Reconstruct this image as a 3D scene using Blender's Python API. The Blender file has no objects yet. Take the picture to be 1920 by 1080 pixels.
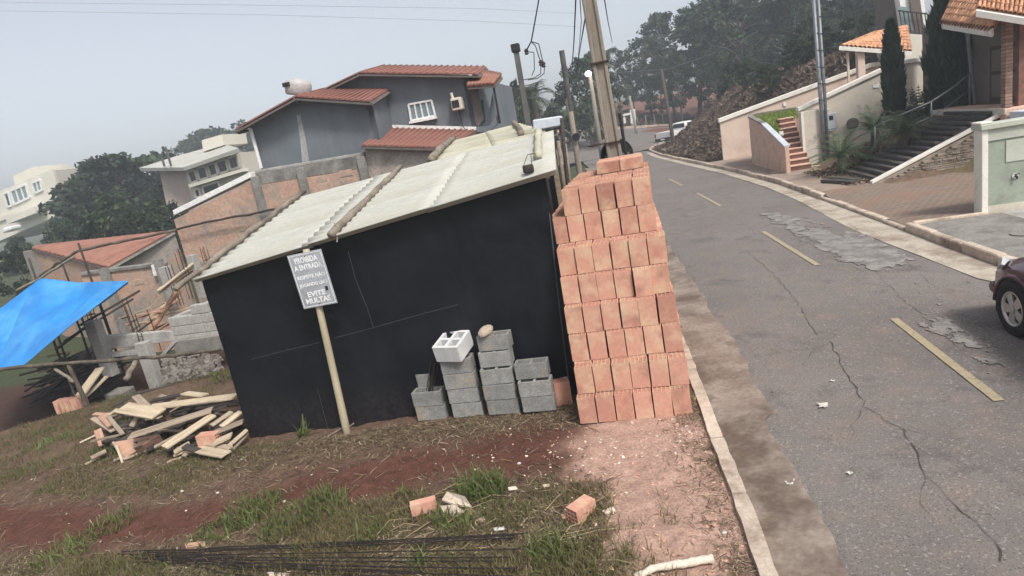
import bpy, bmesh, math, random
import numpy as np
from mathutils import Vector, Matrix, Euler

random.seed(7)
rng = np.random.default_rng(7)
scene = bpy.context.scene
col = scene.collection
PI = math.pi
rad = math.radians

# ------------------------------------------------------------------ camera
CAM_H, FOC, ROLL, PITCH = 2.93, 1150.0, rad(10.5), rad(13.5)
_f = Vector((0, math.cos(PITCH), -math.sin(PITCH)))
_u = Vector((0, math.sin(PITCH), math.cos(PITCH)))
_r = Vector((1, 0, 0))
CR = _r * math.cos(ROLL) - _u * math.sin(ROLL)
CU = _u * math.cos(ROLL) + _r * math.sin(ROLL)
CF = _f
cam_data = bpy.data.cameras.new('camera')
cam = bpy.data.objects.new('camera', cam_data)
col.objects.link(cam)
cam.matrix_world = Matrix(((CR.x, CU.x, -CF.x, 0), (CR.y, CU.y, -CF.y, 0), (CR.z, CU.z, -CF.z, CAM_H), (0, 0, 0, 1)))
cam_data.sensor_width = 36.0
cam_data.lens = 36.0 * FOC / 1920.0
cam_data.clip_start = 0.05
cam_data.clip_end = 3000
scene.camera = cam

# ------------------------------------------------------------------ sky, sun, exposure
world = bpy.data.worlds.new('World')
scene.world = world
world.use_nodes = True
wn = world.node_tree
wn.nodes.clear()
sky = wn.nodes.new('ShaderNodeTexSky')
sky.sky_type = 'NISHITA'
sky.sun_disc = False
SUN_EL, SUN_ROT = rad(52), rad(150)
sky.sun_elevation = SUN_EL
sky.sun_rotation = SUN_ROT
sky.altitude = 800
sky.air_density = 1.0
sky.dust_density = 6.0
sky.ozone_density = 1.0
hs = wn.nodes.new('ShaderNodeHueSaturation')
hs.inputs['Saturation'].default_value = 0.38
bgn = wn.nodes.new('ShaderNodeBackground')
bgn.inputs['Strength'].default_value = 0.085
wo = wn.nodes.new('ShaderNodeOutputWorld')
wn.links.new(sky.outputs[0], hs.inputs['Color'])
wn.links.new(hs.outputs[0], bgn.inputs['Color'])
wn.links.new(bgn.outputs[0], wo.inputs['Surface'])

sun_d = bpy.data.lights.new('sun', 'SUN')
sun_d.energy = 1.5
sun_d.angle = rad(11)
sun_d.color = (1.0, 0.95, 0.88)
sun = bpy.data.objects.new('sun', sun_d)
col.objects.link(sun)
sd = Vector((math.sin(SUN_ROT) * math.cos(SUN_EL), math.cos(SUN_ROT) * math.cos(SUN_EL), math.sin(SUN_EL)))
sun.rotation_euler = (-sd).to_track_quat('-Z', 'Y').to_euler()

vs = scene.view_settings
vs.view_transform = 'Standard'
vs.look = 'None'
vs.exposure = 1.2
vs.gamma = 1.0
scene.cycles.use_denoising = True
scene.cycles.max_bounces = 6
scene.cycles.diffuse_bounces = 3
scene.cycles.glossy_bounces = 2
scene.cycles.transmission_bounces = 3
scene.cycles.transparent_max_bounces = 6
scene.cycles.volume_bounces = 0
HAZE = 0.0023

# ------------------------------------------------------------------ survey helpers: sight lines to places on the plot
AX = math.atan(0.225)                       # the street runs 12.7 degrees off the line of sight
SU = Vector((math.sin(AX), math.cos(AX), 0))
SV = Vector((math.cos(AX), -math.sin(AX), 0))
O = Vector((0, 0, CAM_H))
ROTZ = -AX                                  # rotation of a thing squared up with the street
def W(s, t, z=0.0): return SU * s + SV * t + Vector((0, 0, z))
def ST(p): return p.dot(SU), p.dot(SV)
def RAY(px, py): return CF + CR * ((px - 960) / FOC) - CU * ((py - 540) / FOC)
def PZ(px, py, z=0.0):
    d = RAY(px, py); return O + d * ((z - CAM_H) / d.z)
def PS(px, py, s):
    d = RAY(px, py); return O + d * (s / d.dot(SU))
def PT(px, py, t):
    d = RAY(px, py); return O + d * (t / d.dot(SV))
def PY(px, py, y):
    d = RAY(px, py); return O + d * (y / d.y)

def sstep(x):
    x = np.clip(x, 0, 1); return x * x * (3 - 2 * x)
def vnoise(x, y, seed=0):
    xi = np.floor(x).astype(np.int64); yi = np.floor(y).astype(np.int64)
    fx = x - xi; fy = y - yi
    fx = fx * fx * (3 - 2 * fx); fy = fy * fy * (3 - 2 * fy)
    def h(a, b):
        n = (a * 374761393 + b * 668265263 + seed * 1442695041) & 0x7fffffff
        n = ((n ^ (n >> 13)) * 1274126177) & 0x7fffffff
        return ((n ^ (n >> 16)) & 0xffff) / 65535.0
    return (h(xi, yi) * (1 - fx) + h(xi + 1, yi) * fx) * (1 - fy) + (h(xi, yi + 1) * (1 - fx) + h(xi + 1, yi + 1) * fx) * fy
def fbm(x, y, seed=0, o=4):
    a = 0; s = 0; k = 1.0
    for i in range(o):
        a = a + k * vnoise(x * 2 ** i, y * 2 ** i, seed + i * 17); s += k; k *= 0.5
    return a / s

# right kerb line and left kerb line as (s, t)
KR = [(-6, 5.42), (0, 5.42), (7.4, 5.42), (9.0, 4.90), (12, 4.83), (17, 4.72), (21, 4.6), (27, 4.1), (34, 3.2), (43.5, 2.1), (51.5, 1.6)]
KL = [(-6, 0.5), (3.5, 0.48), (6.4, 0.36), (10, 0.2), (16, -0.1), (27, -1.1), (43.5, -3.2), (51.5, -4.2)]
def krt(s): return np.interp(s, [k[0] for k in KR], [k[1] for k in KR])
def klt(s): return np.interp(s, [k[0] for k in KL], [k[1] for k in KL])

def far_rise(x, y):
    return np.clip((y - 50) / 22, 0, 1.6) * np.clip(1.82 - 0.127 * (x - 14.7), -0.4, 2.8)
def ground_z(x, y):
    x = np.asarray(x, float); y = np.asarray(y, float)
    s = x * SU.x + y * SU.y; t = x * SV.x + y * SV.y
    z = -0.055 * np.clip(-t - 0.4, 0, 6) - 0.02 * np.clip(-t - 6.4, 0, 8)
    edge = np.interp(t, [-16, -11.3, -10.4, -8, -5.5], [7.0, 8.0, 8.75, 9.75, 10.4])
    z = z - 0.62 * sstep((s - edge) / 0.9) * sstep((-t - 4.2) / 1.0) * (1 - sstep((s - 26) / 20))
    kr, kl = krt(s), klt(s)
    tr = t - kr
    on_road = (t > kl + 0.1) & (tr < 0.02) & (s < 56)
    # right side
    zr = 0.02 + 0.06 * np.clip((t - 6.0) / .3, 0, 1)
    prop = np.clip(t - 6.1, 0, 40)
    drive = 0.015 * np.clip(prop, 0, 8)
    stair = np.clip(0.44 * prop, 0, 1.38) + 0.10 * np.clip(prop - 3.2, 0, 12)
    yard = 0.22 * prop
    kst = sstep((s - 17.35) / 0.25)
    kyd = sstep((s - 21.5) / 2.5)
    zz = drive * (1 - kst) + (stair * (1 - kyd) + yard * kyd) * kst
    m0 = t - kr
    mound = np.clip(0.62 * (m0 - 0.9), 0, 3.6) + 0.16 * np.clip(m0 - 6.5, 0, 60)
    km = sstep((s - 31.7) / 0.5)
    zz = zz * (1 - km) + mound * km * (1 - sstep((s - 50) / 5))
    z = np.where(tr > 0.02, zr + zz, z)
    fr = far_rise(x, y)
    kf = sstep((s - 50.5) / 3.0)
    beyond = fr + 0.12 * np.clip(y - 75, 0, 60)
    zleft = np.where(t < kl, z, 0)
    z = np.where(s > 50.5, np.where(t < kl - 3, zleft + (np.clip(beyond, -0.4, 6) - zleft) * kf * sstep((x + 26) / 16), z * (1 - kf) + kf * beyond), z)
    return np.where(on_road, -0.16 + np.where(s > 50.5, fr * kf, 0), z)
def gz(p): return float(ground_z(p[0], p[1]))
def PG(px, py, lift=0.0):
    d = RAY(px, py); t = 0.5
    for i in range(4000):
        p = O + d * t
        g = gz(p) + lift
        if p.z <= g: break
        t += max(0.004, (p.z - g) * 0.3)
        if t > 400: break
    return O + d * t

# ------------------------------------------------------------------ materials
MATS = {}
def nodes_of(name, rough=0.8, metal=0.0, spec=0.3):
    m = bpy.data.materials.new(name); m.use_nodes = True
    nt = m.node_tree; b = nt.nodes['Principled BSDF']
    b.inputs['Roughness'].default_value = rough
    b.inputs['Metallic'].default_value = metal
    b.inputs['Specular IOR Level'].default_value = spec
    MATS[name] = m
    return m, nt, b
def N(nt, kind, **kw):
    n = nt.nodes.new(kind)
    for k, v in kw.items():
        if k in n.inputs: n.inputs[k].default_value = v
        else: setattr(n, k, v)
    return n
def mixc(nt, fac, a, b, mode='MIX'):
    m = nt.nodes.new('ShaderNodeMix'); m.data_type = 'RGBA'; m.blend_type = mode
    for sock, val in ((m.inputs[0], fac), (m.inputs[6], a), (m.inputs[7], b)):
        if hasattr(val, 'is_linked') or isinstance(val, bpy.types.NodeSocket): nt.links.new(val, sock)
        elif isinstance(val, (int, float)): sock.default_value = val
        else: sock.default_value = (*val, 1) if len(val) == 3 else val
    return m.outputs[2]
def ramp(nt, src, lo, hi, c0=0.0, c1=1.0):
    r = nt.nodes.new('ShaderNodeMapRange'); r.clamp = True
    nt.links.new(src, r.inputs[0])
    r.inputs[1].default_value = lo; r.inputs[2].default_value = hi; r.inputs[3].default_value = c0; r.inputs[4].default_value = c1
    return r.outputs[0]
def coords(nt, kind='Object', scale=(1, 1, 1)):
    tc = nt.nodes.new('ShaderNodeTexCoord'); mp = nt.nodes.new('ShaderNodeMapping')
    mp.inputs['Scale'].default_value = scale
    nt.links.new(tc.outputs[kind], mp.inputs[0]); return mp.outputs[0]
def wcoords(nt, scale=(1, 1, 1)):
    g = nt.nodes.new('ShaderNodeNewGeometry'); mp = nt.nodes.new('ShaderNodeMapping')
    mp.inputs['Scale'].default_value = scale
    nt.links.new(g.outputs['Position'], mp.inputs[0]); return mp.outputs[0]
def noise(nt, vec, scale, detail=5, rough=0.6, dist=0.0):
    n = N(nt, 'ShaderNodeTexNoise', Scale=scale, Detail=detail, Roughness=rough, Distortion=dist)
    nt.links.new(vec, n.inputs['Vector']); return n.outputs['Fac']
def bump(nt, b, h, strength=0.3, dist=0.02):
    n = N(nt, 'ShaderNodeBump', Strength=strength, Distance=dist)
    nt.links.new(h, n.inputs['Height']); nt.links.new(n.outputs[0], b.inputs['Normal'])
def surf(name, c0, c1, scale=6, rough=0.85, spec=0.25, metal=0.0, c2=None, s2=1.2, k2=(0.5, 0.7), bmp=0.25, vary=0.0, stretch=(1, 1, 1), lo=0.35, hi=0.65, grain=0.25):
    """Two-tone noise surface with an optional third patchy tone, fine grain and per-object variation."""
    m, nt, b = nodes_of(name, rough, metal, spec)
    vec = coords(nt, 'Object', stretch)
    if vary:
        oi = nt.nodes.new('ShaderNodeObjectInfo')
        ad = nt.nodes.new('ShaderNodeVectorMath'); ad.operation = 'ADD'
        sc = nt.nodes.new('ShaderNodeMath'); sc.operation = 'MULTIPLY'; sc.inputs[1].default_value = 37.0
        nt.links.new(oi.outputs['Random'], sc.inputs[0])
        nt.links.new(vec, ad.inputs[0]); nt.links.new(sc.outputs[0], ad.inputs[1])
        vec = ad.outputs[0]
    n1 = noise(nt, vec, scale)
    c = mixc(nt, ramp(nt, n1, lo, hi), c0, c1)
    if c2 is not None:
        n2 = noise(nt, vec, s2, 4, 0.65)
        c = mixc(nt, ramp(nt, n2, *k2), c, c2)
    ng = noise(nt, vec, scale * 9, 3, 0.7)
    g = ramp(nt, ng, 0.25, 0.75, 1 - grain, 1 + grain)
    cc = nt.nodes.new('ShaderNodeVectorMath'); cc.operation = 'SCALE'
    nt.links.new(c, cc.inputs[0]); nt.links.new(g, cc.inputs['Scale'])
    out = cc.outputs[0]
    if vary:
        v = ramp(nt, oi.outputs['Random'], 0, 1, 1 - vary, 1 + vary)
        c3 = nt.nodes.new('ShaderNodeVectorMath'); c3.operation = 'SCALE'
        nt.links.new(out, c3.inputs[0]); nt.links.new(v, c3.inputs['Scale']); out = c3.outputs[0]
    nt.links.new(out, b.inputs['Base Color'])
    if bmp: bump(nt, b, ng, bmp, 0.01)
    return m

def asphalt_mat():
    m, nt, b = nodes_of('asphalt', .92, 0, .2)
    vec = wcoords(nt)
    n1 = noise(nt, vec, .55, 5, .6); n2 = noise(nt, vec, 2.6, 5, .65); n3 = noise(nt, vec, 38, 3, .75); n4 = noise(nt, vec, 85, 2, .7)
    c = mixc(nt, ramp(nt, n1, .38, .66), (.155, .140, .131), (.198, .180, .168))
    c = mixc(nt, ramp(nt, n2, .47, .68, 0, .65), c, (.225, .178, .150))           # dust trodden into it
    n5 = noise(nt, vec, 1.1, 6, .7, .4)
    c = mixc(nt, ramp(nt, n5, .54, .66, 0, .75), c, (.105, .097, .093))           # darker sealed areas
    c = mixc(nt, ramp(nt, n3, .57, .66, 0, .85), c, (.34, .31, .285))             # pale stones in the mix
    c = mixc(nt, ramp(nt, n4, .32, .45, .85, 0), c, (.045, .042, .040))            # pits
    nt.links.new(c, b.inputs['Base Color'])
    ad = nt.nodes.new('ShaderNodeMath'); ad.operation = 'ADD'; nt.links.new(n3, ad.inputs[0]); nt.links.new(n4, ad.inputs[1])
    bump(nt, b, ad.outputs[0], .45, .008)
asphalt_mat()
surf('gutter', (.20, .155, .125), (.30, .25, .21), 2.5, .9, c2=(.13, .095, .075), s2=1.1, k2=(.48, .62), bmp=.5)
surf('gutter_pale', (.36, .31, .25), (.46, .41, .34), 2.5, .9, c2=(.24, .19, .15), s2=1.3, k2=(.5, .66), bmp=.4)
surf('kerb', (.42, .34, .27), (.56, .47, .38), 5, .9, c2=(.24, .18, .14), s2=2.2, k2=(.52, .7), bmp=.5, vary=.12)
surf('patch', (.23, .215, .20), (.31, .29, .268), 2.2, .9, c2=(.165, .152, .142), s2=3.4, k2=(.40, .58), bmp=.4)
surf('line_yellow', (.33, .275, .18), (.39, .325, .21), 9, .85, c2=(.19, .172, .155), s2=22, k2=(.54, .66), bmp=.2)
surf('crack', (.05, .045, .041), (.08, .072, .065), 9, .95)
surf('concrete', (.33, .32, .30), (.42, .41, .385), 3, .9, c2=(.24, .225, .20), s2=1.0, k2=(.5, .7), bmp=.3)
surf('concrete_dark', (.19, .18, .165), (.27, .255, .23), 3, .9, c2=(.12, .11, .10), s2=1.2, k2=(.5, .68), bmp=.4)
surf('sidewalk', (.26, .20, .16), (.33, .26, .21), 3, .9, c2=(.19, .14, .11), s2=1.1, bmp=.3)
surf('salmon', (.60, .40, .31), (.66, .46, .36), 1.4, .85, c2=(.50, .32, .25), s2=2.2, k2=(.52, .7), bmp=.25)
surf('cream', (.60, .54, .46), (.66, .60, .52), 1.0, .85, c2=(.50, .44, .36), s2=.9, k2=(.52, .75), bmp=.15, grain=.08)
surf('cream_stain', (.55, .50, .42), (.62, .57, .49), 1.4, .85, c2=(.24, .21, .17), s2=1.5, k2=(.56, .70), bmp=.25, grain=.1)
surf('peach', (.62, .49, .40), (.67, .54, .45), 1.0, .85, c2=(.54, .41, .33), s2=.8, bmp=.12, grain=.08)
surf('white_trim', (.72, .69, .62), (.80, .77, .70), 3, .8, c2=(.5, .46, .4), s2=2, k2=(.58, .75), bmp=.15, grain=.08)
surf('gate_green', (.28, .32, .26), (.33, .37, .30), 1.5, .8, c2=(.22, .24, .20), s2=1.3, k2=(.52, .7), bmp=.15, grain=.08)
surf('gate_green_light', (.42, .44, .37), (.48, .50, .43), 1.5, .8, bmp=.1, grain=.08)
surf('pale_blue', (.55, .60, .66), (.62, .67, .72), 1.5, .7, bmp=.1, grain=.08)
surf('plaster_grey', (.145, .165, .185), (.180, .200, .220), .8, .85, c2=(.122, .137, .152), s2=.6, k2=(.46, .72), bmp=.12, grain=.06, stretch=(1.2, 1.2, .7))
surf('plaster_patch', (.30, .305, .30), (.36, .36, .35), 2, .85, bmp=.1)
surf('roof_red', (.22, .10, .078), (.27, .125, .098), 2, .75, c2=(.18, .085, .068), s2=.8, bmp=.15, grain=.12)
surf('roof_red_old', (.27, .125, .09), (.33, .165, .12), 3, .8, c2=(.19, .095, .07), s2=1.2, bmp=.2)
surf('fascia_white', (.70, .70, .68), (.78, .78, .76), 2, .7, bmp=0)
surf('fascia_dark', (.10, .085, .08), (.14, .12, .11), 2, .8, bmp=0)
surf('terracotta', (.50, .24, .13), (.62, .34, .20), 7, .85, c2=(.22, .13, .09), s2=5, k2=(.52, .68), bmp=.3, vary=.25)
surf('roof_sheet', (.40, .40, .36), (.47, .47, .425), 1.6, .75, c2=(.36, .35, .29), s2=.7, k2=(.48, .75), bmp=.1, grain=.06)
surf('roof_sheet_old', (.42, .405, .31), (.49, .475, .375), 1.6, .8, c2=(.33, .315, .24), s2=.9, bmp=.15, grain=.08)
surf('wall_old', (.42, .27, .20), (.50, .35, .27), 1.6, .95, c2=(.29, .255, .215), s2=.75, k2=(.47, .60), bmp=.6, grain=.25)
surf('wall_block', (.36, .315, .275), (.44, .39, .345), 2.2, .95, c2=(.26, .22, .19), s2=1.3, k2=(.5, .68), bmp=.6)
surf('wall_beam', (.20, .195, .18), (.27, .26, .24), 2, .95, c2=(.13, .125, .115), s2=1.3, k2=(.5, .65), bmp=.5)
def plastic_mat():
    m, nt, b = nodes_of('black_plastic', .46, 0, .30)
    vec = coords(nt, 'Object', (1, 1, 1)); v2 = coords(nt, 'Object', (.8, .8, 3.2))
    n1 = noise(nt, vec, 1.4, 5, .6); n2 = noise(nt, vec, 1.6, 3, .5, .6); n3 = noise(nt, vec, 18, 4, .7)
    c = mixc(nt, ramp(nt, n1, .35, .7), (.0045, .006, .009), (.008, .010, .0135))
    sp = nt.nodes.new('ShaderNodeSeparateXYZ'); g = nt.nodes.new('ShaderNodeNewGeometry'); nt.links.new(g.outputs['Position'], sp.inputs[0])
    md = nt.nodes.new('ShaderNodeMath'); md.operation = 'MULTIPLY'; nt.links.new(ramp(nt, sp.outputs[2], -.35, .45, 1, 0), md.inputs[0]); nt.links.new(ramp(nt, n3, .42, .66), md.inputs[1])
    c = mixc(nt, ramp(nt, md.outputs[0], 0, 1, 0, .45), c, (.085, .055, .042))     # mud splashed up from the soil
    nt.links.new(c, b.inputs['Base Color']); nt.links.new(ramp(nt, n1, .3, .7, .38, .60), b.inputs['Roughness'])
    bump(nt, b, n2, .22, .06)
plastic_mat()
surf('plastic_fold_lit', (.05, .055, .065), (.085, .09, .10), 6, .5, bmp=0)  # paler copy of the black plastic: light caught along folds, painted in
surf('wood_light', (.46, .375, .26), (.57, .475, .345), 3, .85, c2=(.33, .26, .19), s2=1.2, stretch=(1.2, 14, 14), bmp=.3, vary=.16)
surf('wood_tan', (.31, .245, .18), (.40, .325, .245), 3, .9, c2=(.22, .17, .125), s2=1.2, stretch=(1.2, 14, 14), bmp=.35, vary=.18)
surf('wood_pink', (.42, .25, .18), (.50, .32, .23), 3, .9, c2=(.30, .18, .13), s2=1.2, stretch=(1.2, 14, 14), bmp=.35, vary=.15)
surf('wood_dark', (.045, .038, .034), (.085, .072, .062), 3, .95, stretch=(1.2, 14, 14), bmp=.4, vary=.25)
surf('sleeper', (.055, .05, .046), (.10, .09, .082), 4, .95, c2=(.17, .15, .13), s2=2, k2=(.52, .72), stretch=(1, 10, 10), bmp=.5, vary=.15)
surf('log', (.20, .17, .135), (.28, .24, .19), 4, .9, c2=(.12, .10, .08), s2=3, k2=(.5, .66), bmp=.6)
surf('log_pale', (.56, .49, .40), (.68, .60, .50), 4, .85, c2=(.40, .32, .25), s2=3, k2=(.54, .7), bmp=.4)
surf('log_orange', (.50, .29, .18), (.60, .38, .25), 4, .85, c2=(.34, .20, .13), s2=3, bmp=.4)
surf('post_wood', (.42, .36, .25), (.50, .44, .32), 4, .85, c2=(.32, .26, .18), s2=2, stretch=(8, 8, 1), bmp=.3)
surf('bamboo_dark', (.075, .062, .048), (.15, .125, .095), 5, .8, c2=(.04, .035, .03), s2=3, bmp=.3)
surf('concrete_pole', (.23, .20, .165), (.30, .265, .22), 4, .9, c2=(.16, .135, .11), s2=2, stretch=(3, 3, .5), bmp=.4)
surf('pole_dark', (.075, .072, .072), (.13, .125, .12), 4, .8, bmp=.2)
surf('pole_steel', (.16, .17, .185), (.24, .25, .265), 5, .5, metal=.4, bmp=.1)
surf('steel_rust', (.05, .034, .028), (.085, .055, .042), 12, .75, metal=.3, bmp=.3)
surf('steel_black', (.022, .019, .020), (.045, .036, .034), 14, .6, metal=.4, bmp=.3)
surf('block', (.225, .225, .215), (.31, .31, .295), 10, .95, c2=(.36, .30, .22), s2=3.2, k2=(.55, .72), bmp=.9, vary=.16, grain=.45)
surf('block_pale', (.56, .565, .56), (.64, .645, .64), 8, .95, bmp=.4, grain=.12)
surf('stone', (.34, .28, .21), (.46, .385, .30), 9, .95, c2=(.22, .175, .13), s2=4, bmp=.7, vary=.2)
surf('ledge_stone', (.20, .165, .13), (.36, .305, .245), 3.5, .95, c2=(.10, .08, .065), s2=2.2, k2=(.52, .66), bmp=.8, vary=.2)
surf('rubble', (.14, .125, .11), (.25, .225, .20), 7, .95, c2=(.09, .075, .06), s2=3, bmp=.6)
surf('sign_plate', (.34, .36, .39), (.41, .43, .46), 3, .45, spec=.5, bmp=.05, c2=(.28, .29, .31), s2=1.5)
surf('paint_white', (.80, .81, .82), (.86, .87, .87), 6, .5, c2=(.58, .59, .60), s2=9, k2=(.56, .68), bmp=0, grain=.05)
surf('tarp_blue', (.02, .19, .52), (.03, .24, .60), 1.8, .45, spec=.4, c2=(.08, .32, .62), s2=.8, bmp=.06, grain=.05)
surf('rubber', (.012, .012, .013), (.02, .02, .021), 9, .8, bmp=.1)
surf('chrome', (.50, .50, .49), (.58, .58, .57), 9, .38, metal=.8, bmp=0, grain=.03)
surf('pickup_white', (.74, .74, .73), (.78, .78, .77), 2, .35, spec=.5, bmp=0, grain=.02)
surf('dark_trim', (.02, .02, .022), (.03, .03, .032), 4, .6, bmp=0)
surf('insulator', (.03, .02, .02), (.05, .035, .03), 6, .4, bmp=0)
surf('meter_box', (.46, .50, .53), (.53, .57, .60), 3, .6, bmp=.05, grain=.05)
surf('brick_wall', (.17, .085, .065), (.235, .12, .09), 5, .9, c2=(.12, .065, .05), s2=2, bmp=.4)
surf('dark_wood_door', (.055, .040, .034), (.08, .058, .048), 3, .7, stretch=(8, 8, 1), bmp=.2)
surf('panel_brown', (.13, .105, .09), (.16, .13, .115), 3, .7, bmp=.1)
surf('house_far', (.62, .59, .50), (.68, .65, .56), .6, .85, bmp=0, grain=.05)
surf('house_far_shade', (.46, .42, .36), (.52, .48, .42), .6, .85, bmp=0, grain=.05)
surf('house_pink', (.42, .34, .30), (.48, .40, .35), .6, .85, bmp=0, grain=.08)
surf('bark', (.085, .07, .055), (.15, .125, .10), 7, .95, stretch=(3, 3, .6), bmp=.6)
surf('bark_pale', (.22, .20, .175), (.32, .295, .26), 6, .95, stretch=(3, 3, .6), bmp=.4)
surf('paper', (.46, .445, .41), (.58, .56, .52), 8, .9, bmp=.2)
surf('chip_clay', (.58, .33, .24), (.70, .44, .34), 9, .9, bmp=.4, vary=.2)
surf('chip_pale', (.62, .50, .40), (.74, .63, .52), 9, .9, bmp=.4, vary=.15)
surf('lawn_base', (.16, .21, .045), (.20, .26, .06), 5, .95, bmp=.4)
surf('water_tank', (.36, .34, .33), (.44, .42, .41), 2, .7, bmp=.1)
surf('dry_brush', (.11, .085, .065), (.20, .16, .125), 8, .95, c2=(.27, .23, .19), s2=5, k2=(.54, .7), bmp=.5)
surf('straw', (.34, .27, .15), (.46, .38, .23), 30, .95, bmp=0)
surf('twig', (.09, .065, .05), (.16, .12, .09), 30, .95, bmp=0)

# fired clay: two ends of the kiln, faint extrusion lines
def clay(name, cols):
    m, nt, b = nodes_of(name, .9, 0, .2)
    vec = coords(nt); oi = nt.nodes.new('ShaderNodeObjectInfo')
    r = oi.outputs['Random']
    c = mixc(nt, ramp(nt, r, 0, .55), cols[0], cols[1]); c = mixc(nt, ramp(nt, r, .6, 1), c, cols[2])
    ad = nt.nodes.new('ShaderNodeVectorMath'); ad.operation = 'ADD'
    sc = nt.nodes.new('ShaderNodeMath'); sc.operation = 'MULTIPLY'; sc.inputs[1].default_value = 51.0
    nt.links.new(r, sc.inputs[0]); nt.links.new(vec, ad.inputs[0]); nt.links.new(sc.outputs[0], ad.inputs[1])
    n1 = noise(nt, ad.outputs[0], 4.5, 3, .55)
    c = mixc(nt, ramp(nt, n1, .46, .70, 0, .9), c, cols[3])
    n0 = noise(nt, ad.outputs[0], 3.0, 4, .6)
    c = mixc(nt, ramp(nt, n0, .30, .44, .55, 0), c, (.30, .15, .115))
    n2 = noise(nt, ad.outputs[0], 26, 3, .6)
    cc = nt.nodes.new('ShaderNodeVectorMath'); cc.operation = 'SCALE'
    nt.links.new(c, cc.inputs[0]); nt.links.new(ramp(nt, n2, .3, .7, .92, 1.08), cc.inputs['Scale'])
    nt.links.new(cc.outputs[0], b.inputs['Base Color'])
    wv = N(nt, 'ShaderNodeTexWave', Scale=22.0, Distortion=.6); wv.bands_direction = 'X'
    nt.links.new(vec, wv.inputs['Vector']); bump(nt, b, wv.outputs['Fac'], .25, .003)
clay('clay', [(.54, .275, .20), (.61, .33, .245), (.39, .19, .14), (.64, .46, .31)])

# leaves: per-leaf tint through a colour attribute on the mesh, a little light let through
def leafmat(name, c0, c1, c2, trans=.25):
    m, nt, b = nodes_of(name, .6, 0, .25)
    at = nt.nodes.new('ShaderNodeAttribute'); at.attribute_name = 'tint'
    oi = nt.nodes.new('ShaderNodeObjectInfo')
    c = mixc(nt, ramp(nt, at.outputs['Fac'], 0, .6), c0, c1); c = mixc(nt, ramp(nt, at.outputs['Fac'], .6, 1), c, c2)
    cc = nt.nodes.new('ShaderNodeVectorMath'); cc.operation = 'SCALE'
    nt.links.new(c, cc.inputs[0]); nt.links.new(ramp(nt, oi.outputs['Random'], 0, 1, .85, 1.15), cc.inputs['Scale'])
    nt.links.new(cc.outputs[0], b.inputs['Base Color'])
    tr = nt.nodes.new('ShaderNodeBsdfTranslucent'); nt.links.new(cc.outputs[0], tr.inputs['Color'])
    mx = nt.nodes.new('ShaderNodeMixShader'); mx.inputs[0].default_value = trans
    out = nt.nodes['Material Output']
    nt.links.new(b.outputs[0], mx.inputs[1]); nt.links.new(tr.outputs[0], mx.inputs[2]); nt.links.new(mx.outputs[0], out.inputs['Surface'])
leafmat('leaf_forest', (.016, .032, .018), (.034, .060, .030), (.080, .115, .052))
leafmat('leaf_bright', (.04, .065, .025), (.07, .11, .04), (.12, .16, .06))
leafmat('leaf_cypress', (.020, .036, .024), (.036, .058, .034), (.06, .085, .045))
leafmat('leaf_cycad', (.035, .06, .03), (.075, .115, .055), (.15, .195, .10))
leafmat('leaf_palm', (.05, .065, .04), (.09, .11, .07), (.15, .165, .11))
leafmat('grass', (.19, .15, .08), (.13, .125, .05), (.12, .15, .045), .3)
leafmat('grass_green', (.14, .14, .055), (.115, .165, .045), (.19, .255, .085), .3)
leafmat('litter', (.06, .042, .03), (.22, .165, .10), (.50, .41, .27), .1)
leafmat('brush', (.07, .048, .035), (.135, .095, .068), (.26, .20, .15), .1)
leafmat('lawn', (.16, .22, .04), (.22, .29, .06), (.29, .36, .09), .3)

def glassmat(name, c, rough=.12):
    m, nt, b = nodes_of(name, rough, 0, .6)
    n = noise(nt, coords(nt), 2.0)
    nt.links.new(mixc(nt, n, c, tuple(k * 1.3 for k in c)), b.inputs['Base Color'])
glassmat('glass_dark', (.03, .037, .042)); glassmat('glass_sky', (.17, .22, .235), .18); glassmat('glass_teal', (.10, .20, .20), .15)
glassmat('car_wine', (.060, .010, .017), .25); glassmat('lamp_red', (.3, .02, .02)); glassmat('headlight', (.42, .43, .43), .1)
MATS['car_wine'].node_tree.nodes['Principled BSDF'].inputs['Coat Weight'].default_value = .6
m, nt, b = nodes_of('lamp_glow', .4); b.inputs['Emission Color'].default_value = (1, .98, .93, 1); b.inputs['Emission Strength'].default_value = 5.0; b.inputs['Base Color'].default_value = (.8, .8, .78, 1)

# pavers of the driveway: too small in the picture to build singly past the first metres
m, nt, b = nodes_of('pavers', .9)
vec = coords(nt)
bk = N(nt, 'ShaderNodeTexBrick', Scale=1.0); bk.offset = .5
for k, val in (('Brick Width', .2), ('Row Height', .1), ('Mortar Size', .008), ('Mortar Smooth', .3), ('Bias', 0)): bk.inputs[k].default_value = val
bk.inputs['Color1'].default_value = (.21, .16, .125, 1); bk.inputs['Color2'].default_value = (.26, .205, .165, 1); bk.inputs['Mortar'].default_value = (.08, .06, .045, 1)
nt.links.new(vec, bk.inputs['Vector'])
n1 = noise(nt, vec, .9)
cc = mixc(nt, ramp(nt, n1, .45, .7), bk.outputs['Color'], (.25, .15, .105))
nt.links.new(cc, b.inputs['Base Color']); bump(nt, b, bk.outputs['Fac'], -.6, .01)

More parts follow.
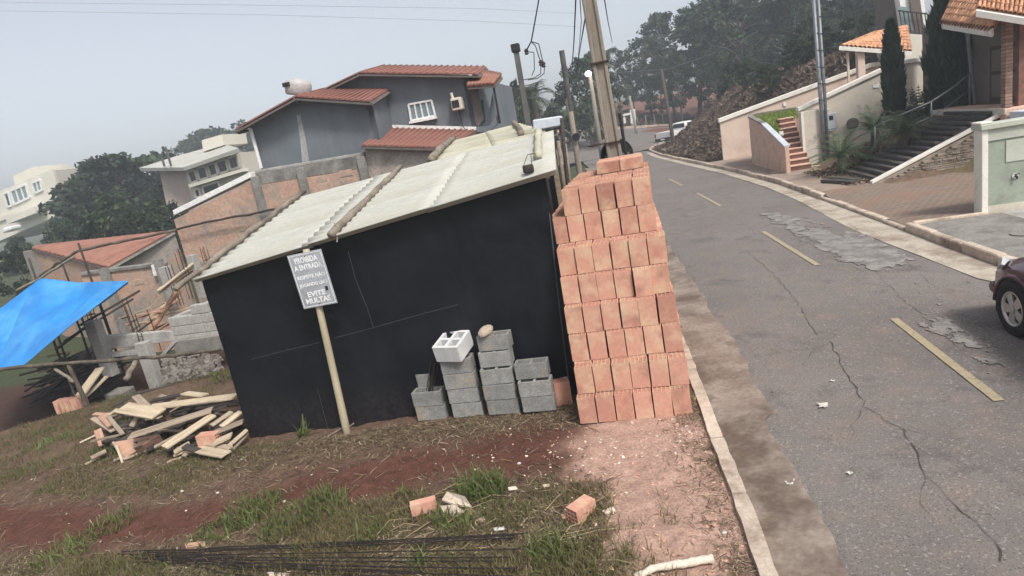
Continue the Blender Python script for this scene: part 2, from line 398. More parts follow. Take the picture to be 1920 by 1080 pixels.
# soil: zones painted per vertex (soil kinds, brick dust, dead grass), fine grain from noise
m, nt, b = nodes_of('soil', .97, 0, .1)
at = nt.nodes.new('ShaderNodeAttribute'); at.attribute_name = 'soil'
vec = wcoords(nt)
n1 = noise(nt, vec, 7, 6, .7); n2 = noise(nt, vec, 45, 4, .75); n3 = noise(nt, vec, 140, 2, .7)
cc = nt.nodes.new('ShaderNodeVectorMath'); cc.operation = 'SCALE'
mm = nt.nodes.new('ShaderNodeMath'); mm.operation = 'MULTIPLY'
nt.links.new(ramp(nt, n1, .3, .7, .72, 1.25), mm.inputs[0]); nt.links.new(ramp(nt, n2, .3, .7, .65, 1.35), mm.inputs[1])
nt.links.new(at.outputs['Color'], cc.inputs[0]); nt.links.new(mm.outputs[0], cc.inputs['Scale'])
nt.links.new(cc.outputs[0], b.inputs['Base Color'])
ma = nt.nodes.new('ShaderNodeMath'); ma.operation = 'ADD'; nt.links.new(n2, ma.inputs[0]); nt.links.new(n3, ma.inputs[1])
bump(nt, b, ma.outputs[0], .7, .03)

# ------------------------------------------------------------------ mesh helpers
def tag(o, label=None, cat=None, group=None, kind=None):
    if label: o['label'] = label
    if cat: o['category'] = cat
    if group: o['group'] = group
    if kind: o['kind'] = kind
    return o
def empty(name, loc, label=None, cat=None, group=None, rz=0.0):
    o = bpy.data.objects.new(name, None); col.objects.link(o)
    o.location = loc; o.rotation_euler = (0, 0, rz); o.empty_display_size = .2
    return tag(o, label, cat, group)
def mw(o):
    m = Matrix.LocRotScale(o.location, o.rotation_euler, o.scale)
    return mw(o.parent) @ o.matrix_parent_inverse @ m if o.parent else m
def attach(o, parent):
    if parent is not None:
        o.parent = parent; o.matrix_parent_inverse = mw(parent).inverted()
    return o
class MB:
    def __init__(self): self.v = []; self.f = []
    def add(self, vs, fs):
        n = len(self.v); self.v += [tuple(p) for p in vs]; self.f += [tuple(i + n for i in f) for f in fs]; return self
    def box(self, c, size, rot=None):
        c = Vector(c); h = [k / 2 for k in size]
        R = rot if rot is not None else Matrix.Identity(3)
        p = [c + R @ Vector((x * h[0], y * h[1], z * h[2])) for x in (-1, 1) for y in (-1, 1) for z in (-1, 1)]
        return self.add(p, [(0, 1, 3, 2), (4, 6, 7, 5), (0, 4, 5, 1), (2, 3, 7, 6), (0, 2, 6, 4), (1, 5, 7, 3)])
    def prism(self, poly, ext):
        n = len(poly); e = Vector(ext)
        vs = [Vector(p) for p in poly] + [Vector(p) + e for p in poly]
        return self.add(vs, [tuple(range(n - 1, -1, -1)), tuple(range(n, 2 * n))] + [(i, (i + 1) % n, n + (i + 1) % n, n + i) for i in range(n)])
    def tube(self, path, r, n=8, cap=True):
        path = [Vector(p) for p in path]; k = len(path)
        rs = r if isinstance(r, (list, tuple)) else [r] * k
        vs = []
        prev = None
        for i, p in enumerate(path):
            d = (path[min(i + 1, k - 1)] - path[max(i - 1, 0)]).normalized()
            if prev is None:
                a = d.orthogonal().normalized()
            else:
                a = (prev - d * prev.dot(d)).normalized()
            prev = a; b2 = d.cross(a)
            vs += [p + (a * math.cos(2 * PI * j / n) + b2 * math.sin(2 * PI * j / n)) * rs[i] for j in range(n)]
        fs = [(i * n + j, i * n + (j + 1) % n, (i + 1) * n + (j + 1) % n, (i + 1) * n + j) for i in range(k - 1) for j in range(n)]
        if cap: fs += [tuple(range(n - 1, -1, -1)), tuple((k - 1) * n + j for j in range(n))]
        return self.add(vs, fs)
    def grid(self, P):
        """P[i][j] points of a sheet"""
        a, b2 = len(P), len(P[0])
        vs = [p for row in P for p in row]
        return self.add(vs, [(i * b2 + j, i * b2 + j + 1, (i + 1) * b2 + j + 1, (i + 1) * b2 + j) for i in range(a - 1) for j in range(b2 - 1)])
    def lathe(self, c, prof, n=16, axis=None):
        """prof: (radius, height) pairs about an axis through c"""
        c = Vector(c); ax = Vector(axis or (0, 0, 1)).normalized()
        a = ax.orthogonal().normalized(); b2 = ax.cross(a)
        vs = [c + ax * h + (a * math.cos(2 * PI * j / n) + b2 * math.sin(2 * PI * j / n)) * r for r, h in prof for j in range(n)]
        k = len(prof)
        fs = [(i * n + j, i * n + (j + 1) % n, (i + 1) * n + (j + 1) % n, (i + 1) * n + j) for i in range(k - 1) for j in range(n)]
        fs += [tuple(range(n - 1, -1, -1)), tuple((k - 1) * n + j for j in range(n))]
        return self.add(vs, fs)
    def mesh(self, name, smooth=False, bevel=0.0, center=None):
        c = Vector(center) if center is not None else Vector((0, 0, 0))
        me = bpy.data.meshes.new(name)
        me.from_pydata([(p[0] - c.x, p[1] - c.y, p[2] - c.z) for p in self.v], [], self.f)
        bm = bmesh.new(); bm.from_mesh(me)
        bmesh.ops.recalc_face_normals(bm, faces=bm.faces)
        if bevel: bmesh.ops.bevel(bm, geom=[e for e in bm.edges if len(e.link_faces) == 2 and e.calc_face_angle(0) > .6], offset=bevel, segments=1, affect='EDGES', profile=.5)
        bm.to_mesh(me); bm.free()
        if smooth: me.polygons.foreach_set('use_smooth', [True] * len(me.polygons))
        return me
    def build(self, name, mat, parent=None, smooth=False, bevel=0.0, solid=0.0, origin=None):
        if origin is None:
            n = len(self.v); origin = Vector((sum(p[0] for p in self.v) / n, sum(p[1] for p in self.v) / n, sum(p[2] for p in self.v) / n))
        me = self.mesh(name, smooth, bevel, origin)
        o = put(name, me, mat, origin)
        if solid:
            md = o.modifiers.new('thickness', 'SOLIDIFY'); md.thickness = solid; md.offset = 0
        return attach(o, parent)
def put(name, me, mat, loc=(0, 0, 0), rot=None, parent=None):
    if mat and not me.materials: me.materials.append(MATS[mat])
    o = bpy.data.objects.new(name, me); col.objects.link(o); o.location = loc
    if rot is not None: o.rotation_euler = rot.to_euler() if isinstance(rot, Matrix) else rot
    return attach(o, parent)
def frame3(x, z=(0, 0, 1)):
    """rotation whose X runs along x, Z as near z as may be"""
    x = Vector(x).normalized(); z = Vector(z); y = z.cross(x)
    if y.length < 1e-5: y = Vector((0, 1, 0)).cross(x)
    y.normalize(); z = x.cross(y)
    return Matrix((x, y, z)).transposed()
STR = Matrix((SV, SU, Vector((0, 0, 1)))).transposed()   # local x across the street, y along it
def soup(name, verts, faces_n, mat, tint=None, parent=None, kind=None):
    """many small quads/tris from a numpy array: verts (n, k, 3), one face each"""
    n, k, _ = verts.shape
    me = bpy.data.meshes.new(name)
    me.vertices.add(n * k); me.vertices.foreach_set('co', verts.reshape(-1).astype(np.float32))
    me.loops.add(n * k); me.loops.foreach_set('vertex_index', np.arange(n * k, dtype=np.int32))
    me.polygons.add(n); me.polygons.foreach_set('loop_start', np.arange(0, n * k, k, dtype=np.int32))
    me.update(calc_edges=True)
    if tint is not None:
        a = me.attributes.new('tint', 'FLOAT', 'FACE'); a.data.foreach_set('value', tint.astype(np.float32))
    me.materials.append(MATS[mat])
    return me
# ================================================================== ground
def lin(a, b, step): return np.arange(a, b, step)
gx = np.concatenate([[-700, -400, -250, -160, -110, -80], lin(-60, -16, 4), lin(-16, -8, .5), lin(-8, 2.2, .035), lin(2.2, 16, .4), lin(16, 40, 2), [40, 50, 60, 80, 110, 160, 250, 400, 700]])
gy = np.concatenate([[-300, -100, -40, -15, -6, -2, 0, 1, 1.8], lin(2.4, 8.6, .035), lin(8.6, 14, .2), lin(14, 36, .6), lin(36, 80, 1.5), [80, 90, 105, 125, 150, 190, 250, 350, 500, 900]])
GX, GY = np.meshgrid(gx, gy, indexing='ij')
GZ = ground_z(GX, GY)
S_ = GX * SU.x + GY * SU.y; T_ = GX * SV.x + GY * SV.y
near = np.exp(-((np.clip(GY - 10, 0, 99)) / 6) ** 2) * (T_ < klt(S_) + .02)
ease = np.clip((klt(S_) - T_) / .35, 0, 1)
flat_at = lambda s0, t0, rs, rt: np.exp(-((S_ - s0) / rs) ** 4 - ((T_ - t0) / rt) ** 4)
calm = 1 - .85 * np.clip(flat_at(6.2, -1.2, .6, 1.6) + flat_at(6.2, .0, 1.2, .9), 0, 1)
GZ = GZ + near * ease * calm * (.10 * (fbm(GX * .9, GY * .9, 3) - .5) + .045 * (fbm(GX * 5, GY * 5, 5, 3) - .5) + .022 * (fbm(GX * 17, GY * 17, 9, 2) - .5))
GZ = GZ + (GY > 30) * (T_ > krt(S_) + 1.2) * .6 * (fbm(GX * .5, GY * .5, 21) - .5)
# soil kinds
c_dirt = np.array([.165, .105, .078]); c_red = np.array([.135, .062, .046]); c_dust = np.array([.52, .34, .27])
c_dead = np.array([.185, .145, .085]); c_green = np.array([.10, .12, .045]); c_dark = np.array([.075, .055, .045]); c_pit = np.array([.085, .05, .04])
def mixa(c, k, d): return c * (1 - k[..., None]) + d * k[..., None]
nz = fbm(GX * 1.1, GY * 1.1, 31); nz2 = fbm(GX * 3.5, GY * 3.5, 41)
C = np.broadcast_to(c_dirt, GX.shape + (3,)).copy()
C = mixa(C, sstep((nz2 - .46) * 4) * .45, c_dead)
# worn red track across the plot, in front of the shed
trk = np.interp(GX, [-12, -7.5, -5, -3.2, -1.2, .1, .6], [8.0, 7.1, 6.05, 5.68, 5.85, 5.45, 5.2])
trw = np.interp(GX, [-12, -5, -3, -1, .2, .8], [.6, .42, .42, .52, .6, .4])
k_track = sstep(1.35 - np.abs(GY - trk) / trw + (nz - .5) * 1.2 + (nz2 - .5) * .8) * (GX < .9)
C = mixa(C, k_track, c_red)
k_dust = sstep((1.15 - np.sqrt(((GX - 1.02) / .86) ** 2 + ((GY - 4.6) / 1.6) ** 2) + (nz - .5) * .9 + (nz2 - .5) * .6) * 1.7) * (T_ < klt(S_) + .1)
C = mixa(C, k_dust, c_dust)
k_grass = sstep((trk - trw * 1.0 - GY) / .35 + (nz - .45) * 1.2) * (GX < .9) * (1 - k_dust)
C = mixa(C, k_grass * .45, c_green); C = mixa(C, k_grass * sstep((nz2 - .5) * 4) * .7, c_dead)
k_dark = sstep((3.75 - GY) * 1.4 + (GX + .6) * .8 + (nz2 - .5)) * (GX > -.6) * (1 - k_dust) * (T_ < .5)
C = mixa(C, k_dark * .7, c_dark)
edge_ = np.interp(T_, [-16, -11.3, -10.4, -8, -5.5], [7.0, 8.0, 8.75, 9.75, 10.4])
C = mixa(C, sstep((S_ - edge_ + .1) / .5) * (T_ < -4) * (GY < 40), c_pit)
k_r = (T_ > krt(S_)) * 1.0
C = mixa(C, k_r, np.array([.20, .135, .10])); C = mixa(C, k_r * sstep((nz - .45) * 4), np.array([.15, .13, .07]))
C = mixa(C, k_r * (S_ > 31.5), np.array([.095, .072, .055]))
C = mixa(C, (GY > 52) * 1.0, np.array([.17, .085, .06]))
C = mixa(C, ((GY > 16) & (T_ < -2)) * 1.0, np.array([.07, .085, .045]))
gm = MB().grid([[(0, 0, 0)] * 2] * 2)
na, nb = GX.shape
gv = np.stack([GX, GY, GZ], -1).reshape(-1, 3)
ii, jj = np.meshgrid(np.arange(na - 1), np.arange(nb - 1), indexing='ij')
q = np.stack([ii * nb + jj, (ii + 1) * nb + jj, (ii + 1) * nb + jj + 1, ii * nb + jj + 1], -1).reshape(-1, 4)
me = bpy.data.meshes.new('ground')
me.vertices.add(len(gv)); me.vertices.foreach_set('co', gv.reshape(-1).astype(np.float32))
me.loops.add(q.size); me.loops.foreach_set('vertex_index', q.reshape(-1).astype(np.int32))
me.polygons.add(len(q)); me.polygons.foreach_set('loop_start', np.arange(0, q.size, 4, dtype=np.int32))
me.update(calc_edges=True)
me.polygons.foreach_set('use_smooth', [True] * len(q))
ca = me.color_attributes.new('soil', 'FLOAT_COLOR', 'POINT')
ca.data.foreach_set('color', np.concatenate([C.reshape(-1, 3), np.ones((len(gv), 1))], 1).reshape(-1).astype(np.float32))
ground = put('ground', me, 'soil'); tag(ground, 'bare red soil and grass of the building plot', None, None, 'structure')
def near_z(x, y):
    """height of the finished soil near the camera"""
    i = np.clip(np.searchsorted(gx, x) - 1, 0, na - 2); j = np.clip(np.searchsorted(gy, y) - 1, 0, nb - 2)
    fx = (x - gx[i]) / (gx[i + 1] - gx[i]); fy = (y - gy[j]) / (gy[j + 1] - gy[j])
    return (GZ[i, j] * (1 - fx) + GZ[i + 1, j] * fx) * (1 - fy) + (GZ[i, j + 1] * (1 - fx) + GZ[i + 1, j + 1] * fx) * fy
def NG(px, py, lift=0.0):
    d = RAY(px, py); t = 1.0
    for i in range(5000):
        p = O + d * t
        g = float(near_z(p.x, p.y)) + lift
        if p.z <= g: break
        t += max(.003, (p.z - g) * .3)
        if t > 300: break
    return O + d * t

# ================================================================== road
RZ = -0.02
def ribbon(sl, tl, z, nz_=None):
    P = []
    for s in sl:
        row = []
        for k in np.linspace(0, 1, 13):
            a, b2 = tl(s); t = a + (b2 - a) * k
            p = W(s, t, 0); x, y = p.x, p.y
            zz = z + .035 * (1 - (2 * k - 1) ** 2) + .012 * (float(fbm(np.array(x * .8), np.array(y * .8), 51)) - .5)
            if s > 47: zz += float(far_rise(x, y)) * min(1, (s - 47) / 6)
            row.append((x, y, zz))
        P.append(row)
    return P
sl = list(np.concatenate([lin(-5, 16, .25), lin(16, 52.01, .75)]))
road = MB().grid(ribbon(sl, lambda s: (klt(s) + .40, krt(s) - .01), RZ)).build('road', 'asphalt', smooth=True)
tag(road, 'grey asphalt street running up to the bend', None, None, 'structure')
# the cross street past the bend
P = []
for x in np.linspace(3.5, 46, 40):
    y0 = 51.2 if x < 13 else 51.2 + min(3.5, (x - 13) * 1.2)
    yf = 72 + .02 * (x - 14)
    P.append([(x, y, RZ + .02 + float(far_rise(x, y)) * min(1, max(0, (y - 47) / 6)) + .03) for y in np.linspace(y0 - .4, yf, 24)])
cs = MB().grid(P).build('cross_street', 'asphalt', smooth=True)
tag(cs, 'asphalt of the cross street beyond the bend', None, None, 'structure')
# far kerb of the cross street, painted in worn pale lengths
for i in range(22):
    x0 = 2 + i * 2.0
    m_ = MB()
    y0 = 72 + .02 * (x0 - 14)
    a = Vector((x0, y0, float(far_rise(x0, y0)))); b_ = Vector((x0 + 1.94, y0 + .04, float(far_rise(x0 + 1.94, y0))))
    m_.prism([a + Vector((0, 0, -.2)), b_ + Vector((0, 0, -.2)), b_ + Vector((0, 0, .30)), a + Vector((0, 0, .30))], (0, .35, 0))
    o = m_.build('kerb_stone', 'kerb', parent=cs, bevel=.03)
def road_z(p):
    s, t = ST(Vector(p)); a, b2 = klt(s) + .40, krt(s) - .01
    k = (t - a) / (b2 - a)
    return RZ + .035 * (1 - (2 * k - 1) ** 2) + .006
def rp(px, py, lift=.003):
    p = PZ(px, py, RZ + .02)
    for _ in range(2): p = PZ(px, py, road_z(p) + lift)
    return p
# yellow lane dashes
for a, b_ in (((1676, 597), (1874, 751)), ((1431, 434), (1533, 497)), ((1307, 362), (1351, 386)), ((1254, 335.5), (1279, 347.5))):
    A = rp(*a); B = rp(*b_); d = (B - A).normalized(); n = Vector((-d.y, d.x, 0)) * .045
    rows = []
    for k in np.linspace(0, 1, 16):
        p = A + (B - A) * k; jz = .008 * (random.random() - .5)
        rows.append([(p + n * (1 + jz * 8)), (p - n * (1 + jz * 8))])
        rows[-1] = [(q_.x, q_.y, road_z(q_) + .004) for q_ in rows[-1]]
    MB().grid(rows).build('lane_marking', 'line_yellow', parent=road)
# cracks: narrow open joints
def crack(pts, w, seg=14):
    P_ = [rp(*p, .0) for p in pts]; rows = []
    for i in range(len(P_) - 1):
        seg = max(2, int((P_[i + 1] - P_[i]).length / .09))
        for k in range(seg):
            f = k / seg; p = P_[i].lerp(P_[i + 1], f)
            d = (P_[i + 1] - P_[i]).normalized(); n = Vector((-d.y, d.x, 0))
            p = p + n * (.045 * (random.random() - .5)); ww = w * (.2 + .9 * random.random())
            rows.append([p + n * ww, p - n * ww])
    rows = [[(q_.x, q_.y, road_z(q_) + .003) for q_ in r] for r in rows]
    MB().grid(rows).build('crack', 'crack', parent=road)
crack([(1556, 640), (1590, 700), (1622, 760), (1690, 805), (1740, 890), (1810, 960), (1868, 1015), (1880, 1075)], .0045)
crack([(1400, 470), (1440, 505), (1460, 525), (1490, 560), (1540, 640)], .0035)
crack([(1480, 527), (1540, 525), (1600, 526), (1680, 540)], .003)
crack([(1290, 565), (1310, 610), (1345, 660), (1372, 700), (1420, 780), (1480, 880), (1530, 960), (1575, 1075)], .007)
crack([(1640, 505), (1690, 560), (1730, 590), (1800, 640)], .003)
crack([(1560, 395), (1620, 440), (1700, 490), (1760, 545)], .0028)
crack([(1622, 760), (1600, 790), (1596, 830)], .0025)
crack([(1690, 805), (1730, 815), (1762, 840)], .0025)
crack([(1556, 640), (1530, 655), (1500, 690)], .0025)
crack([(1740, 890), (1725, 930), (1735, 975)], .0025)
crack([(1810, 960), (1850, 965), (1890, 985)], .0025)
# pale cement smears: thin ragged skins, thick together in the middle and breaking up at the edge
def inside(p, poly):
    c = False; j = len(poly) - 1
    for i in range(len(poly)):
        if (poly[i][1] > p[1]) != (poly[j][1] > p[1]) and p[0] < (poly[j][0] - poly[i][0]) * (p[1] - poly[i][1]) / (poly[j][1] - poly[i][1]) + poly[i][0]: c = not c
        j = i
    return c
def smear(pts, n, rmin, rmax, name, mat='patch', squash=.55):
    P_ = [rp(*p, 0) for p in pts]; poly = [(p.x, p.y) for p in P_]
    x0, x1 = min(p[0] for p in poly), max(p[0] for p in poly); y0, y1 = min(p[1] for p in poly), max(p[1] for p in poly)
    m_ = MB(); k = 0
    while k < n:
        x, y = random.uniform(x0, x1), random.uniform(y0, y1)
        if not inside((x, y), poly): continue
        r_ = rmin + (rmax - rmin) * random.random() ** 2.2; nn_ = 13; ph = random.uniform(0, 6)
        ring_ = []
        for a in range(nn_):
            an = 2 * PI * a / nn_; q_ = r_ * (1 + .35 * math.sin(3 * an + ph) + random.uniform(-.28, .28))
            d = SU * math.cos(an) * q_ + SV * math.sin(an) * q_ * squash; px_, py_ = x + d.x, y + d.y
            ring_.append((px_, py_, road_z((px_, py_, 0)) + .003 + k * 1.2e-5))
        m_.add(ring_ + [(x, y, road_z((x, y, 0)) + .003 + k * 1.2e-5)], [(i, (i + 1) % nn_, nn_) for i in range(nn_)]); k += 1
    m_.build(name, mat, parent=road)
smear([(1560, 440), (1600, 436), (1660, 470), (1712, 488), (1690, 503), (1620, 503), (1570, 478), (1530, 455), (1440, 402), (1460, 400)], 150, .04, .42, 'cement_smear')
smear([(1480, 395), (1560, 425), (1680, 470), (1730, 492), (1700, 510), (1600, 510), (1500, 450), (1430, 400)], 90, .02, .14, 'cement_smear')
smear([(1735, 600), (1770, 598), (1800, 622), (1845, 650), (1815, 655), (1770, 630), (1725, 612)], 70, .015, .11, 'plaster_spill')
smear([(1820, 668), (1850, 672), (1880, 682), (1845, 684)], 22, .01, .06, 'plaster_spill')
smear([(1700, 520), (1860, 600), (1880, 700), (1700, 600)], 50, .008, .035, 'plaster_spill')
smear([(1270, 470), (1330, 560), (1420, 700), (1390, 700), (1290, 580), (1250, 500)], 60, .01, .06, 'plaster_spill')
# left gutter and kerb
def strip(name, mat, s0, s1, step, ta, tb, z0, z1, parent=None, bevel=0, label=None, rows=5, wob=.0):
    P_ = []
    for s in lin(s0, s1, step):
        r_ = []
        for k in np.linspace(0, 1, rows):
            t = ta(s) + (tb(s) - ta(s)) * k + (wob * (float(fbm(np.array(s * 1.7), np.array(3.3), 61)) - .5) if k == 1 else 0)
            p = W(s, t, z0 + (z1 - z0) * k + .012 * (float(fbm(np.array(s * 2.), np.array(t * 2.), 63)) - .5)); r_.append(tuple(p))
        P_.append(r_)
    o = MB().grid(P_).build(name, mat, parent, smooth=True)
    return o
gl = strip('gutter', 'gutter', -3, 44, .12, lambda s: klt(s) + .085, lambda s: klt(s) + .52 + .10 * (s > 5.6), -.022, .010, wob=.20)
tag(gl, 'worn brown concrete gutter beside the plot', None, None, 'structure')
gr = strip('gutter', 'gutter_pale', -3, 50, .2, lambda s: krt(s) - .52 - .18 * math.exp(-((s - 13) / 3.2) ** 2), lambda s: krt(s) - .06, .006, -.012, wob=0)
tag(gr, 'pale concrete gutter along the far kerb', None, None, 'structure')
kl_root = empty('kerb', W(5, .4, 0)); tag(kl_root, 'low pale kerb edging the plot', None, None, 'structure')
s = -2.0
while s < 40:
    L = random.uniform(.75, 1.05); w_ = .055
    a, b_ = W(s, klt(s) + .03 + random.uniform(-.006, .006)), W(s + L - .02, klt(s + L) + .03 + random.uniform(-.006, .006))
    mb_ = MB()
    d = (b_ - a).normalized(); n = Vector((d.y, -d.x, 0))
    top = .035 + random.uniform(-.012, .012)
    pts = []
    P_ = []
    for k in np.linspace(0, 1, 7):
        p = a.lerp(b_, k); e1 = random.uniform(-.007, .007); e2 = random.uniform(-.007, .007); dz = random.uniform(-.008, .006)
        P_.append([p - n * (w_ + e1) + Vector((0, 0, -.2)), p - n * (w_ + e1) + Vector((0, 0, top + dz)), p + n * (w_ + e2) + Vector((0, 0, top + dz)), p + n * (w_ + e2) + Vector((0, 0, -.2))])
    mb_.grid(P_); mb_.add(P_[0], [(0, 1, 2, 3)]); mb_.add(P_[-1], [(3, 2, 1, 0)])
    mb_.build('kerb_stone', 'kerb', kl_root)
    s += L
kr_root = empty('kerb', W(20, 4.9, 0)); tag(kr_root, 'pale kerb of cast stones along the far side', None, None, 'structure')
s = 1.0
while s < 51:
    L = .95 if s < 26 else 1.6
    low = 11.6 < s < 16.2                     # dropped for the driveway
    top = .055 if low else .125
    a, b_ = W(s, krt(s)), W(s + L - .025, krt(s + L))
    d = (b_ - a).normalized(); n = Vector((d.y, -d.x, 0)); j = random.uniform(-.015, .015)
    mb_ = MB().prism([a + n * (j - .06) + Vector((0, 0, -.2)), a + n * (j - .05) + Vector((0, 0, top + j)), a + n * (j + .09) + Vector((0, 0, top + j)), a + n * (j + .09) + Vector((0, 0, -.2))], b_ - a)
    mb_.build('kerb_stone', 'kerb', kr_root, bevel=.018)
    s += L
# the kerb turns the corner into the cross street
prev = W(51.5, 1.6); hd = (W(51.5, 1.6) - W(50, 1.7)).normalized()
for i in range(9):
    a = prev; hd = Matrix.Rotation(-.17, 3, 'Z') @ hd; b_ = a + hd * 1.0; n = Vector((hd.y, -hd.x, 0))
    za = RZ + .03 + max(0, float(far_rise(a.x, a.y)))
    MB().prism([a - n * .05 + Vector((0, 0, za - .2)), a - n * .05 + Vector((0, 0, za + .15)), a + n * .12 + Vector((0, 0, za + .15)), a + n * .12 + Vector((0, 0, za - .2))], hd * .97).build('kerb_stone', 'kerb', kr_root, bevel=.02)
    prev = b_
# sidewalk along the far side, three surfaces
def slab(name, mat, s0, s1, t0, t1, z, label, dz=0.0):
    P_ = []
    for s in np.linspace(s0, s1, max(3, int((s1 - s0) / .4))):
        a = t0(s) if callable(t0) else t0; b2 = t1(s) if callable(t1) else t1
        P_.append([tuple(W(s, a + (b2 - a) * k, z + dz * k - .06 * max(0, 1 - k * 5) * (s < 17) + .012 * (float(fbm(np.array(s * 1.3), np.array(k * 3.), 71)) - .5))) for k in np.linspace(0, 1, 7)])
    o = MB().grid(P_).build(name, mat, smooth=True); tag(o, label, None, None, 'structure'); return o
kin = lambda s: krt(s) + .05
slab('driveway', 'pavers', 12.4, 17.6, kin, 9.4, .112, 'brown paver driveway beside the green gate wall', .04)
slab('sidewalk', 'sidewalk', 17.62, 23.2, kin, 6.15, .113, 'reddish worn sidewalk in front of the timber stairs')
slab('sidewalk', 'sidewalk', 23.3, 31.6, kin, 6.4, .113, 'sidewalk in front of the salmon planter wall')
slab('sidewalk', 'concrete_dark', 5.0, 12.3, kin, 6.3, .113, 'cracked concrete sidewalk beside the parked car')
slab('pavement', 'concrete', 10.6, 12.25, 5.75, 9.5, .125, 'pale concrete slab at the foot of the gate wall')
o = MB().box(W(23.25, 5.6, .12), (1.7, .09, .06), STR).build('kerb_strip', 'kerb', bevel=.01); tag(o, 'pale strip across the sidewalk', None, None, 'structure')
o = MB().box(W(12.32, 5.5, .12), (1.2, .1, .07), STR).build('kerb_strip', 'kerb', bevel=.01); tag(o, 'pale strip between driveway and sidewalk', None, None, 'structure')
mh = MB().lathe(W(10.6, 5.75, .118), [(.17, 0), (.17, .012), (.15, .012), (.14, .004), (.0, .004)], 24).build('manhole_cover', 'concrete_dark')
tag(mh, 'small round inspection cover in the cracked sidewalk', 'cover')
# ================================================================== the black shed
def onfront(px, py): return PS(px, py, 6.53)
FL = Vector((-3.76, 7.45, 1.95)); FR = Vector((.67, 6.41, 2.52)); BR = Vector((.99, 9.0, 2.90)); BL = Vector((-3.15, 10.03, 2.60))
shed = empty('shed', W(6.6, -2.4, -.15), 'low shed wrapped in black plastic sheeting under a pale corrugated roof', 'shed')
def shed_pt(a, b2):      # a across (0 left, 1 right), b2 depth
    return (FL * (1 - a) + FR * a) * (1 - b2) + (BL * (1 - a) + BR * a) * b2
# walls of plastic: slightly billowing sheets on a frame
def sheet_wall(p0, p1, z0a, z0b, top0, top1, name, amp=.02, seed=1, nu=60, nv=30):
    n = (p1 - p0); n = Vector((n.y, -n.x, 0)).normalized()
    P_ = []
    for i in range(nu + 1):
        a = i / nu; base = p0.lerp(p1, a); r_ = []
        zb = z0a + (z0b - z0a) * a; zt = top0 + (top1 - top0) * a
        for j in range(nv + 1):
            k = j / nv; z = zb + (zt - zb) * k
            w_ = amp * (float(fbm(np.array(a * 5.), np.array(k * 3.), seed)) - .5) + amp * .5 * (float(fbm(np.array(a * 18.), np.array(k * 5.), seed + 3)) - .5)
            if j == 0: w_ += .01
            r_.append(base + n * w_ + Vector((0, 0, z)))
        P_.append(r_)
    return MB().grid(P_).build(name, 'black_plastic', shed, smooth=True)
wfl = W(6.56, -5.33); wfr = Vector((.56, 6.58, 0)); wbl = W(9.0, -5.2); wbr = W(9.0, .02 - 1.35 + .0)
wbr = Vector((.80, 8.9, 0))
sheet_wall(wfl, wfr, -.42, -.08, 1.965, 2.50, 'plastic_wall', .05, 1, 110, 50)
sheet_wall(wfr, wbr, -.08, -.08, 2.49, 2.84, 'plastic_wall', .03, 5, 30, 20)
sheet_wall(wbl, wfl, -.9, -.42, 2.54, 1.955, 'plastic_wall', .03, 9, 30, 20)
sheet_wall(wbr, wbl, -.3, -.9, 2.84, 2.54, 'plastic_wall', .02, 12, 20, 10)
# seams and folds in the sheeting, the light they catch put into a paler colour
def seam(pts, w=.004):
    w *= .8
    P_ = [onfront(*p) - SU * .032 for p in pts]
    MB().tube([p + SU * .004 * math.sin(i * 3.1) for i, p in enumerate(P_)], w, 5).build('plastic_seam', 'plastic_fold_lit', shed)
seam([(655, 470), (668, 520), (690, 575), (702, 612)], .0028)
seam([(475, 672), (520, 660), (560, 650), (600, 641)], .0028); seam([(630, 632), (705, 612), (800, 585), (860, 570)], .0028)
seam([(597, 725), (606, 760), (616, 800)], .0024)
MB().tube([PS(1030, 400, 6.53), PS(1043, 520, 6.53), PS(1052, 600, 6.53), PS(1066, 712, 6.53)], .008, 6).build('corner_fold', 'plastic_fold_lit', shed)
# corner battens and rafters under the roof
for q_ in (wfl + SU * .06 + SV * .05, wfr + SU * .08 - SV * .05, wbl - SU * .06 + SV * .06, wbr - SU * .06 - SV * .06):
    a, b_ = ST(q_); zt = 1.86 if a < 8 and b_ < -2 else 2.4
    MB().box(q_ + Vector((0, 0, zt / 2 - .2)), (.06, .06, zt + .4), STR).build('batten', 'wood_tan', shed)
for b2 in (.10, .5, .97):
    a0, a1 = shed_pt(.02, b2), shed_pt(.98, b2)
    MB().tube([a0 - Vector((0, 0, .075)), a1 - Vector((0, 0, .075))], .03, 6).build('rafter', 'wood_tan', shed)
# six corrugated sheets, ridges running the length of the roof
def corr(a0, a1, b0, b1, lift, name='roof_sheet', mat='roof_sheet', pt=shed_pt, parent=shed, depth=2.72, pitch=.177, amp=.042):
    nb_ = max(8, int((b1 - b0) * depth / pitch * 8)); P_ = []
    for i in range(9):
        a = a0 + (a1 - a0) * i / 8; r_ = []
        for j in range(nb_ + 1):
            b2 = b0 + (b1 - b0) * j / nb_
            p = pt(a, b2); r_.append(p + Vector((0, 0, amp * math.cos(b2 * depth / pitch * 2 * PI) + lift)))
        P_.append(r_)
    return MB().grid(P_).build(name, mat, parent, smooth=True, solid=.007)
for i, (a0, a1) in enumerate(((-.012, .35), (.335, .69), (.675, 1.0))):
    for j, (b0, b1) in enumerate(((-.01, .36), (.345, .70), (.685, 1.0))):
        corr(a0 + random.uniform(-.004, .004), a1, b0, b1, .0 + .010 * (i % 2) + .010 * (j % 2))
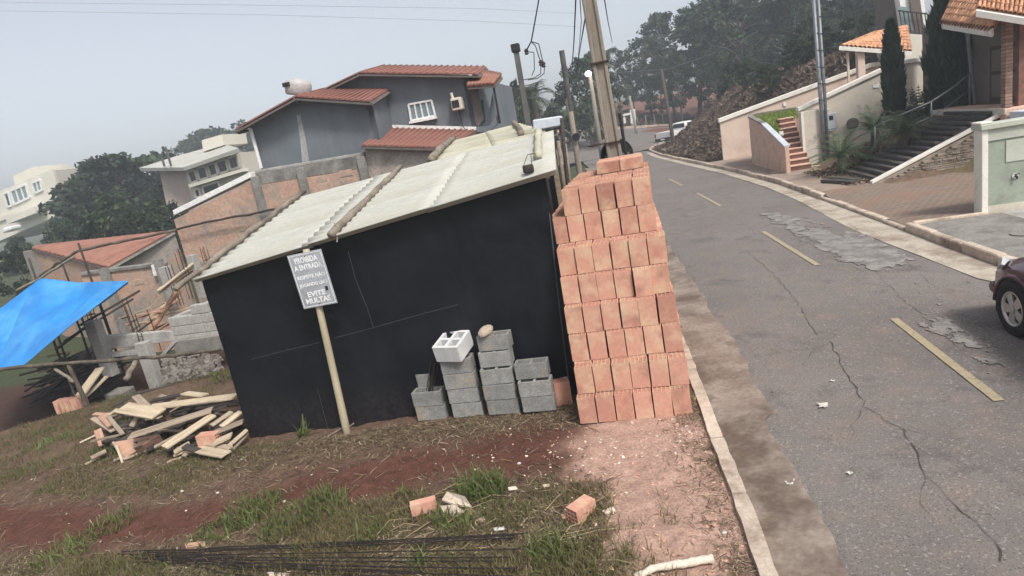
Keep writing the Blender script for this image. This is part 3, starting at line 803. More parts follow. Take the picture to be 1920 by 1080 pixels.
# logs thrown across the roof to hold it down
def log(name, pts, r, mat, label, cat='log', n=9, wob=.012, group=None):
    P_ = []
    for i in range(len(pts) - 1):
        for k in range(6): P_.append(pts[i].lerp(pts[i + 1], k / 6))
    P_.append(pts[-1])
    rr = r if isinstance(r, (tuple, list)) else (r, r)
    P_ = [p + Vector([random.uniform(-wob, wob) for _ in range(3)]) for p in P_]
    rs = [(rr[0] + (rr[1] - rr[0]) * i / (len(P_) - 1)) * random.uniform(.9, 1.12) for i in range(len(P_))]
    o = MB().tube(P_, rs, n).build(name, mat, smooth=True)
    return tag(o, label, cat, group)
def on_roof(a, b2, h): return shed_pt(a, b2) + Vector((0, 0, h))
log('log', [on_roof(.425, -.03, .085), on_roof(.43, .5, .075), on_roof(.44, 1.0, .085)], (.044, .036), 'log', 'thick crooked log lying across the middle of the pale corrugated roof')
log('log', [on_roof(-.02, -.10, .06), on_roof(.012, .45, .085), on_roof(.03, 1.04, .08)], (.036, .034), 'log', 'long grey log along the left edge of the pale corrugated roof')
log('log', [on_roof(.955, .28, .08), on_roof(.953, .6, .085), on_roof(.95, 1.01, .09)], (.05, .045), 'roof_sheet_old', 'pale whitewashed pole at the road end of the corrugated roof')
# a block hung on the end of the last pole as a weight
wt = empty('roof_weight', on_roof(.94, .06, .03), 'dark square stone tied by wire to the road end of the roof', 'weight')
MB().box(on_roof(.935, .055, .085), (.11, .08, .085), STR @ Matrix.Rotation(.35, 3, 'Z')).build('stone', 'wood_dark', wt, bevel=.012)
for k in (-.045, .045):
    MB().tube([on_roof(.935, .055, .125) + SV * k, on_roof(.94, .14, .19) + SV * k * .4, on_roof(.953, .30, .10)], .004, 5).build('wire', 'steel_rust', wt)
# wire binding at the near end of the middle log
MB().tube([on_roof(.428, .02, .16), on_roof(.432, .015, .10), on_roof(.433, 0, .03), on_roof(.433, -.02, -.03)], .009, 6).build('roof_hook', 'log', shed)

# the second shed just behind: older cream sheets
S2 = [PS(815, 305, 9.6), PS(1040, 262, 9.6), PS(968, 232, 13.2), PS(842, 268, 13.2)]
S2 = [PS(812, 306, 9.45), PS(1046, 258, 9.45), PS(975, 234, 12.9), PS(848, 266, 12.9)]
shed2 = empty('shed', W(10.5, -2.2, 0), 'second lower shed roofed with old cream corrugated sheets behind the black one', 'shed')
def s2_pt(a, b2): return (S2[0] * (1 - a) + S2[1] * a) * (1 - b2) + (S2[3] * (1 - a) + S2[2] * a) * b2
for i, (b0, b1) in enumerate(((0, .35), (.33, .68), (.66, 1.0))):
    for j, (a0, a1) in enumerate(((0, .52), (.5, 1.0))):
        corr(a0, a1, b0, b1, .012 * (i % 2) + .012 * j, 'roof_sheet', 'roof_sheet_old', s2_pt, shed2, 3.4, .30, .03)
for a, b2 in ((.04, .04), (.96, .04), (.04, .96), (.96, .96)):
    p = s2_pt(a, b2); MB().box((p.x, p.y, p.z / 2 - .35), (.08, .08, p.z + .6), STR).build('post', 'wood_tan', shed2)
MB().prism([s2_pt(.02, .03) - Vector((0, 0, .06)), s2_pt(.98, .03) - Vector((0, 0, .06)), Vector((s2_pt(.98, .03).x, s2_pt(.98, .03).y, -.2)), Vector((s2_pt(.02, .03).x, s2_pt(.02, .03).y, -.5))], SU * .02).build('plastic_wall', 'black_plastic', shed2)
log('log', [s2_pt(-.01, -.02) + Vector((0, 0, .07)), s2_pt(.0, .5) + Vector((0, 0, .09)), s2_pt(.02, 1.02) + Vector((0, 0, .07))], (.065, .05), 'log', 'pale log along the left edge of the old cream roof')
log('log', [s2_pt(.80, .30) + Vector((0, 0, .07)), s2_pt(.86, .65) + Vector((0, 0, .08)), s2_pt(.93, 1.04) + Vector((0, 0, .07))], (.055, .045), 'log', 'thin log across the right end of the old cream roof')

# odds and ends between the shed and the road
o = MB().prism([PS(998, 225, 11.0), PS(1051, 217, 11.0), PS(1053, 236, 11.0), PS(1000, 246, 11.0)], SU * .35).build('water_box', 'pale_blue', bevel=.02)
tag(o, 'pale blue white box standing behind the black shed roof', 'box')
MB().prism([PS(1001, 247, 11.02), PS(1053, 238, 11.02), PS(1053, 240, 11.02), PS(1001, 250, 11.02)], SU * .4).build('lid', 'dark_trim', o)
for i in range(2):
    a_, b_ = PS(1001 + i * 50, 246 - i * 8, 11.2), None
    MB().box((a_.x, a_.y, a_.z / 2 - .2), (.06, .06, a_.z + .4), STR).build('post', 'pole_dark', o)
for i, (p0, p1, r_, mat, lb) in enumerate((
        ((1047, 262), (1064, 400), .028, 'log', 'pale pole leaning at the road corner of the shed, leftmost of three'),
        ((1054, 222), (1070, 400), .026, 'wood_dark', 'dark upright pole at the road corner of the shed'),
        ((1060, 270), (1076, 400), .022, 'log', 'thin pale pole beside the dark one at the shed corner'))):
    A = PS(p0[0], p0[1], 8.8 + .1 * i); 
    B = PS(p1[0], p1[1], 8.8 + .1 * i); d = (A - B).normalized(); base = A - d * ((A.z + .02) / d.z)
    log('pole', [base, A], r_, mat, lb, 'pole')

# ================================================================== warning sign on its post
base = NG(651, 812); top = PS(598, 575, ST(base)[0])
top = Vector((base.x + (top.x - base.x), top.y, top.z))
sg = empty('warning_sign', base, 'tin warning sign on a slanting wooden post in front of the black shed', 'sign')
dd = (top - base); dn = dd.normalized()
MB().tube([base - dn * .25, base + dd * .12, base + dd * .5, base + dd * .8, base + dd * 1.1, base + dd * 1.42], [.050, .047, .043, .041, .040, .038], 10).build('post', 'post_wood', sg, smooth=True)
cn = [PS(543, 480, ST(base)[0] - .06), PS(606, 465, ST(base)[0] - .06), PS(629, 569, ST(base)[0] - .06), PS(565, 580, ST(base)[0] - .06)]
sc = sum(cn, Vector()) / 4
sx = ((cn[1] + cn[2]) - (cn[0] + cn[3])) / 2; sy = ((cn[0] + cn[1]) - (cn[3] + cn[2])) / 2
SW_, SH_ = sx.length, sy.length
sx.normalize(); sn = sx.cross(sy).normalized(); sy = sn.cross(sx)
if sn.y > 0: sn = -sn
RS = Matrix((sx, sy, sx.cross(sy))).transposed()
MB().box(sc, (SW_, SH_, .006), RS).build('plate', 'sign_plate', sg, bevel=.002)
face = RS @ Vector((0, 0, .0045))
fm = MB(); e = .018; w_ = .006
for dx, dy, lx, ly in ((0, SH_ / 2 - e, SW_ - 2 * e, w_), (0, -SH_ / 2 + e, SW_ - 2 * e, w_), (-SW_ / 2 + e, 0, w_, SH_ - 2 * e - w_ * 1.01), (SW_ / 2 - e, 0, w_, SH_ - 2 * e - w_ * 1.01)):
    fm.box(sc + RS @ Vector((dx, dy, .0045)), (lx, ly, .002), RS)
fm.build('border', 'paint_white', sg)
def lettering(body, cx, cy, height, width, parent, bold=.012, skew=0.0):
    cu = bpy.data.curves.new('lettering', 'FONT'); cu.body = body; cu.size = 1.0; cu.align_x = 'CENTER'; cu.align_y = 'CENTER'; cu.offset = bold; cu.extrude = .01; cu.resolution_u = 3
    to = bpy.data.objects.new('lettering', cu); col.objects.link(to)
    bpy.context.view_layer.update()
    me_ = bpy.data.meshes.new_from_object(to.evaluated_get(bpy.context.evaluated_depsgraph_get()))
    bpy.data.objects.remove(to); bpy.data.curves.remove(cu)
    vs_ = [v_.co.copy() for v_ in me_.vertices]
    x0, x1 = min(v_.x for v_ in vs_), max(v_.x for v_ in vs_); y0, y1 = min(v_.y for v_ in vs_), max(v_.y for v_ in vs_)
    kx = width / (x1 - x0); ky = height / (y1 - y0)
    ctr = sc + RS @ Vector((cx, cy, .0052))
    for v_ in me_.vertices:
        v_.co = RS @ Vector(((v_.co.x - (x0 + x1) / 2) * kx, (v_.co.y - (y0 + y1) / 2) * ky, v_.co.z * .05))
    me_.materials.clear()
    return put('lettering', me_, 'paint_white', ctr, None, parent)
H_ = SH_
for body, cy, hh, ww in (('PROIBIDA', .375, .105, .66), ('A ENTRADA', .245, .095, .80), ('RESPEITE NÃO', .075, .085, .80), ('JOGANDO LIXO', -.085, .078, .82), ('EVITE', -.255, .095, .52), ('MULTAS', -.375, .10, .72)):
    lettering(body, 0.0, cy * H_, hh * H_, ww * SW_, sg, .03)
for py_ in (.43, -.45): MB().lathe(sc + RS @ Vector((0, py_ * SH_, .003)), [(.008, 0), (.008, .006), (.003, .008)], 8, sn).build('nail', 'steel_rust', sg)
MB().box(sc + RS @ Vector((.33 * SW_, -.20 * SH_, .0055)), (.035, .05, .002), RS).build('sticker_scrap', 'dark_trim', sg)

# ================================================================== hollow clay bricks, stacked on end
BW, BD, BH = .176, .131, .283
def brick_mesh(nx=4, ny=3, w=BW, d=BD, h=BH, deep=.135):
    m_ = MB(); g = .0075
    xs = [-w / 2]; ys = [-d / 2]
    cw = (w - g * (nx + 1)) / nx; ch = (d - g * (ny + 1)) / ny
    for i in range(nx): xs += [-w / 2 + g + i * (cw + g), -w / 2 + g + i * (cw + g) + cw]
    xs.append(w / 2)
    for i in range(ny): ys += [-d / 2 + g + i * (ch + g), -d / 2 + g + i * (ch + g) + ch]
    ys.append(d / 2)
    def cap(z, zi, flip):
        idx = {}
        vs_ = []; fs_ = []
        def vid(i, j):
            if (i, j) not in idx: idx[(i, j)] = len(vs_); vs_.append((xs[i], ys[j], z))
            return idx[(i, j)]
        for i in range(len(xs) - 1):
            for j in range(len(ys) - 1):
                hole = i % 2 == 1 and j % 2 == 1
                c = [vid(i, j), vid(i + 1, j), vid(i + 1, j + 1), vid(i, j + 1)]
                if not hole: fs_.append(tuple(c))
                else:
                    b0 = len(vs_)
                    vs_.extend([(xs[i], ys[j], zi), (xs[i + 1], ys[j], zi), (xs[i + 1], ys[j + 1], zi), (xs[i], ys[j + 1], zi)])
                    fs_.append((b0, b0 + 1, b0 + 2, b0 + 3))
                    for k in range(4): fs_.append((c[k], c[(k + 1) % 4], b0 + (k + 1) % 4, b0 + k))
        m_.add(vs_, fs_)
    cap(h, h - deep, False); cap(0, deep, True)
    nxs = len(xs); 
    m_.add([(-w / 2, -d / 2, 0), (w / 2, -d / 2, 0), (w / 2, d / 2, 0), (-w / 2, d / 2, 0), (-w / 2, -d / 2, h), (w / 2, -d / 2, h), (w / 2, d / 2, h), (-w / 2, d / 2, h)], [(0, 1, 5, 4), (1, 2, 6, 5), (2, 3, 7, 6), (3, 0, 4, 7)])
    me_ = m_.mesh('hollow_brick'); me_.materials.append(MATS['clay']); return me_
brick_me = brick_mesh()
ORD2 = ['first', 'second', 'third', 'fourth', 'fifth', 'sixth', 'seventh', 'eighth', 'ninth', 'tenth', 'eleventh', 'twelfth', 'thirteenth', 'fourteenth', 'fifteenth', 'sixteenth', 'seventeenth', 'eighteenth', 'nineteenth', 'twentieth']
ORD = ['first', 'second', 'third', 'fourth', 'fifth', 'sixth', 'seventh', 'eighth']
ROWN = ['bottom row', 'second row up', 'third row up', 'fourth row up', 'fifth row up', 'sixth row up', 'seventh row up', 'eighth row up']
# front faces of each course from sight lines: left end, right end in the picture at the front top edge
front = [((1079, 752), (1293, 722)), ((1075, 695), (1288, 669)), ((1067, 625), (1279, 611)), ((1058, 573), (1268, 557)), ((1050, 519), (1256, 497)), ((1044, 466), (1248, 441)), ((1030, 408), (1228, 383)), ((1052, 355), (1219, 331))]
zc = [.0]
for i in range(8): zc.append(zc[-1] + BH + .004)
stack_rows = []
for r_, (a, b_) in enumerate(front):
    zt = zc[r_ + 1]
    A = PZ(a[0], a[1], zt); B = PZ(b_[0], b_[1], zt)
    stack_rows.append((ST(A), ST(B), zc[r_]))
# setbacks come from the sight lines; keep each course resting on the one beneath
fr_s = []
for r_, (A, B, z0) in enumerate(stack_rows):
    s_m = (A[0] + B[0]) / 2
    if r_: s_m = min(max(s_m, fr_s[-1] - .03), fr_s[-1] + .30)
    fr_s.append(s_m)
fr_s = [fr_s[0] + k for k in (0, .10, .27, .34, .47, .57, .90, .95)]
def place_brick(s, t, z, rz=0.0, label=None, tilt=None, me_=None, group='hollow clay bricks of the tall stack'):
    o = put('hollow_brick', me_ or brick_me, None, W(s, t, z), Euler((tilt[0] if tilt else 0, tilt[1] if tilt else 0, ROTZ + rz)))
    return tag(o, label, 'brick', group)
BACK_S = fr_s[7] + 2.15
t_left0 = sum(r[0][1] for r in stack_rows) / 8
print('STACK', [round(k, 2) for k in fr_s], [(round(r[0][1], 2), round(r[1][1], 2)) for r in stack_rows])
deep_n = [max(1, math.ceil((fr_s[i + 1] - fr_s[i]) / (BD + .010) + .25)) for i in range(7)] + [1]
for r_, (A, B, z0) in enumerate(stack_rows):
    n = 5 if r_ == 7 else 6
    tl, tr_ = A[1], B[1]
    tr_ = max(tr_, tl + n * (BW + .003)); pitch_ = (tr_ - tl) / n
    nr = ROWN[r_]
    for c in range(n):
        t = tl + pitch_ * (c + .5) + random.uniform(-.006, .006)
        s = fr_s[r_] + BD / 2 + random.uniform(-.012, .012)
        rz = random.uniform(-.035, .035)
        if r_ == 4 and c == 4: s -= .045; rz = .02
        if r_ == 5 and c == 5: s -= .02; rz = -.05
        tilt = (random.uniform(-.012, .012), random.uniform(-.012, .012))
        if r_ == 0 and c == 5: tilt = (0, -.05)
        side = ORD[c] + ' from the left'
        if c == n - 1: side = 'at the road end'
        if c == 0: side = 'at the shed end'
        for q_ in range(1, deep_n[r_]):
            place_brick(fr_s[r_] + BD / 2 + q_ * (BD + .010) + random.uniform(-.008, .008), t + random.uniform(-.01, .01), z0, random.uniform(-.03, .03), 'hollow clay brick %s, %s rank of the %s' % (side, ORD[q_], nr))
        place_brick(s, t, z0, rz, 'hollow clay brick %s, front of the %s' % (side if side[:2] == 'at' else side, nr), tilt)
# top course runs back; each column seen from above
core = MB()
def core_brick(s, t, z):
    core.box(W(s, t, z + BH / 2), (BW, BD, BH), STR @ Matrix.Rotation(random.uniform(-.02, .02), 3, 'Z'))
tops = 0
ncol = {}
tl8, tr8 = stack_rows[7][0][1], max(stack_rows[7][1][1], stack_rows[7][0][1] + 5 * (BW + .003)); p8 = (tr8 - tl8) / 5
s = fr_s[7] + BD * 1.5 + .012; k = 1
while s < BACK_S:
    for c in range(5):
        t = tl8 + p8 * (c + .5) + random.uniform(-.008, .008) + .004 * k
        if c >= 3 and k in (1, 2): zz = zc[7]
        far_ = 'nearest' if k < 2 else ''
        place_brick(s + random.uniform(-.01, .01), t, zc[7], random.uniform(-.04, .04), 'hollow clay brick in the top course, %s row back, %s' % (ORD2[k], 'at the shed end' if c == 0 else ('at the road end' if c == 4 else ORD[c] + ' from the left')))
    s += BD + .012; k += 1
# a few more laid flat on top at the back by the road
for i, (ds, c) in enumerate(((1.30, 3.6), (1.30, 2.1), (1.48, 3.6), (1.48, 2.1), (1.66, 3.65), (1.66, 2.1), (1.84, 3.6), (1.84, 2.15), (2.02, 3.6), (2.02, 2.1))):
    o = put('hollow_brick', brick_me, None, W(fr_s[7] + ds, tl8 + p8 * (c + .5) - .14, zc[8] + BD / 2 + .004), Euler((PI / 2, 0, 0))); o.rotation_euler = (Matrix.Rotation(ROTZ + random.uniform(-.05, .05), 3, 'Z') @ Matrix.Rotation(PI / 2, 3, 'Y') @ Matrix.Rotation(PI / 2, 3, 'Z')).to_euler()
    tag(o, 'loose hollow clay brick laid flat on the stack, %s pair back, %s side' % (ORD[i // 2], 'road' if i % 2 == 0 else 'shed'), 'brick', 'loose bricks on top of the stack')
# the bricks behind the front courses, one mass
for r_, (A, B, z0) in enumerate(stack_rows[:7]):
    tl, tr_ = A[1], max(B[1], A[1] + 6 * (BW + .003)); pitch_ = (tr_ - tl) / 6
    s = fr_s[r_] + BD / 2 + deep_n[r_] * (BD + .010)
    while s < BACK_S:
        for c in range(6): core_brick(s + random.uniform(-.008, .008), tl + pitch_ * (c + .5) + random.uniform(-.008, .008), z0)
        s += BD + .008
o = core.build('stacked_bricks', 'clay'); tag(o, 'mass of clay bricks filling the back of the stack', None, None, 'stuff')
p = PG(1056, 765); place_brick(ST(p)[0] + .12, ST(p)[1], gz(p), .3, 'single hollow clay brick on the ground between blocks and stack', None, None, None)

# ================================================================== concrete blocks in front of the shed
KW, KD, KH = .37, .175, .178
def block_mesh(w=KW, d=KD, h=KH, nx=2, ny=1, wall=.026, deep=.12):
    m_ = MB(); cw = (w - wall * (nx + 1)) / nx; ch = (d - wall * (ny + 1)) / ny
    xs = [-w / 2]; ys = [-d / 2]
    for i in range(nx): xs += [-w / 2 + wall + i * (cw + wall), -w / 2 + wall + i * (cw + wall) + cw]
    xs.append(w / 2)
    for i in range(ny): ys += [-d / 2 + wall + i * (ch + wall), -d / 2 + wall + i * (ch + wall) + ch]
    ys.append(d / 2)
    for i in range(len(xs) - 1):
        for j in range(len(ys) - 1):
            a, b2, c, e_ = (xs[i], ys[j]), (xs[i + 1], ys[j]), (xs[i + 1], ys[j + 1]), (xs[i], ys[j + 1])
            if i % 2 == 1 and j % 2 == 1:
                m_.add([(*k, h) for k in (a, b2, c, e_)] + [(*k, h - deep) for k in (a, b2, c, e_)], [(4, 5, 6, 7)] + [(k, (k + 1) % 4, 4 + (k + 1) % 4, 4 + k) for k in range(4)])
            else: m_.add([(*k, h) for k in (a, b2, c, e_)], [(0, 1, 2, 3)])
    m_.add([(-w / 2, -d / 2, 0), (w / 2, -d / 2, 0), (w / 2, d / 2, 0), (-w / 2, d / 2, 0), (-w / 2, -d / 2, h), (w / 2, -d / 2, h), (w / 2, d / 2, h), (-w / 2, d / 2, h)], [(0, 1, 5, 4), (1, 2, 6, 5), (2, 3, 7, 6), (3, 0, 4, 7), (0, 3, 2, 1)])
    bm = bmesh.new(); me_ = m_.mesh('concrete_block'); bm.from_mesh(me_)
    bmesh.ops.remove_doubles(bm, verts=bm.verts, dist=1e-5); bmesh.ops.recalc_face_normals(bm, faces=bm.faces)
    es = [e_ for e_ in bm.edges if len(e_.link_faces) == 2 and e_.calc_face_angle(0) > .8 and all(abs(v_.co.x) > w / 2 - 1e-4 or abs(v_.co.y) > d / 2 - 1e-4 for v_ in e_.verts)]
    bmesh.ops.bevel(bm, geom=es, offset=.007, segments=2, affect='EDGES')
    bm.to_mesh(me_); bm.free(); return me_
block_me = block_mesh(); block_me.materials.append(MATS['block'])
pale_me = block_mesh(.33, .36, .20, 2, 2, .038, .15); pale_me.materials.append(MATS['block_pale'])
GB = 'grey concrete blocks stacked in front of the black shed'
cols_ = [  # (centre px of bottom front edge, set-back shifts per level, names)
    ('leftmost', (810, 787), [0.0, .01, ], 0), ('second', (877, 781), [0, -.01, .01, .0], 0), ('third', (943, 776), [0, .0, .01, .10, ], 0), ('rightmost', (1012, 771), [0, -.01, .06], 0)]
cols_ = [('leftmost', (811, 788), [0, 0], [0, -.01]), ('second', (879, 782), [0, .0, -.005, .01], [0, -.012, -.02, -.028]), ('third', (946, 777), [0, 0, .02, .09], [0, -.01, -.012, -.012]), ('rightmost', (1012, 772), [0, 0, .08], [0, -.006, -.03])]
LV = ['lowest', 'second from the ground', 'third from the ground', 'topmost grey block']
bt = {}
for nm, px, sh, lat in cols_:
    p = PZ(px[0], px[1], -.12 if nm == 'leftmost' else (-.09 if nm == 'second' else (-.05 if nm == 'third' else -.02)))
    s0, t0 = ST(p); z = p.z
    for lv, ds in enumerate(sh):
        top_ = lv == len(sh) - 1
        o = put('concrete_block', block_me, None, W(s0 + KD / 2 + ds, t0 + lat[lv], z), Euler((0, 0, ROTZ + random.uniform(-.04, .04) + (.02 if nm == 'second' else -.015))))
        tag(o, 'grey concrete block, %s in the %s pile before the black shed' % ('topmost' if top_ else LV[lv], nm), 'block', GB)
        bt[nm] = (s0 + KD / 2 + ds, t0 + lat[lv], z + KH + .003)
        z += KH + .003
# a block behind the leftmost pile, one behind the third pile
s0, t0, z0 = bt['leftmost']
o = put('concrete_block', block_me, None, W(s0 + .185, t0 + .03, z0 - .01), Euler((.05, 0, ROTZ + .05))); tag(o, 'grey concrete block tipped up behind the leftmost pile', 'block', GB)
o = put('concrete_block', block_me, None, W(s0 + .185, t0 + .03, z0 - .195), Euler((0, 0, ROTZ + .02))); tag(o, 'grey concrete block hidden low behind the leftmost pile', 'block', GB)
s0, t0, z0 = bt['third']
o = put('concrete_block', block_me, None, W(s0 + .04, t0 + .01, z0), Euler((.0, 0, ROTZ - .05))); tag(o, 'grey concrete block under the loose stone, top of the third pile', 'block', GB)
st_z = z0 + KH
s0, t0, z0 = bt['second']
o = put('concrete_block', pale_me, None, W(s0 + .03, t0 - .01, z0 + .03), Euler((.22, .02, ROTZ - .22))); tag(o, 'pale new concrete block with four square holes, tipped on the second pile', 'block')
# loose stone
def stone_mesh(name, r, seed, sq=(1, .75, .6)):
    bm = bmesh.new(); bmesh.ops.create_icosphere(bm, subdivisions=2, radius=r)
    rr = random.Random(seed); offs = [Vector((rr.uniform(-1, 1), rr.uniform(-1, 1), rr.uniform(-1, 1))).normalized() for _ in range(7)]
    for v_ in bm.verts:
        d = v_.co.normalized(); k = 1 - .22 * max(0, max(d.dot(o_) for o_ in offs[:4]) - .55) - .15 * rr.random() * .6
        v_.co = Vector((v_.co.x * sq[0], v_.co.y * sq[1], v_.co.z * sq[2])) * k
    me_ = bpy.data.meshes.new(name); bm.to_mesh(me_); bm.free(); return me_
s3, t3, _ = bt['third']
o = put('stone', stone_mesh('stone', .105, 4, (1, .7, .62)), 'stone', W(s3 - .02, t3 - .06, st_z + .055), Euler((.3, -.45, .4))); tag(o, 'rough brown stone resting on the third pile of blocks', 'stone')
# steel offcuts leaning on the leftmost pile
s1, t1, z1 = bt['leftmost']
for i in range(7):
    a = W(s1 - .03 + random.uniform(-.03, .03), t1 - .02 + i * .012, z1 - .05); b_ = W(s1 + .12, t1 + .10 + i * .016, z1 + .36 + random.uniform(-.05, .06))
    o = MB().tube([a, a.lerp(b_, .5) + SV * .01, b_], .006, 6).build('steel_offcut', 'steel_black'); tag(o, 'short dark steel offcut leaning from the leftmost block pile', 'bar', 'steel offcuts leaning on the blocks')
# ================================================================== neighbours on the left
def dz(p, z): return Vector((p.x, p.y, z))
def wp(name, pts, s, mat, parent=None, th=.15, bevel=0.0, ofs=0.0):
    P_ = [(PS(p[0], p[1], s) if not isinstance(p, Vector) else p) - SU * ofs for p in pts]
    return MB().prism(P_, SU * th).build(name, mat, parent, bevel=bevel)
def bar(name, a, b_, w, mat, parent, d=None):
    a = Vector(a); b_ = Vector(b_); R = frame3(b_ - a, (-SU.x, -SU.y, 0))
    return MB().box((a + b_) / 2, ((b_ - a).length, w, d or w), R).build(name, mat, parent)
def win(parent, c4, s, n=3, glass='glass_sky', frame='fascia_white', fw=.05, sill=True):
    P_ = [PS(*c, s) - SU * .03 for c in c4]           # tl tr br bl
    w = MB().prism(P_, SU * .02).build('window', glass, parent)
    for i in range(4): bar('frame', P_[i] - SU * .015, P_[(i + 1) % 4] - SU * .015, fw, frame, w)
    for k in range(1, n):
        bar('mullion', P_[0].lerp(P_[1], k / n) - SU * .015, P_[3].lerp(P_[2], k / n) - SU * .015, fw * .7, frame, w)
    if sill:
        d = (P_[2] - P_[3]); bar('sill', P_[3] - d * .06 - SU * .05 - Vector((0, 0, .05)), P_[2] + d * .06 - SU * .05 - Vector((0, 0, .05)), .07, 'fascia_white', w, .12)
    return w

SB = 14.2
# boundary wall: three lengths of rough masonry
wl = empty('boundary_wall', W(SB, -6.5, -.6), 'tall rough brick wall with patchy plaster behind the black shed', 'wall')
def courses(c4, s, rows, mat, parent, name='brick', w=.34, h=.17, keep=.6, proud=.012, seed=3):
    """courses that show through the plaster, each brick a piece"""
    rr = random.Random(seed); me_cache = []
    for i in range(4):
        m_ = MB().box((0, 0, 0), (w - .014, .05, h - .014)); me_cache.append(m_.mesh(name, bevel=.008)); me_cache[-1].materials.append(MATS[mat])
    tl, tr_, br, bl = [PS(*c, s) for c in c4]
    H0 = (tl - bl).length; nr = max(1, int(H0 / h)); 
    for r_ in range(nr):
        k = (r_ + .5) / nr; a = tl.lerp(bl, k); b_ = tr_.lerp(br, k); L = (b_ - a).length; off = (r_ % 2) * w / 2
        x = off + w / 2
        while x < L - w / 2:
            if rr.random() < keep:
                p = a + (b_ - a) * (x / L)
                put(name, rr.choice(me_cache), None, p - SU * (proud + rr.uniform(-.006, .006)) + SU * .03, Euler((0, 0, ROTZ)), parent)
            x += w
segA = [(332, 410), (474, 337), (487, 345), (487, 420)]
A0, A1 = PS(326, 412, SB), PS(476, 336, SB)
MB().prism([A0, A1, dz(A1, -1.2), dz(A0, -1.2)], SU * .18).build('wall_panel', 'wall_old', wl)
cA, cB = PS(326, 404, SB - .05), PS(470, 333, SB - .05)
MB().prism([cA, cB, cB + Vector((0, 0, .13)), cA + Vector((0, 0, .13))], SU * .35).build('coping', 'fascia_white', wl, bevel=.01)
B0, B1 = PS(478, 325, SB), PS(682, 291, SB)
bm_ = .30
MB().prism([B0 - Vector((0, 0, bm_)), B1 - Vector((0, 0, bm_)), dz(B1, -.6), dz(B0, -1.2)], SU * .16).build('wall_panel', 'wall_old', wl)
MB().prism([B0, B1, B1 - Vector((0, 0, bm_)), B0 - Vector((0, 0, bm_))], SU * .17).build('concrete_beam', 'wall_beam', wl, bevel=.01)
MB().prism([B0 + Vector((0, 0, .0)), B1, B1 + Vector((0, 0, .07)), B0 + Vector((0, 0, .07))], SU * .30).build('coping', 'concrete', wl, bevel=.008)
for px in (481, 566, 680):
    p = PS(px, 345 - (px - 480) * .17, SB - .03); MB().box(dz(p, 1.0), (.2, .12, 4.3), STR).build('concrete_pillar', 'wall_beam', wl, bevel=.01)
p0, p1 = PS(490, 400, SB - .02), PS(690, 350, SB - .02)
MB().prism([p0, p1, p1 - Vector((0, 0, .12)), p0 - Vector((0, 0, .12))], SU * .14).build('concrete_beam', 'wall_beam', wl)
courses([(490, 372), (560, 352), (560, 380), (492, 398)], SB, 3, 'wall_old', wl, keep=.55, seed=5)
courses([(590, 330), (672, 310), (676, 345), (594, 368)], SB, 3, 'wall_old', wl, keep=.4, seed=8)
courses([(350, 430), (470, 370), (478, 440), (360, 520)], SB, 3, 'wall_old', wl, keep=.16, seed=9)
# low wall running on to the left
lw = empty('garden_wall', W(SB, -11, -1), 'low plastered brick wall below the red tiled cottage', 'wall')
L0, L1, L2, L3 = PS(150, 512, SB + .1), PS(205, 505, SB + .1), PS(312, 492, SB + .1), PS(330, 470, SB + .1)
MB().prism([L0, L1, L2, L3, dz(L3, -1.4), dz(L0, -1.4)], SU * .16).build('wall_panel', 'wall_old', lw)
wp('coping', [(150, 512), (205, 505), (312, 492), (312, 497), (205, 510), (150, 517)], SB + .05, 'wall_beam', lw, .3)
for px in (192, 300): 
    p = PS(px, 500, SB); MB().box(dz(p, .2), (.22, .14, 2.6), STR).build('concrete_pillar', 'wall_beam', lw)
courses([(200, 520), (290, 505), (300, 540), (208, 560)], SB + .1, 3, 'wall_old', lw, keep=.25, seed=11)
o = wp('meter_cover', [(283, 497), (296, 494), (301, 514), (288, 518)], SB - .05, 'fascia_white', None, .08); tag(o, 'small pale cabinet door on the low wall under the cottage', 'cabinet')

# ---- grey house
gh = empty('grey_house', W(18, -4, 0), 'grey plastered two storey house with red roofs behind the brick wall', 'house')
SF, SM = 14.9, 17.4
def lowz(c, s, z): return dz(PS(*c, s), z)
# front wing: gable wall, side wall, two roof slopes
gw = [PS(468, 236, SF), PS(551, 182, SF), PS(696, 187, SF), PS(720, 262, SF)]
MB().prism([gw[0], gw[1], gw[2], dz(gw[2], .5), dz(gw[0], .5)], SU * .18).build('gable_wall', 'plaster_grey', gh)
sw = [gw[2], PS(722, 171, SM), dz(PS(722, 171, SM), .5), dz(gw[2], .5)]
MB().prism(sw, -SV * .15).build('side_wall', 'plaster_grey', gh)
wp('plaster_repair', [(556, 216), (563, 215), (573, 260), (580, 303), (567, 306), (563, 260)], SF, 'plaster_patch', gh, .01, 0, .006)
e1 = SU * -.35
lf, lm = PS(442, 240, SF - .35), PS(552, 179, SF - .35)
bk1, bk2 = PS(500, 225, SM + 3), PS(615, 156, SM + 3)
def roof_slab(a, b_, c, d, mat, parent, th=.10, name='roof', edge='fascia_dark'):
    r_ = MB().prism([a, b_, c, d], (0, 0, -.035)).build(name, mat, parent)
    for p, q_ in ((a, b_), (b_, c), (c, d), (d, a)): bar('fascia', p - Vector((0, 0, .04 + th / 2)), q_ - Vector((0, 0, .04 + th / 2)), .05, edge, r_, th)
    return r_
def tile_rows(a, b_, c, d, n, m_, mat, parent, r=.07):
    """rolls of the roof covering, each a long half-round ridge from eave ab to ridge dc"""
    for i in range(n):
        k = (i + .5) / n; p, q_ = a.lerp(b_, k), d.lerp(c, k)
        MB().tube([p + Vector((0, 0, .0)), q_ + Vector((0, 0, .0))], r, 6, True).build('roof_roll', mat, parent, smooth=True)
ra, rb = lm, PS(694, 188, SF - .35); rc, rd = PS(729, 166, SM - .05), PS(604, 166, SM - .05)
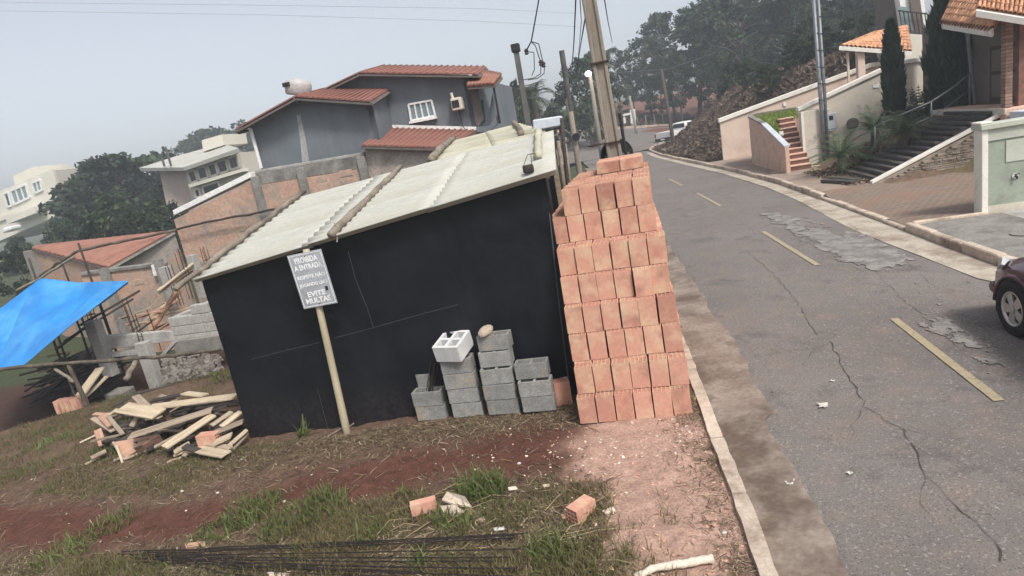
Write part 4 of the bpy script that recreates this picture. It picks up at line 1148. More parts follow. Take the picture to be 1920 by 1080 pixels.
R1 = roof_slab(ra, rb, rc, rd, 'roof_red', gh)
tile_rows(ra, rb, rc, rd, 14, 1, 'roof_red', R1, .03)
ld = rd + (lf - lm) * .75
roof_slab(lf, lm, rd, rd + (lf - lm), 'roof_red', gh, .14)
# eave strip and downpipe at the left end
dp = PS(470, 242, SF - .12); dq = PS(487, 316, SF - .12)
MB().tube([PS(452, 239, SF - .2), dp, dz(dp, dq.z)], .045, 8).build('downpipe', 'fascia_white', gh)
# main block
mwl = [PS(612, 166, SM), PS(680, 136, SM), PS(876, 140, SM)]
mr = PS(893, 240, SM)
MB().prism([mwl[0], mwl[1], mwl[2], dz(mwl[2], .5), dz(mwl[0], .5)], SU * .2).build('main_wall', 'plaster_grey', gh)
q1 = [mwl[2], mwl[2] + SU * 7]
MB().prism([mwl[2], mwl[2] + SU * 7, dz(mwl[2] + SU * 7, .5), dz(mwl[2], .5)], -SV * .15).build('side_wall', 'plaster_grey', gh)
m1, m2 = PS(672, 134.5, SM - .35), PS(896, 137.5, SM - .35)
m3, m4 = PS(912, 124, SM + 3.6), PS(716, 122, SM + 3.6)
R2 = roof_slab(m1, m2, m3, m4, 'roof_red', gh)
tile_rows(m1, m2, m3, m4, 18, 1, 'roof_red', R2, .035)
m0 = PS(606, 166, SM - .35); m5 = PS(640, 155, SM + 3.6)
roof_slab(m0, m1, m4, m4 + (m0 - m1), 'roof_red', gh, .14)
win(gh, [(767, 196), (810, 188), (817, 217), (772, 226)], SM, 4)
win(gh, [(688, 219), (698, 214), (705, 243), (693, 248)], SF + 1.0, 3, 'glass_dark', 'dark_trim', .04, False)
# porch roof with barrel tiles at the road end
pr1, pr2, pr3, pr4 = PS(877, 161, SM - .4), PS(926, 157, SM - .4), PS(940, 142, SM + 1.6), PS(893, 133, SM + 1.6)
R3 = roof_slab(pr1, pr2, pr3, pr4, 'roof_red', gh, .07)
for i in range(8):
    k = (i + .5) / 8; a, b_ = pr1.lerp(pr2, k), pr4.lerp(pr3, k)
    MB().tube([a + (a - b_) * .03 + Vector((0, 0, .03)), b_ + Vector((0, 0, .03))], .07, 8).build('roof_tile', 'roof_red_old', R3, smooth=True)
pc = PS(925, 160, SM - .3); MB().tube([pc, dz(pc, PS(934, 232, SM - .3).z)], .03, 6).build('porch_post', 'dark_trim', gh)
wp('glass_screen', [(896, 190), (906, 186), (910, 228), (900, 236)], SM + .6, 'glass_teal', gh, .03)
wp('parapet', [(893, 238), (916, 236), (933, 216), (935, 230), (918, 246), (894, 248)], SM - .25, 'plaster_grey', gh, .12)
wp('wing_wall', [(918, 206), (923, 176), (926, 190), (934, 218), (917, 232)], SM + .3, 'plaster_grey', gh, .1)
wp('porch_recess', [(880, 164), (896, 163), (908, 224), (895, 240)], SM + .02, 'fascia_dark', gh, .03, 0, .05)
# air conditioner on the wall
ac = empty('air_conditioner', PS(858, 196, SM - .3), 'pale boxed air conditioner on the grey house wall', 'air conditioner')
c = PS(858, 195, SM - .17)
MB().box(c, (.30, .30, .33), STR).build('case', 'cream', ac, bevel=.02)
MB().box(c - SU * .155 - SV * .02, (.20, .01, .20), STR).build('grille', 'dark_trim', ac)
MB().tube([c + Vector((-.1, 0, .17)), c + Vector((-.12, 0, .32))], .04, 8).build('vent_pipe', 'cream', ac)
MB().tube([c - Vector((0, 0, .17)), c - Vector((-.02, 0, .6)), c - Vector((-.2, 0, .95))], .012, 5).build('drain_hose', 'dark_trim', ac)
# water tank on the roof
tk = PS(557, 166, SF + .6)
o = MB().lathe(tk - Vector((0, 0, .16)), [(.30, 0), (.33, .05), (.34, .26), (.30, .34), (.12, .40), (.0, .41)], 18, (.25, -.1, 1)).build('tank', 'water_tank', smooth=True)
tag(o, 'tilted grey water tank at the peak of the grey house roof', 'water tank')
MB().box(tk + Vector((-.16, -.3, .10)), (.20, .06, .10), STR).build('tank_opening', 'dark_trim', o)
# annex with its own red lean-to roof and a wall of bare blocks
an = empty('annex', W(15, -3.2, 0), 'low annex of bare grey blocks under a red lean-to roof', 'annex')
a1, a2 = PS(678, 271, SB - .1), PS(826, 274, SB - .1); a2 = PS(842, 275, SB - .1)
a3, a4 = PS(893, 243, SM - .05), PS(720, 239, SM - .05)
R4 = roof_slab(a1, a2, a3, a4, 'roof_red', an, .07)
tile_rows(a1, a2, a3, a4, 16, 1, 'roof_red', R4, .03)
n0, n1 = PS(682, 276, SB + .1), PS(838, 280, SB + .1)
MB().prism([n0, n1, dz(n1, -.5), dz(n0, -.5)], SU * .15).build('block_wall', 'wall_block', an)
courses([(686, 282), (836, 284), (800, 330), (696, 335)], SB + .12, 3, 'wall_block', an, 'block', .40, .20, .93, .014, 21)
fl = [PS(720, 237, SM - .1), PS(893, 241, SM - .1)]
bar('flashing', fl[0], fl[1], .10, 'fascia_white', an, .03)

# ---- cottage with red tiles at the far left
ct = empty('cottage', W(19, -14, -1), 'small cottage with a faded red tiled roof beyond the blue tarpaulin', 'house')
k1, k2, k3 = PS(60, 465, 18.0), PS(204, 501, 16.0), PS(326, 433, 19.5)
k0 = PS(66, 461, 19.5)
Rk = MB().add([k1, k2, k3, k0], [(0, 1, 2, 3)]).build('roof', 'roof_red_old', ct, solid=.06)
for i in range(18):
    k = (i + .5) / 18; a, b_ = k1.lerp(k2, k), k0.lerp(k3, k)
    MB().tube([a, b_], .05, 6).build('roof_roll', 'roof_red_old', Rk, smooth=True)
bar('fascia', k1 - Vector((0, 0, .08)), k2 - Vector((0, 0, .08)), .06, 'fascia_dark', Rk, .08)
bar('fascia', k2 - Vector((0, 0, .08)), k3 - Vector((0, 0, .08)), .06, 'wall_beam', Rk, .08)
w1, w2, w0 = PS(64, 470, 18.0), PS(200, 504, 16.2), PS(42, 472, 19.5)
MB().prism([w1, w2, dz(w2, -1.5), dz(w1, -1.5)], SU * .15).build('front_wall', 'wall_old', ct)
MB().prism([w0, w1, dz(w1, -1.5), dz(w0, -1.5)], SU * .15).build('side_wall', 'wall_block', ct)
MB().prism([w2, k3 - Vector((0, 0, .15)), dz(k3, -1.5), dz(w2, -1.5)], -SV * .12).build('side_wall', 'wall_block', ct)

# ---- two pale houses on the far slope
fa = empty('far_house', PS(340, 420, 40), 'pale two storey house with a flat light roof and wide glazing beyond the trees', 'house')
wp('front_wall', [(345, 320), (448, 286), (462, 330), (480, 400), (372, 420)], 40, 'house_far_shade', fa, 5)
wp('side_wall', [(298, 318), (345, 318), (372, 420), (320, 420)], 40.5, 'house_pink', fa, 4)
for (c4, mt) in (([(352, 322), (366, 318), (372, 338), (360, 343)], 'glass_dark'), ([(370, 317), (386, 311), (392, 332), (376, 337)], 'glass_dark'), ([(390, 310), (404, 305), (410, 326), (396, 331)], 'glass_dark'), ([(406, 304), (424, 298), (430, 320), (413, 325)], 'glass_dark'), ([(428, 297), (444, 291), (450, 313), (434, 318)], 'glass_dark'), ([(365, 356), (374, 353), (378, 368), (369, 371)], 'glass_dark'), ([(380, 350), (410, 340), (414, 352), (384, 366)], 'glass_dark')):
    win(fa, c4, 39.95, 1, mt, 'house_far', .14, False)
wp('balcony_slab', [(352, 346), (452, 316), (454, 322), (355, 352)], 39.4, 'house_far', fa, .8)
rf = [PS(262, 318, 40), PS(345, 317, 38.8), PS(449, 281, 38.8), PS(418, 272, 44), PS(330, 296, 44)]
MB().add(rf, [(0, 1, 2, 3, 4)]).build('roof', 'roof_sheet', fa, solid=.25)
wp('roof_box', [(378, 263), (416, 252), (420, 272), (381, 284)], 42, 'house_far', fa, 3)
for px, y0, y1 in ((310, 275, 312), (303, 294, 312)):
    a = PS(px, y0, 39); MB().tube([a, dz(a, PS(px + 6, y1, 39).z)], .08, 6).build('mast', 'pole_dark', fa)
fb = empty('far_house', PS(60, 430, 75), 'pale cream two storey house with large windows at the left edge', 'house')
wp('front_wall', [(-40, 375), (98, 317), (118, 400), (-20, 460)], 75, 'house_far', fb, 8)
wp('upper_box', [(24, 330), (64, 312), (70, 332), (28, 348)], 78, 'house_far', fb, 6)
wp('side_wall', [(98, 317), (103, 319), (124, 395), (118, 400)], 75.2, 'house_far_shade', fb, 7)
wp('string_course', [(-30, 418), (110, 363), (112, 371), (-28, 426)], 74.7, 'house_far', fb, .5)
win(fb, [(20, 358), (49, 346), (56, 370), (28, 383)], 74.95, 3, 'glass_sky', 'fascia_white', .25, False)
win(fb, [(61, 343), (76, 337), (80, 356), (66, 362)], 74.95, 2, 'glass_sky', 'fascia_white', .25, False)
win(fb, [(8, 363), (16, 360), (23, 385), (15, 388)], 74.95, 1, 'glass_dark', 'fascia_white', .25, False)
win(fb, [(28, 398), (62, 385), (66, 398), (33, 412)], 74.95, 3, 'glass_dark', 'fascia_white', .25, False)
wp('balcony', [(10, 408), (62, 388), (66, 400), (14, 420)], 73, 'house_far', fb, 2)
o = MB().prism([PS(4, 428, 66), PS(19, 424, 66), PS(21, 432, 66), PS(4, 438, 66)], SU * 1.6).build('parked_car', 'pickup_white', bevel=.15); tag(o, 'distant white car at the extreme left under the cream house', 'car')

# ================================================================== blue tarpaulin shelter
tops_ = [(-70, 600, 10.4), (0, 578, 10.6), (76, 521, 11.2), (150, 530, 11.0), (238, 527, 10.3)]
bots_ = [(-70, 700, 8.9), (0, 692, 8.95), (42, 686, 8.95), (128, 613, 9.4), (239, 528, 10.28)]
def pl(L, k):
    x = k * (len(L) - 1); i = min(int(x), len(L) - 2); f = x - i
    a, b_ = PS(L[i][0], L[i][1], L[i][2]), PS(L[i + 1][0], L[i + 1][1], L[i + 1][2]); return a.lerp(b_, f)
P_ = []
for i in range(141):
    k = i / 140; a, b_ = pl(tops_, k), pl(bots_, k); r_ = []
    for j in range(71):
        f = j / 70; p = a.lerp(b_, f); L = (a - b_).length
        sag = -.10 * math.sin(PI * f) * min(1, L) - .05 * math.sin(PI * f) * math.sin(k * 9)
        fold = .022 * math.sin(22 * f + 6 * k + 2 * math.sin(9 * k)) * math.sin(PI * f) * (.3 + k) + .03 * (float(fbm(np.array(k * 9), np.array(f * 3), 81)) - .5)
        a1 = math.atan2(f - .02, 1.02 - k); a2 = math.atan2(f - .45, k + .02)
        cre = .035 * (1 - abs(math.sin(a1 * 7 + .6))) ** 5 * max(0, k - .35) * 1.5 + .05 * (1 - abs(math.sin(a2 * 5 + .4))) ** 5 * max(0, .75 - k) - .03 * (1 - abs(math.sin(k * 7 + f * 2.4))) ** 6
        r_.append(p + Vector((0, 0, sag + fold + 2.2 * cre * math.sin(PI * min(1, f * 1.1)))))
    P_.append(r_)
tp = empty('tarpaulin', W(9.5, -12, 0), 'bright blue tarpaulin slung over the building site', 'tarpaulin')
MB().grid(P_).build('sheet', 'tarp_blue', tp, smooth=True, solid=.004)
hem = [pl(bots_, k / 30) + Vector((0, 0, -.005)) for k in range(31)]
MB().tube(hem, .010, 5).build('hem', 'tarp_blue', tp)
cr1 = [PS(0, 582, 9.9), PS(45, 588, 9.95), PS(90, 588, 10.0), PS(150, 578, 10.1)]
MB().tube([pl(bots_, .8), pl(bots_, .8) + (PS(163, 603, 10.3) - PS(130, 612, 9.4))], .006, 5).build('tie_rope', 'twig', tp)
# its frame of poles and bamboo
log('rail_pole', [PS(-40, 698, 8.9), PS(60, 686, 8.95), PS(200, 676, 9.0), PS(310, 668, 9.1), PS(412, 655, 9.2)], (.038, .03), 'bamboo_dark', 'long dark pole carried level below the blue tarpaulin', 'pole', wob=.01)
b0 = PS(128, 680, 9.0); b1 = PS(159, 767, 9.0)
log('shelter_post', [Vector((b0.x, b0.y, b0.z + .02)), Vector((b0.x + .04, b0.y, b1.z - .1))], (.035, .045), 'bamboo_dark', 'dark forked post under the front rail of the tarpaulin', 'post')
log('shelter_brace', [PS(103, 692, 8.98), PS(140, 716, 9.0)], .03, 'log', 'short pale brace nailed to the forked post', 'brace')
log('rail_pole', [PS(66, 524, 11.3), PS(105, 496, 11.3), PS(147, 470, 11.3), PS(235, 451, 11.6), PS(330, 432, 12)], (.03, .03), 'bamboo_dark', 'dark pole rising behind the tarpaulin in front of the cottage roof', 'pole')
log('rail_pole', [PS(30, 545, 11.0), PS(78, 520, 11.2), PS(140, 480, 11.2)], .028, 'log', 'pale pole under the upper edge of the tarpaulin', 'pole')
for i, (a, b_, s) in enumerate((((147, 456), (185, 590), 11.3), ((54, 484), (74, 590), 11.5), ((116, 488), (132, 560), 11.6), ((184, 560), (200, 620), 11.0), ((100, 636), (115, 690), 9.8), ((128, 560), (150, 640), 10.6))):
    A = PS(*a, s); B = PS(*b_, s)
    log('shelter_pole', [A, Vector((A.x, A.y, -1.0))], .022, 'wood_dark', 'thin dark upright pole of the tarpaulin shelter, %s of six from the left' % (['third', 'leftmost', 'second', 'rightmost', 'fourth', 'fifth'][i]), 'pole', group='thin poles of the tarpaulin shelter')
log('wall_pole', [PS(322, 432, 14.0), PS(400, 414, 14.0), PS(480, 400, 14.0), PS(556, 383, 14.0)], .028, 'wood_dark', 'thin dark pole along the face of the brick wall', 'pole')

# ================================================================== building site
SK = 10.5
site = empty('unfinished_building', W(SK, -10, -.9), 'unfinished concrete frame of columns and a beam on the building site', 'frame')
def colm(px0, py0, px1, py1, wpx, s, nm, parent, mat='concrete', d=.2):
    a = PS(px0, py0, s); b_ = PS(px1, py1, s); w_ = (PS(px0 + wpx, py0, s) - a).length
    top_ = (a + PS(px0 + wpx, py0, s)) / 2
    return MB().box((top_.x, top_.y, (top_.z + b_.z) / 2), (w_, d, top_.z - b_.z), STR).build(nm, mat, parent, bevel=.01)
colm(163, 601, 200, 705, 20, SK, 'column', site); colm(257, 641, 290, 735, 21, SK - .05, 'column', site)
be = [PS(184, 632, SK + .04), PS(321, 621, SK + .04), PS(326, 648, SK + .04), PS(190, 664, SK + .04)]
MB().prism([be[0], be[1], dz(be[1], be[0].z - .30), dz(be[0], be[0].z - .30)], SU * .14).build('beam', 'concrete', site, bevel=.01)
be = [PS(200, 663, SK + .03), PS(262, 655, SK + .03)]
MB().prism([be[0], be[1], be[1] - Vector((0, 0, .1)), be[0] - Vector((0, 0, .1))], SU * .1).build('tie', 'concrete', site)
q0, q1_ = PS(298, 668, SK - .1), PS(322, 642, SK - .1)
MB().prism([q0, q1_, q1_ + SV * .12, q0 + SV * .12], SU * .1).build('strut', 'concrete', site)
MB().box(dz(PS(212, 700, SK - .1), -.9), (.45, .4, .35), STR).build('footing', 'concrete_dark', site, bevel=.03)
def cage(c, h, parent, n=4, r=.05):
    root = parent
    for i in range(n):
        a = c + SV * ((i % 2) - .5) * r * 2 + SU * ((i // 2) - .5) * r * 2
        MB().tube([a - Vector((0, 0, .2)), a + Vector((random.uniform(-.03, .03), 0, h * random.uniform(.85, 1.1)))], .008, 5).build('reinforcing_bar', 'steel_rust', root)
    for k in (.25, .55): 
        pts = [c + SV * x * r + SU * y * r + Vector((0, 0, h * k)) for x, y in ((-1, -1), (1, -1), (1, 1), (-1, 1), (-1, -1))]
        MB().tube(pts, .005, 4).build('stirrup', 'steel_rust', root)
cage(PS(174, 603, SK + .1), .30, site); cage(PS(268, 642, SK + .05), .26, site)
# block wall of the site: every block a piece
bw = empty('block_wall', W(SK, -9, -.6), 'half built wall of pale concrete blocks beside the black shed', 'wall')
bme = MB().box((0, 0, 0), (.385, .14, .19)).mesh('block', bevel=.008); bme.materials.append(MATS['concrete'])
tl = PS(313, 597, SK + .05); t0 = ST(tl)[1]
for r_ in range(4):
    for c in range(8):
        t = t0 + .2 + c * .395 + (.197 if r_ % 2 else 0)
        if r_ == 0 and c in (2, 3): pass
        put('block', bme, None, W(SK + .12, t - (.2 if r_ % 2 else 0), tl.z - .1 - r_ * .198), Euler((0, 0, ROTZ)), bw)
for c, h in ((1, 1), (3, 1), (4, 1), (4, 2), (5, 1), (5, 2), (5, 3), (6, 1), (6, 2), (6, 3)):
    put('block', bme, None, W(SK + .12, t0 + .2 + c * .395 + (.2 if h % 2 else 0), tl.z - .1 + h * .198), Euler((0, 0, ROTZ)), bw)
for r_ in range(4):
    for c in range(5): put('block', bme, None, W(SK + .42 + c * .395, t0 + .07, tl.z - .1 - r_ * .198 + (0 if c < 2 else 0)), Euler((0, 0, ROTZ + PI / 2)), bw)
MB().prism([PS(322, 640, SK - .08), PS(415, 628, SK - .08), dz(PS(415, 628, SK - .08), PS(330, 668, SK - .08).z), PS(330, 668, SK - .08)], SU * .18).build('ground_beam', 'concrete_dark', bw, bevel=.015)
colm(352, 478, 366, 560, 13, 12.6, 'column', bw); colm(300, 500, 312, 560, 15, 13.2, 'column', bw)
cage(PS(345, 505, 12.2) - Vector((0, 0, .5)), .9, bw); cage(PS(322, 520, 12.4) - Vector((0, 0, .5)), .8, bw); cage(PS(388, 490, 12.6) - Vector((0, 0, .3)), .6, bw)
# rebar standing free
for i, (a, b_) in enumerate((((236, 560), (252, 628)), ((240, 570), (256, 632)), ((262, 588), (272, 640)), ((284, 580), (292, 625)), ((246, 556), (262, 630)))):
    A, B = PS(*a, 11.4), PS(*b_, 11.4); o = MB().tube([B - Vector((0, 0, .4)), Vector((B.x - .02, B.y, A.z))], .010, 5).build('standing_bar', 'steel_rust'); tag(o, 'rusty bar standing up behind the concrete beam, %s of five from the left' % ['first', 'second', 'fourth', 'fifth', 'third'][i], 'bar', 'standing bars on the site')
o = log('prop_log', [PS(282, 622, 11.6), PS(308, 585, 11.7), PS(334, 540, 11.8)], (.055, .045), 'log_orange', 'orange peeled log propped against the site wall')
log('log', [PS(236, 712, 10.1), PS(256, 676, 10.5)], (.06, .055), 'log', 'short pale log lying between the two concrete columns')
# ---- lumber on the site and the heap of boards beside the shed
plank_cache = {}
def plank(name, a, b_, w, th, mat, label, cat='board', group=None, up=None, roll=0.0, parent=None):
    d = b_ - a; R = frame3(d, up or (0, 0, 1))
    if roll: R = R @ Matrix.Rotation(roll, 3, 'X')
    m_ = MB().box((0, 0, 0), (d.length, w, th))
    me_ = m_.mesh(name, bevel=min(.004, th * .2))
    o = put(name, me_, mat, (a + b_) / 2, R.to_euler(), parent)
    return tag(o, label, cat, group) if label else o
HB = 'boards in the heap beside the black shed'
ZB = -.36
heap = [  # a px, b px, z above soil at a and b, width m, mat, label
    ((279, 764), (442, 743), .38, .46, .17, 'wood_light', 'long straight pale board along the top back of the heap'),
    ((229, 764), (298, 776), .52, .46, .24, 'wood_light', 'short wide cream board lying on top of the heap'),
    ((254, 742), (280, 768), .36, .40, .12, 'wood_tan', 'tan board poking up behind the cream board'),
    ((243, 818), (398, 768), .34, .40, .21, 'wood_tan', 'long broad tan board slanting through the heap'),
    ((308, 839), (400, 778), .24, .36, .17, 'wood_light', 'long pale board slanting to the shed, front right of heap'),
    ((396, 798), (434, 772), .36, .42, .10, 'wood_light', 'narrow cream board near the shed, upper of a pair'),
    ((415, 800), (452, 772), .34, .40, .09, 'wood_light', 'narrow cream board touching the shed, lower of a pair'),
    ((400, 812), (456, 790), .30, .34, .20, 'wood_tan', 'wide tan board end beside the shed wall'),
    ((403, 830), (434, 816), .26, .30, .17, 'wood_light', 'short cream board end, lowest step of the heap by the shed'),
    ((360, 841), (424, 852), .16, .20, .15, 'wood_light', 'pale board lying across the front foot of the heap'),
    ((390, 832), (432, 840), .20, .22, .08, 'wood_tan', 'tan board under the stepped board ends'),
    ((424, 840), (463, 806), .20, .30, .07, 'wood_light', 'thin pale edge board against the shed plastic'),
    ((426, 853), (464, 812), .12, .24, .06, 'wood_tan', 'thin tan edge board lowest against the shed plastic'),
    ((326, 848), (356, 831), .14, .18, .12, 'wood_light', 'pale board stub in the middle front of the heap'),
    ((327, 854), (360, 841), .09, .12, .07, 'wood_light', 'narrow pale stub under the middle of the heap'),
    ((344, 856), (363, 839), .10, .14, .07, 'wood_tan', 'small tan stub beside the middle stubs'),
    ((315, 866), (341, 857), .03, .05, .07, 'wood_light', 'pale splinter on the ground in front of the heap'),
    ((189, 780), (207, 798), .30, .28, .09, 'wood_pink', 'short pinkish board at the left end of the heap'),
    ((202, 780), (230, 814), .34, .24, .06, 'wood_tan', 'thin tan batten leaning at the left end of the heap'),
    ((174, 784), (212, 808), .22, .20, .08, 'wood_tan', 'weathered board sticking out left of the heap'),
    ((177, 776), (203, 778), .24, .26, .07, 'wood_pink', 'pinkish slat at the upper left corner of the heap'),
    ((183, 806), (193, 835), .20, .08, .10, 'wood_pink', 'pinkish plank end standing at the left foot of the heap'),
    ((222, 802), (256, 788), .26, .30, .10, 'wood_dark', 'dark weathered board under the cream board'),
    ((203, 779), (220, 767), .36, .38, .06, 'wood_light', 'small bright offcut at the upper left of the heap'),
    ((276, 785), (301, 782), .40, .40, .10, 'wood_light', 'small pale offcut under the wide cream board'),
    ((346, 737), (384, 741), .46, .46, .14, 'wood_light', 'orange tinted short board at the back of the heap'),
    ((210, 764), (258, 738), .32, .38, .05, 'wood_dark', 'blackened batten at the back left of the heap'),
    ((258, 738), (326, 720), .38, .44, .05, 'wood_dark', 'long blackened batten along the back of the heap'),
    ((285, 752), (350, 737), .34, .38, .10, 'wood_dark', 'dark board behind the long pale board'),
    ((369, 765), (443, 752), .34, .40, .06, 'wood_dark', 'dark batten under the long pale board'),
    ((350, 789), (426, 760), .24, .36, .07, 'wood_dark', 'dark rail under the broad tan board'),
    ((213, 864), (234, 855), .03, .05, .06, 'wood_tan', 'tan offcut on the soil before the tilted panel'),
    ((246, 800), (262, 774), .28, .42, .10, 'wood_tan', 'tan triangular board end in the middle of the heap'),
    ((290, 812), (350, 790), .14, .22, .12, 'wood_dark', 'dark board deep inside the heap'),
    ((300, 742), (330, 752), .30, .30, .08, 'wood_tan', 'weathered stub among the dark boards'),
    ((208, 790), (250, 806), .14, .12, .12, 'wood_dark', 'dark board low at the left of the heap'),
]
for a, b_, za, zb, w_, mt, lb in heap:
    A = PZ(*a, ZB + za); B = PZ(*b_, ZB + zb)
    plank('board', A, B, w_, .026, mt, lb, 'board', HB, roll=random.uniform(-.18, .18))
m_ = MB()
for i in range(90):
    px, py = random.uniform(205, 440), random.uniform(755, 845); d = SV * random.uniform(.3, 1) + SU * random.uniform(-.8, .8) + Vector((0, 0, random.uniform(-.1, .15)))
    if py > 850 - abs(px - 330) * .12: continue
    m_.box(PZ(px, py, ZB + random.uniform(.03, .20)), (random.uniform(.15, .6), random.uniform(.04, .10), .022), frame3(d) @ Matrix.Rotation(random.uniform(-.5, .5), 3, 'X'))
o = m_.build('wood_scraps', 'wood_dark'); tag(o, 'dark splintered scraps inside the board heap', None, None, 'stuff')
m_ = MB()
for i in range(24):
    px, py = random.uniform(180, 440), random.uniform(760, 855); d = SV * random.uniform(.3, 1) + SU * random.uniform(-.8, .8) + Vector((0, 0, random.uniform(-.1, .25)))
    m_.box(PZ(px, py, ZB + random.uniform(.03, .26)), (random.uniform(.12, .5), random.uniform(.03, .08), .02), frame3(d) @ Matrix.Rotation(random.uniform(-.5, .5), 3, 'X'))
o = m_.build('wood_scraps', 'wood_tan'); tag(o, 'pale splintered scraps inside the board heap', None, None, 'stuff')
# tilted shuttering panel: face, edge board, stake
pn = empty('shuttering_panel', PZ(260, 850, ZB), 'tilted pinkish shuttering panel at the front left of the heap', 'panel')
c4 = [PZ(213, 829, ZB + .22), PZ(233, 861, ZB + .02), PZ(308, 833, ZB + .05), PZ(298, 814, ZB + .26)]
nn = (c4[1] - c4[0]).cross(c4[3] - c4[0]).normalized(); nn = nn if nn.z > 0 else -nn
MB().prism(c4, nn * -.02).build('face', 'wood_pink', pn)
plank('edge_board', c4[1] + nn * .01, c4[2] + nn * .01, .05, .03, 'wood_tan', None, parent=pn)
plank('edge_board', c4[0] + nn * .012, c4[1] + nn * .012, .03, .03, 'wood_tan', None, parent=pn)
plank('stake', PZ(218, 835, ZB + .2), PZ(230, 868, ZB + .0), .03, .02, 'wood_light', None, parent=pn)
for a, b_, lb in (((150, 830), (183, 814), 'loose pale slat in the grass left of the heap, upper of two'), ((160, 871), (186, 857), 'loose pale slat in the grass left of the heap, lower of two')):
    A, B = NG(*a, .02), NG(*b_, .05); plank('slat', A, B, .045, .018, 'wood_light', lb, 'slat')
p = PZ(375, 826, ZB + .24)
o = put('hollow_brick', brick_me, None, p, Euler((PI / 2 * 1.0, 0, ROTZ + 1.45))); o.rotation_euler = Euler((0, PI / 2, ROTZ + .05)); tag(o, 'orange hollow brick lying on the board heap', 'brick')
# bundle of long battens on the wall of the site
for i in range(9):
    A = PS(297 + random.uniform(-2, 2), 549 + random.uniform(-4, 4) - i * .6, 11.2 + .04 * i); B = PS(366 + random.uniform(-3, 4), 491 + i * 2.2, 12.6 + .03 * i)
    plank('batten', A, B, .07, .03, 'wood_light', 'long pale batten in the bundle leaning over the site wall', 'batten', 'battens leaning over the site wall')
for i, (a, b_, mt) in enumerate((((246, 622), (312, 568), 'wood_light'), ((250, 628), (318, 578), 'wood_tan'), ((262, 612), (322, 572), 'wood_light'), ((240, 610), (300, 560), 'wood_tan'))):
    plank('batten', PS(*a, 11.8), PS(*b_, 12.4), .10, .03, mt, 'pale board lying behind the concrete beam, %s of four from the front' % ORD[[0, 1, 2, 3][i]], 'board', 'boards behind the concrete beam')
# dark rotting boards under the tarpaulin, too many to part
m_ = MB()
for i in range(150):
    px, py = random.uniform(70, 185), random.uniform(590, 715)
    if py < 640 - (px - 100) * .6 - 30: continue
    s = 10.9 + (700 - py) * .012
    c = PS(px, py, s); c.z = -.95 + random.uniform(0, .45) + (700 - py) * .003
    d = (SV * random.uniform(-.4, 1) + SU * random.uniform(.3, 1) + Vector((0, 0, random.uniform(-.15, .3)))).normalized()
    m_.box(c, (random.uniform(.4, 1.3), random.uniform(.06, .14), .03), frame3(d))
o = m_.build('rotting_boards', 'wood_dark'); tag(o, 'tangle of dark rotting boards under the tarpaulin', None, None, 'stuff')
for i, (a, b_, mt) in enumerate((((105, 655), (178, 600), 'wood_dark'), ((120, 640), (250, 560), 'wood_dark'), ((150, 610), (262, 545), 'wood_dark'), ((68, 700), (92, 692), 'wood_light'), ((92, 668), (130, 660), 'wood_tan'))):
    plank('board', PS(*a, 10.9), PS(*b_, 12.0), .09, .04, mt, ['dark rail rising under the tarpaulin, lowest of three', 'dark rail rising to the wall, middle of three', 'dark rail rising to the wall, topmost of three', 'cream offcut under the blue tarpaulin', 'tan offcut among the rotting boards'][i], 'board')
# row of orange bricks and shuttering by the forked post
sb = 9.35
pz0 = PS(128, 772, sb)
for i in range(8):
    p = PS(110, 760, sb)
    o = put('hollow_brick', brick_me, None, W(sb + .02 * (i % 2), ST(p)[1] + .02 + i * .078, pz0.z + .0), Euler((0, 0, ROTZ + PI / 2 + random.uniform(-.08, .08)))); o.scale = (1, .55, .95)
    tag(o, 'orange brick in the short row by the forked post, %s from the left' % ORD[i], 'brick', 'bricks by the forked post')
for i in range(14):
    px, py = random.uniform(215, 330), random.uniform(575, 640); A = PS(px, py, 11.6); A.z = max(A.z - .25, -.8)
    d = (SV * random.uniform(.2, 1) + SU * random.uniform(-.3, 1) + Vector((0, 0, random.uniform(-.1, .35)))).normalized() * random.uniform(.5, 1.4)
    plank('board', A, A + d, random.uniform(.06, .16), .03, random.choice(['wood_tan', 'wood_dark', 'wood_light', 'wood_pink']), 'stray board among the clutter behind the concrete beam', 'board', 'stray boards behind the concrete beam')
for i, (a, b_) in enumerate((((150, 742), (188, 690)), ((152, 752), (200, 706)))):
    A, B = PS(*a, 9.5), PS(*b_, 10.2); plank('board', A, B, .20 if not i else .08, .04, 'wood_light', ['wide pale shuttering board behind the forked post', 'narrow pale shuttering board behind the forked post'][i], 'board')
# rubble beside the shed
rme = [stone_mesh('rubble_stone', .07, 30 + i, (1, random.uniform(.6, .9), random.uniform(.5, .8))) for i in range(5)]
m_ = MB()
def rubble(name, area, n, rmin, rmax, zf, mat, label):
    m_ = MB()
    for i in range(n):
        px, py = random.uniform(area[0], area[2]), random.uniform(area[1], area[3])
        p = zf(px, py); me_ = random.choice(rme); k = random.uniform(rmin, rmax)
        R = Euler((random.uniform(0, 6), random.uniform(0, 6), random.uniform(0, 6))).to_matrix()
        m_.add([p + R @ v_.co * k for v_ in me_.vertices], [tuple(f.vertices) for f in me_.polygons])
    o = m_.build(name, mat); tag(o, label, None, None, 'stuff'); return o
m_ = MB()
for i in range(330):
    px, py = random.uniform(308, 414), random.uniform(668, 724); p = PS(px, py, 9.95 - (py - 690) * .012)
    k = random.choice([.05, .07, .09, .12, .16]); m_.box(p, (k * random.uniform(.8, 2), k * random.uniform(.5, 1), k * random.uniform(.3, .7)), Euler((random.uniform(0, 6), random.uniform(0, 6), random.uniform(0, 6))).to_matrix())
o = m_.build('rubble', 'rubble', bevel=.006); tag(o, 'broken masonry rubble between the site and the shed', None, None, 'stuff')
m_ = MB()

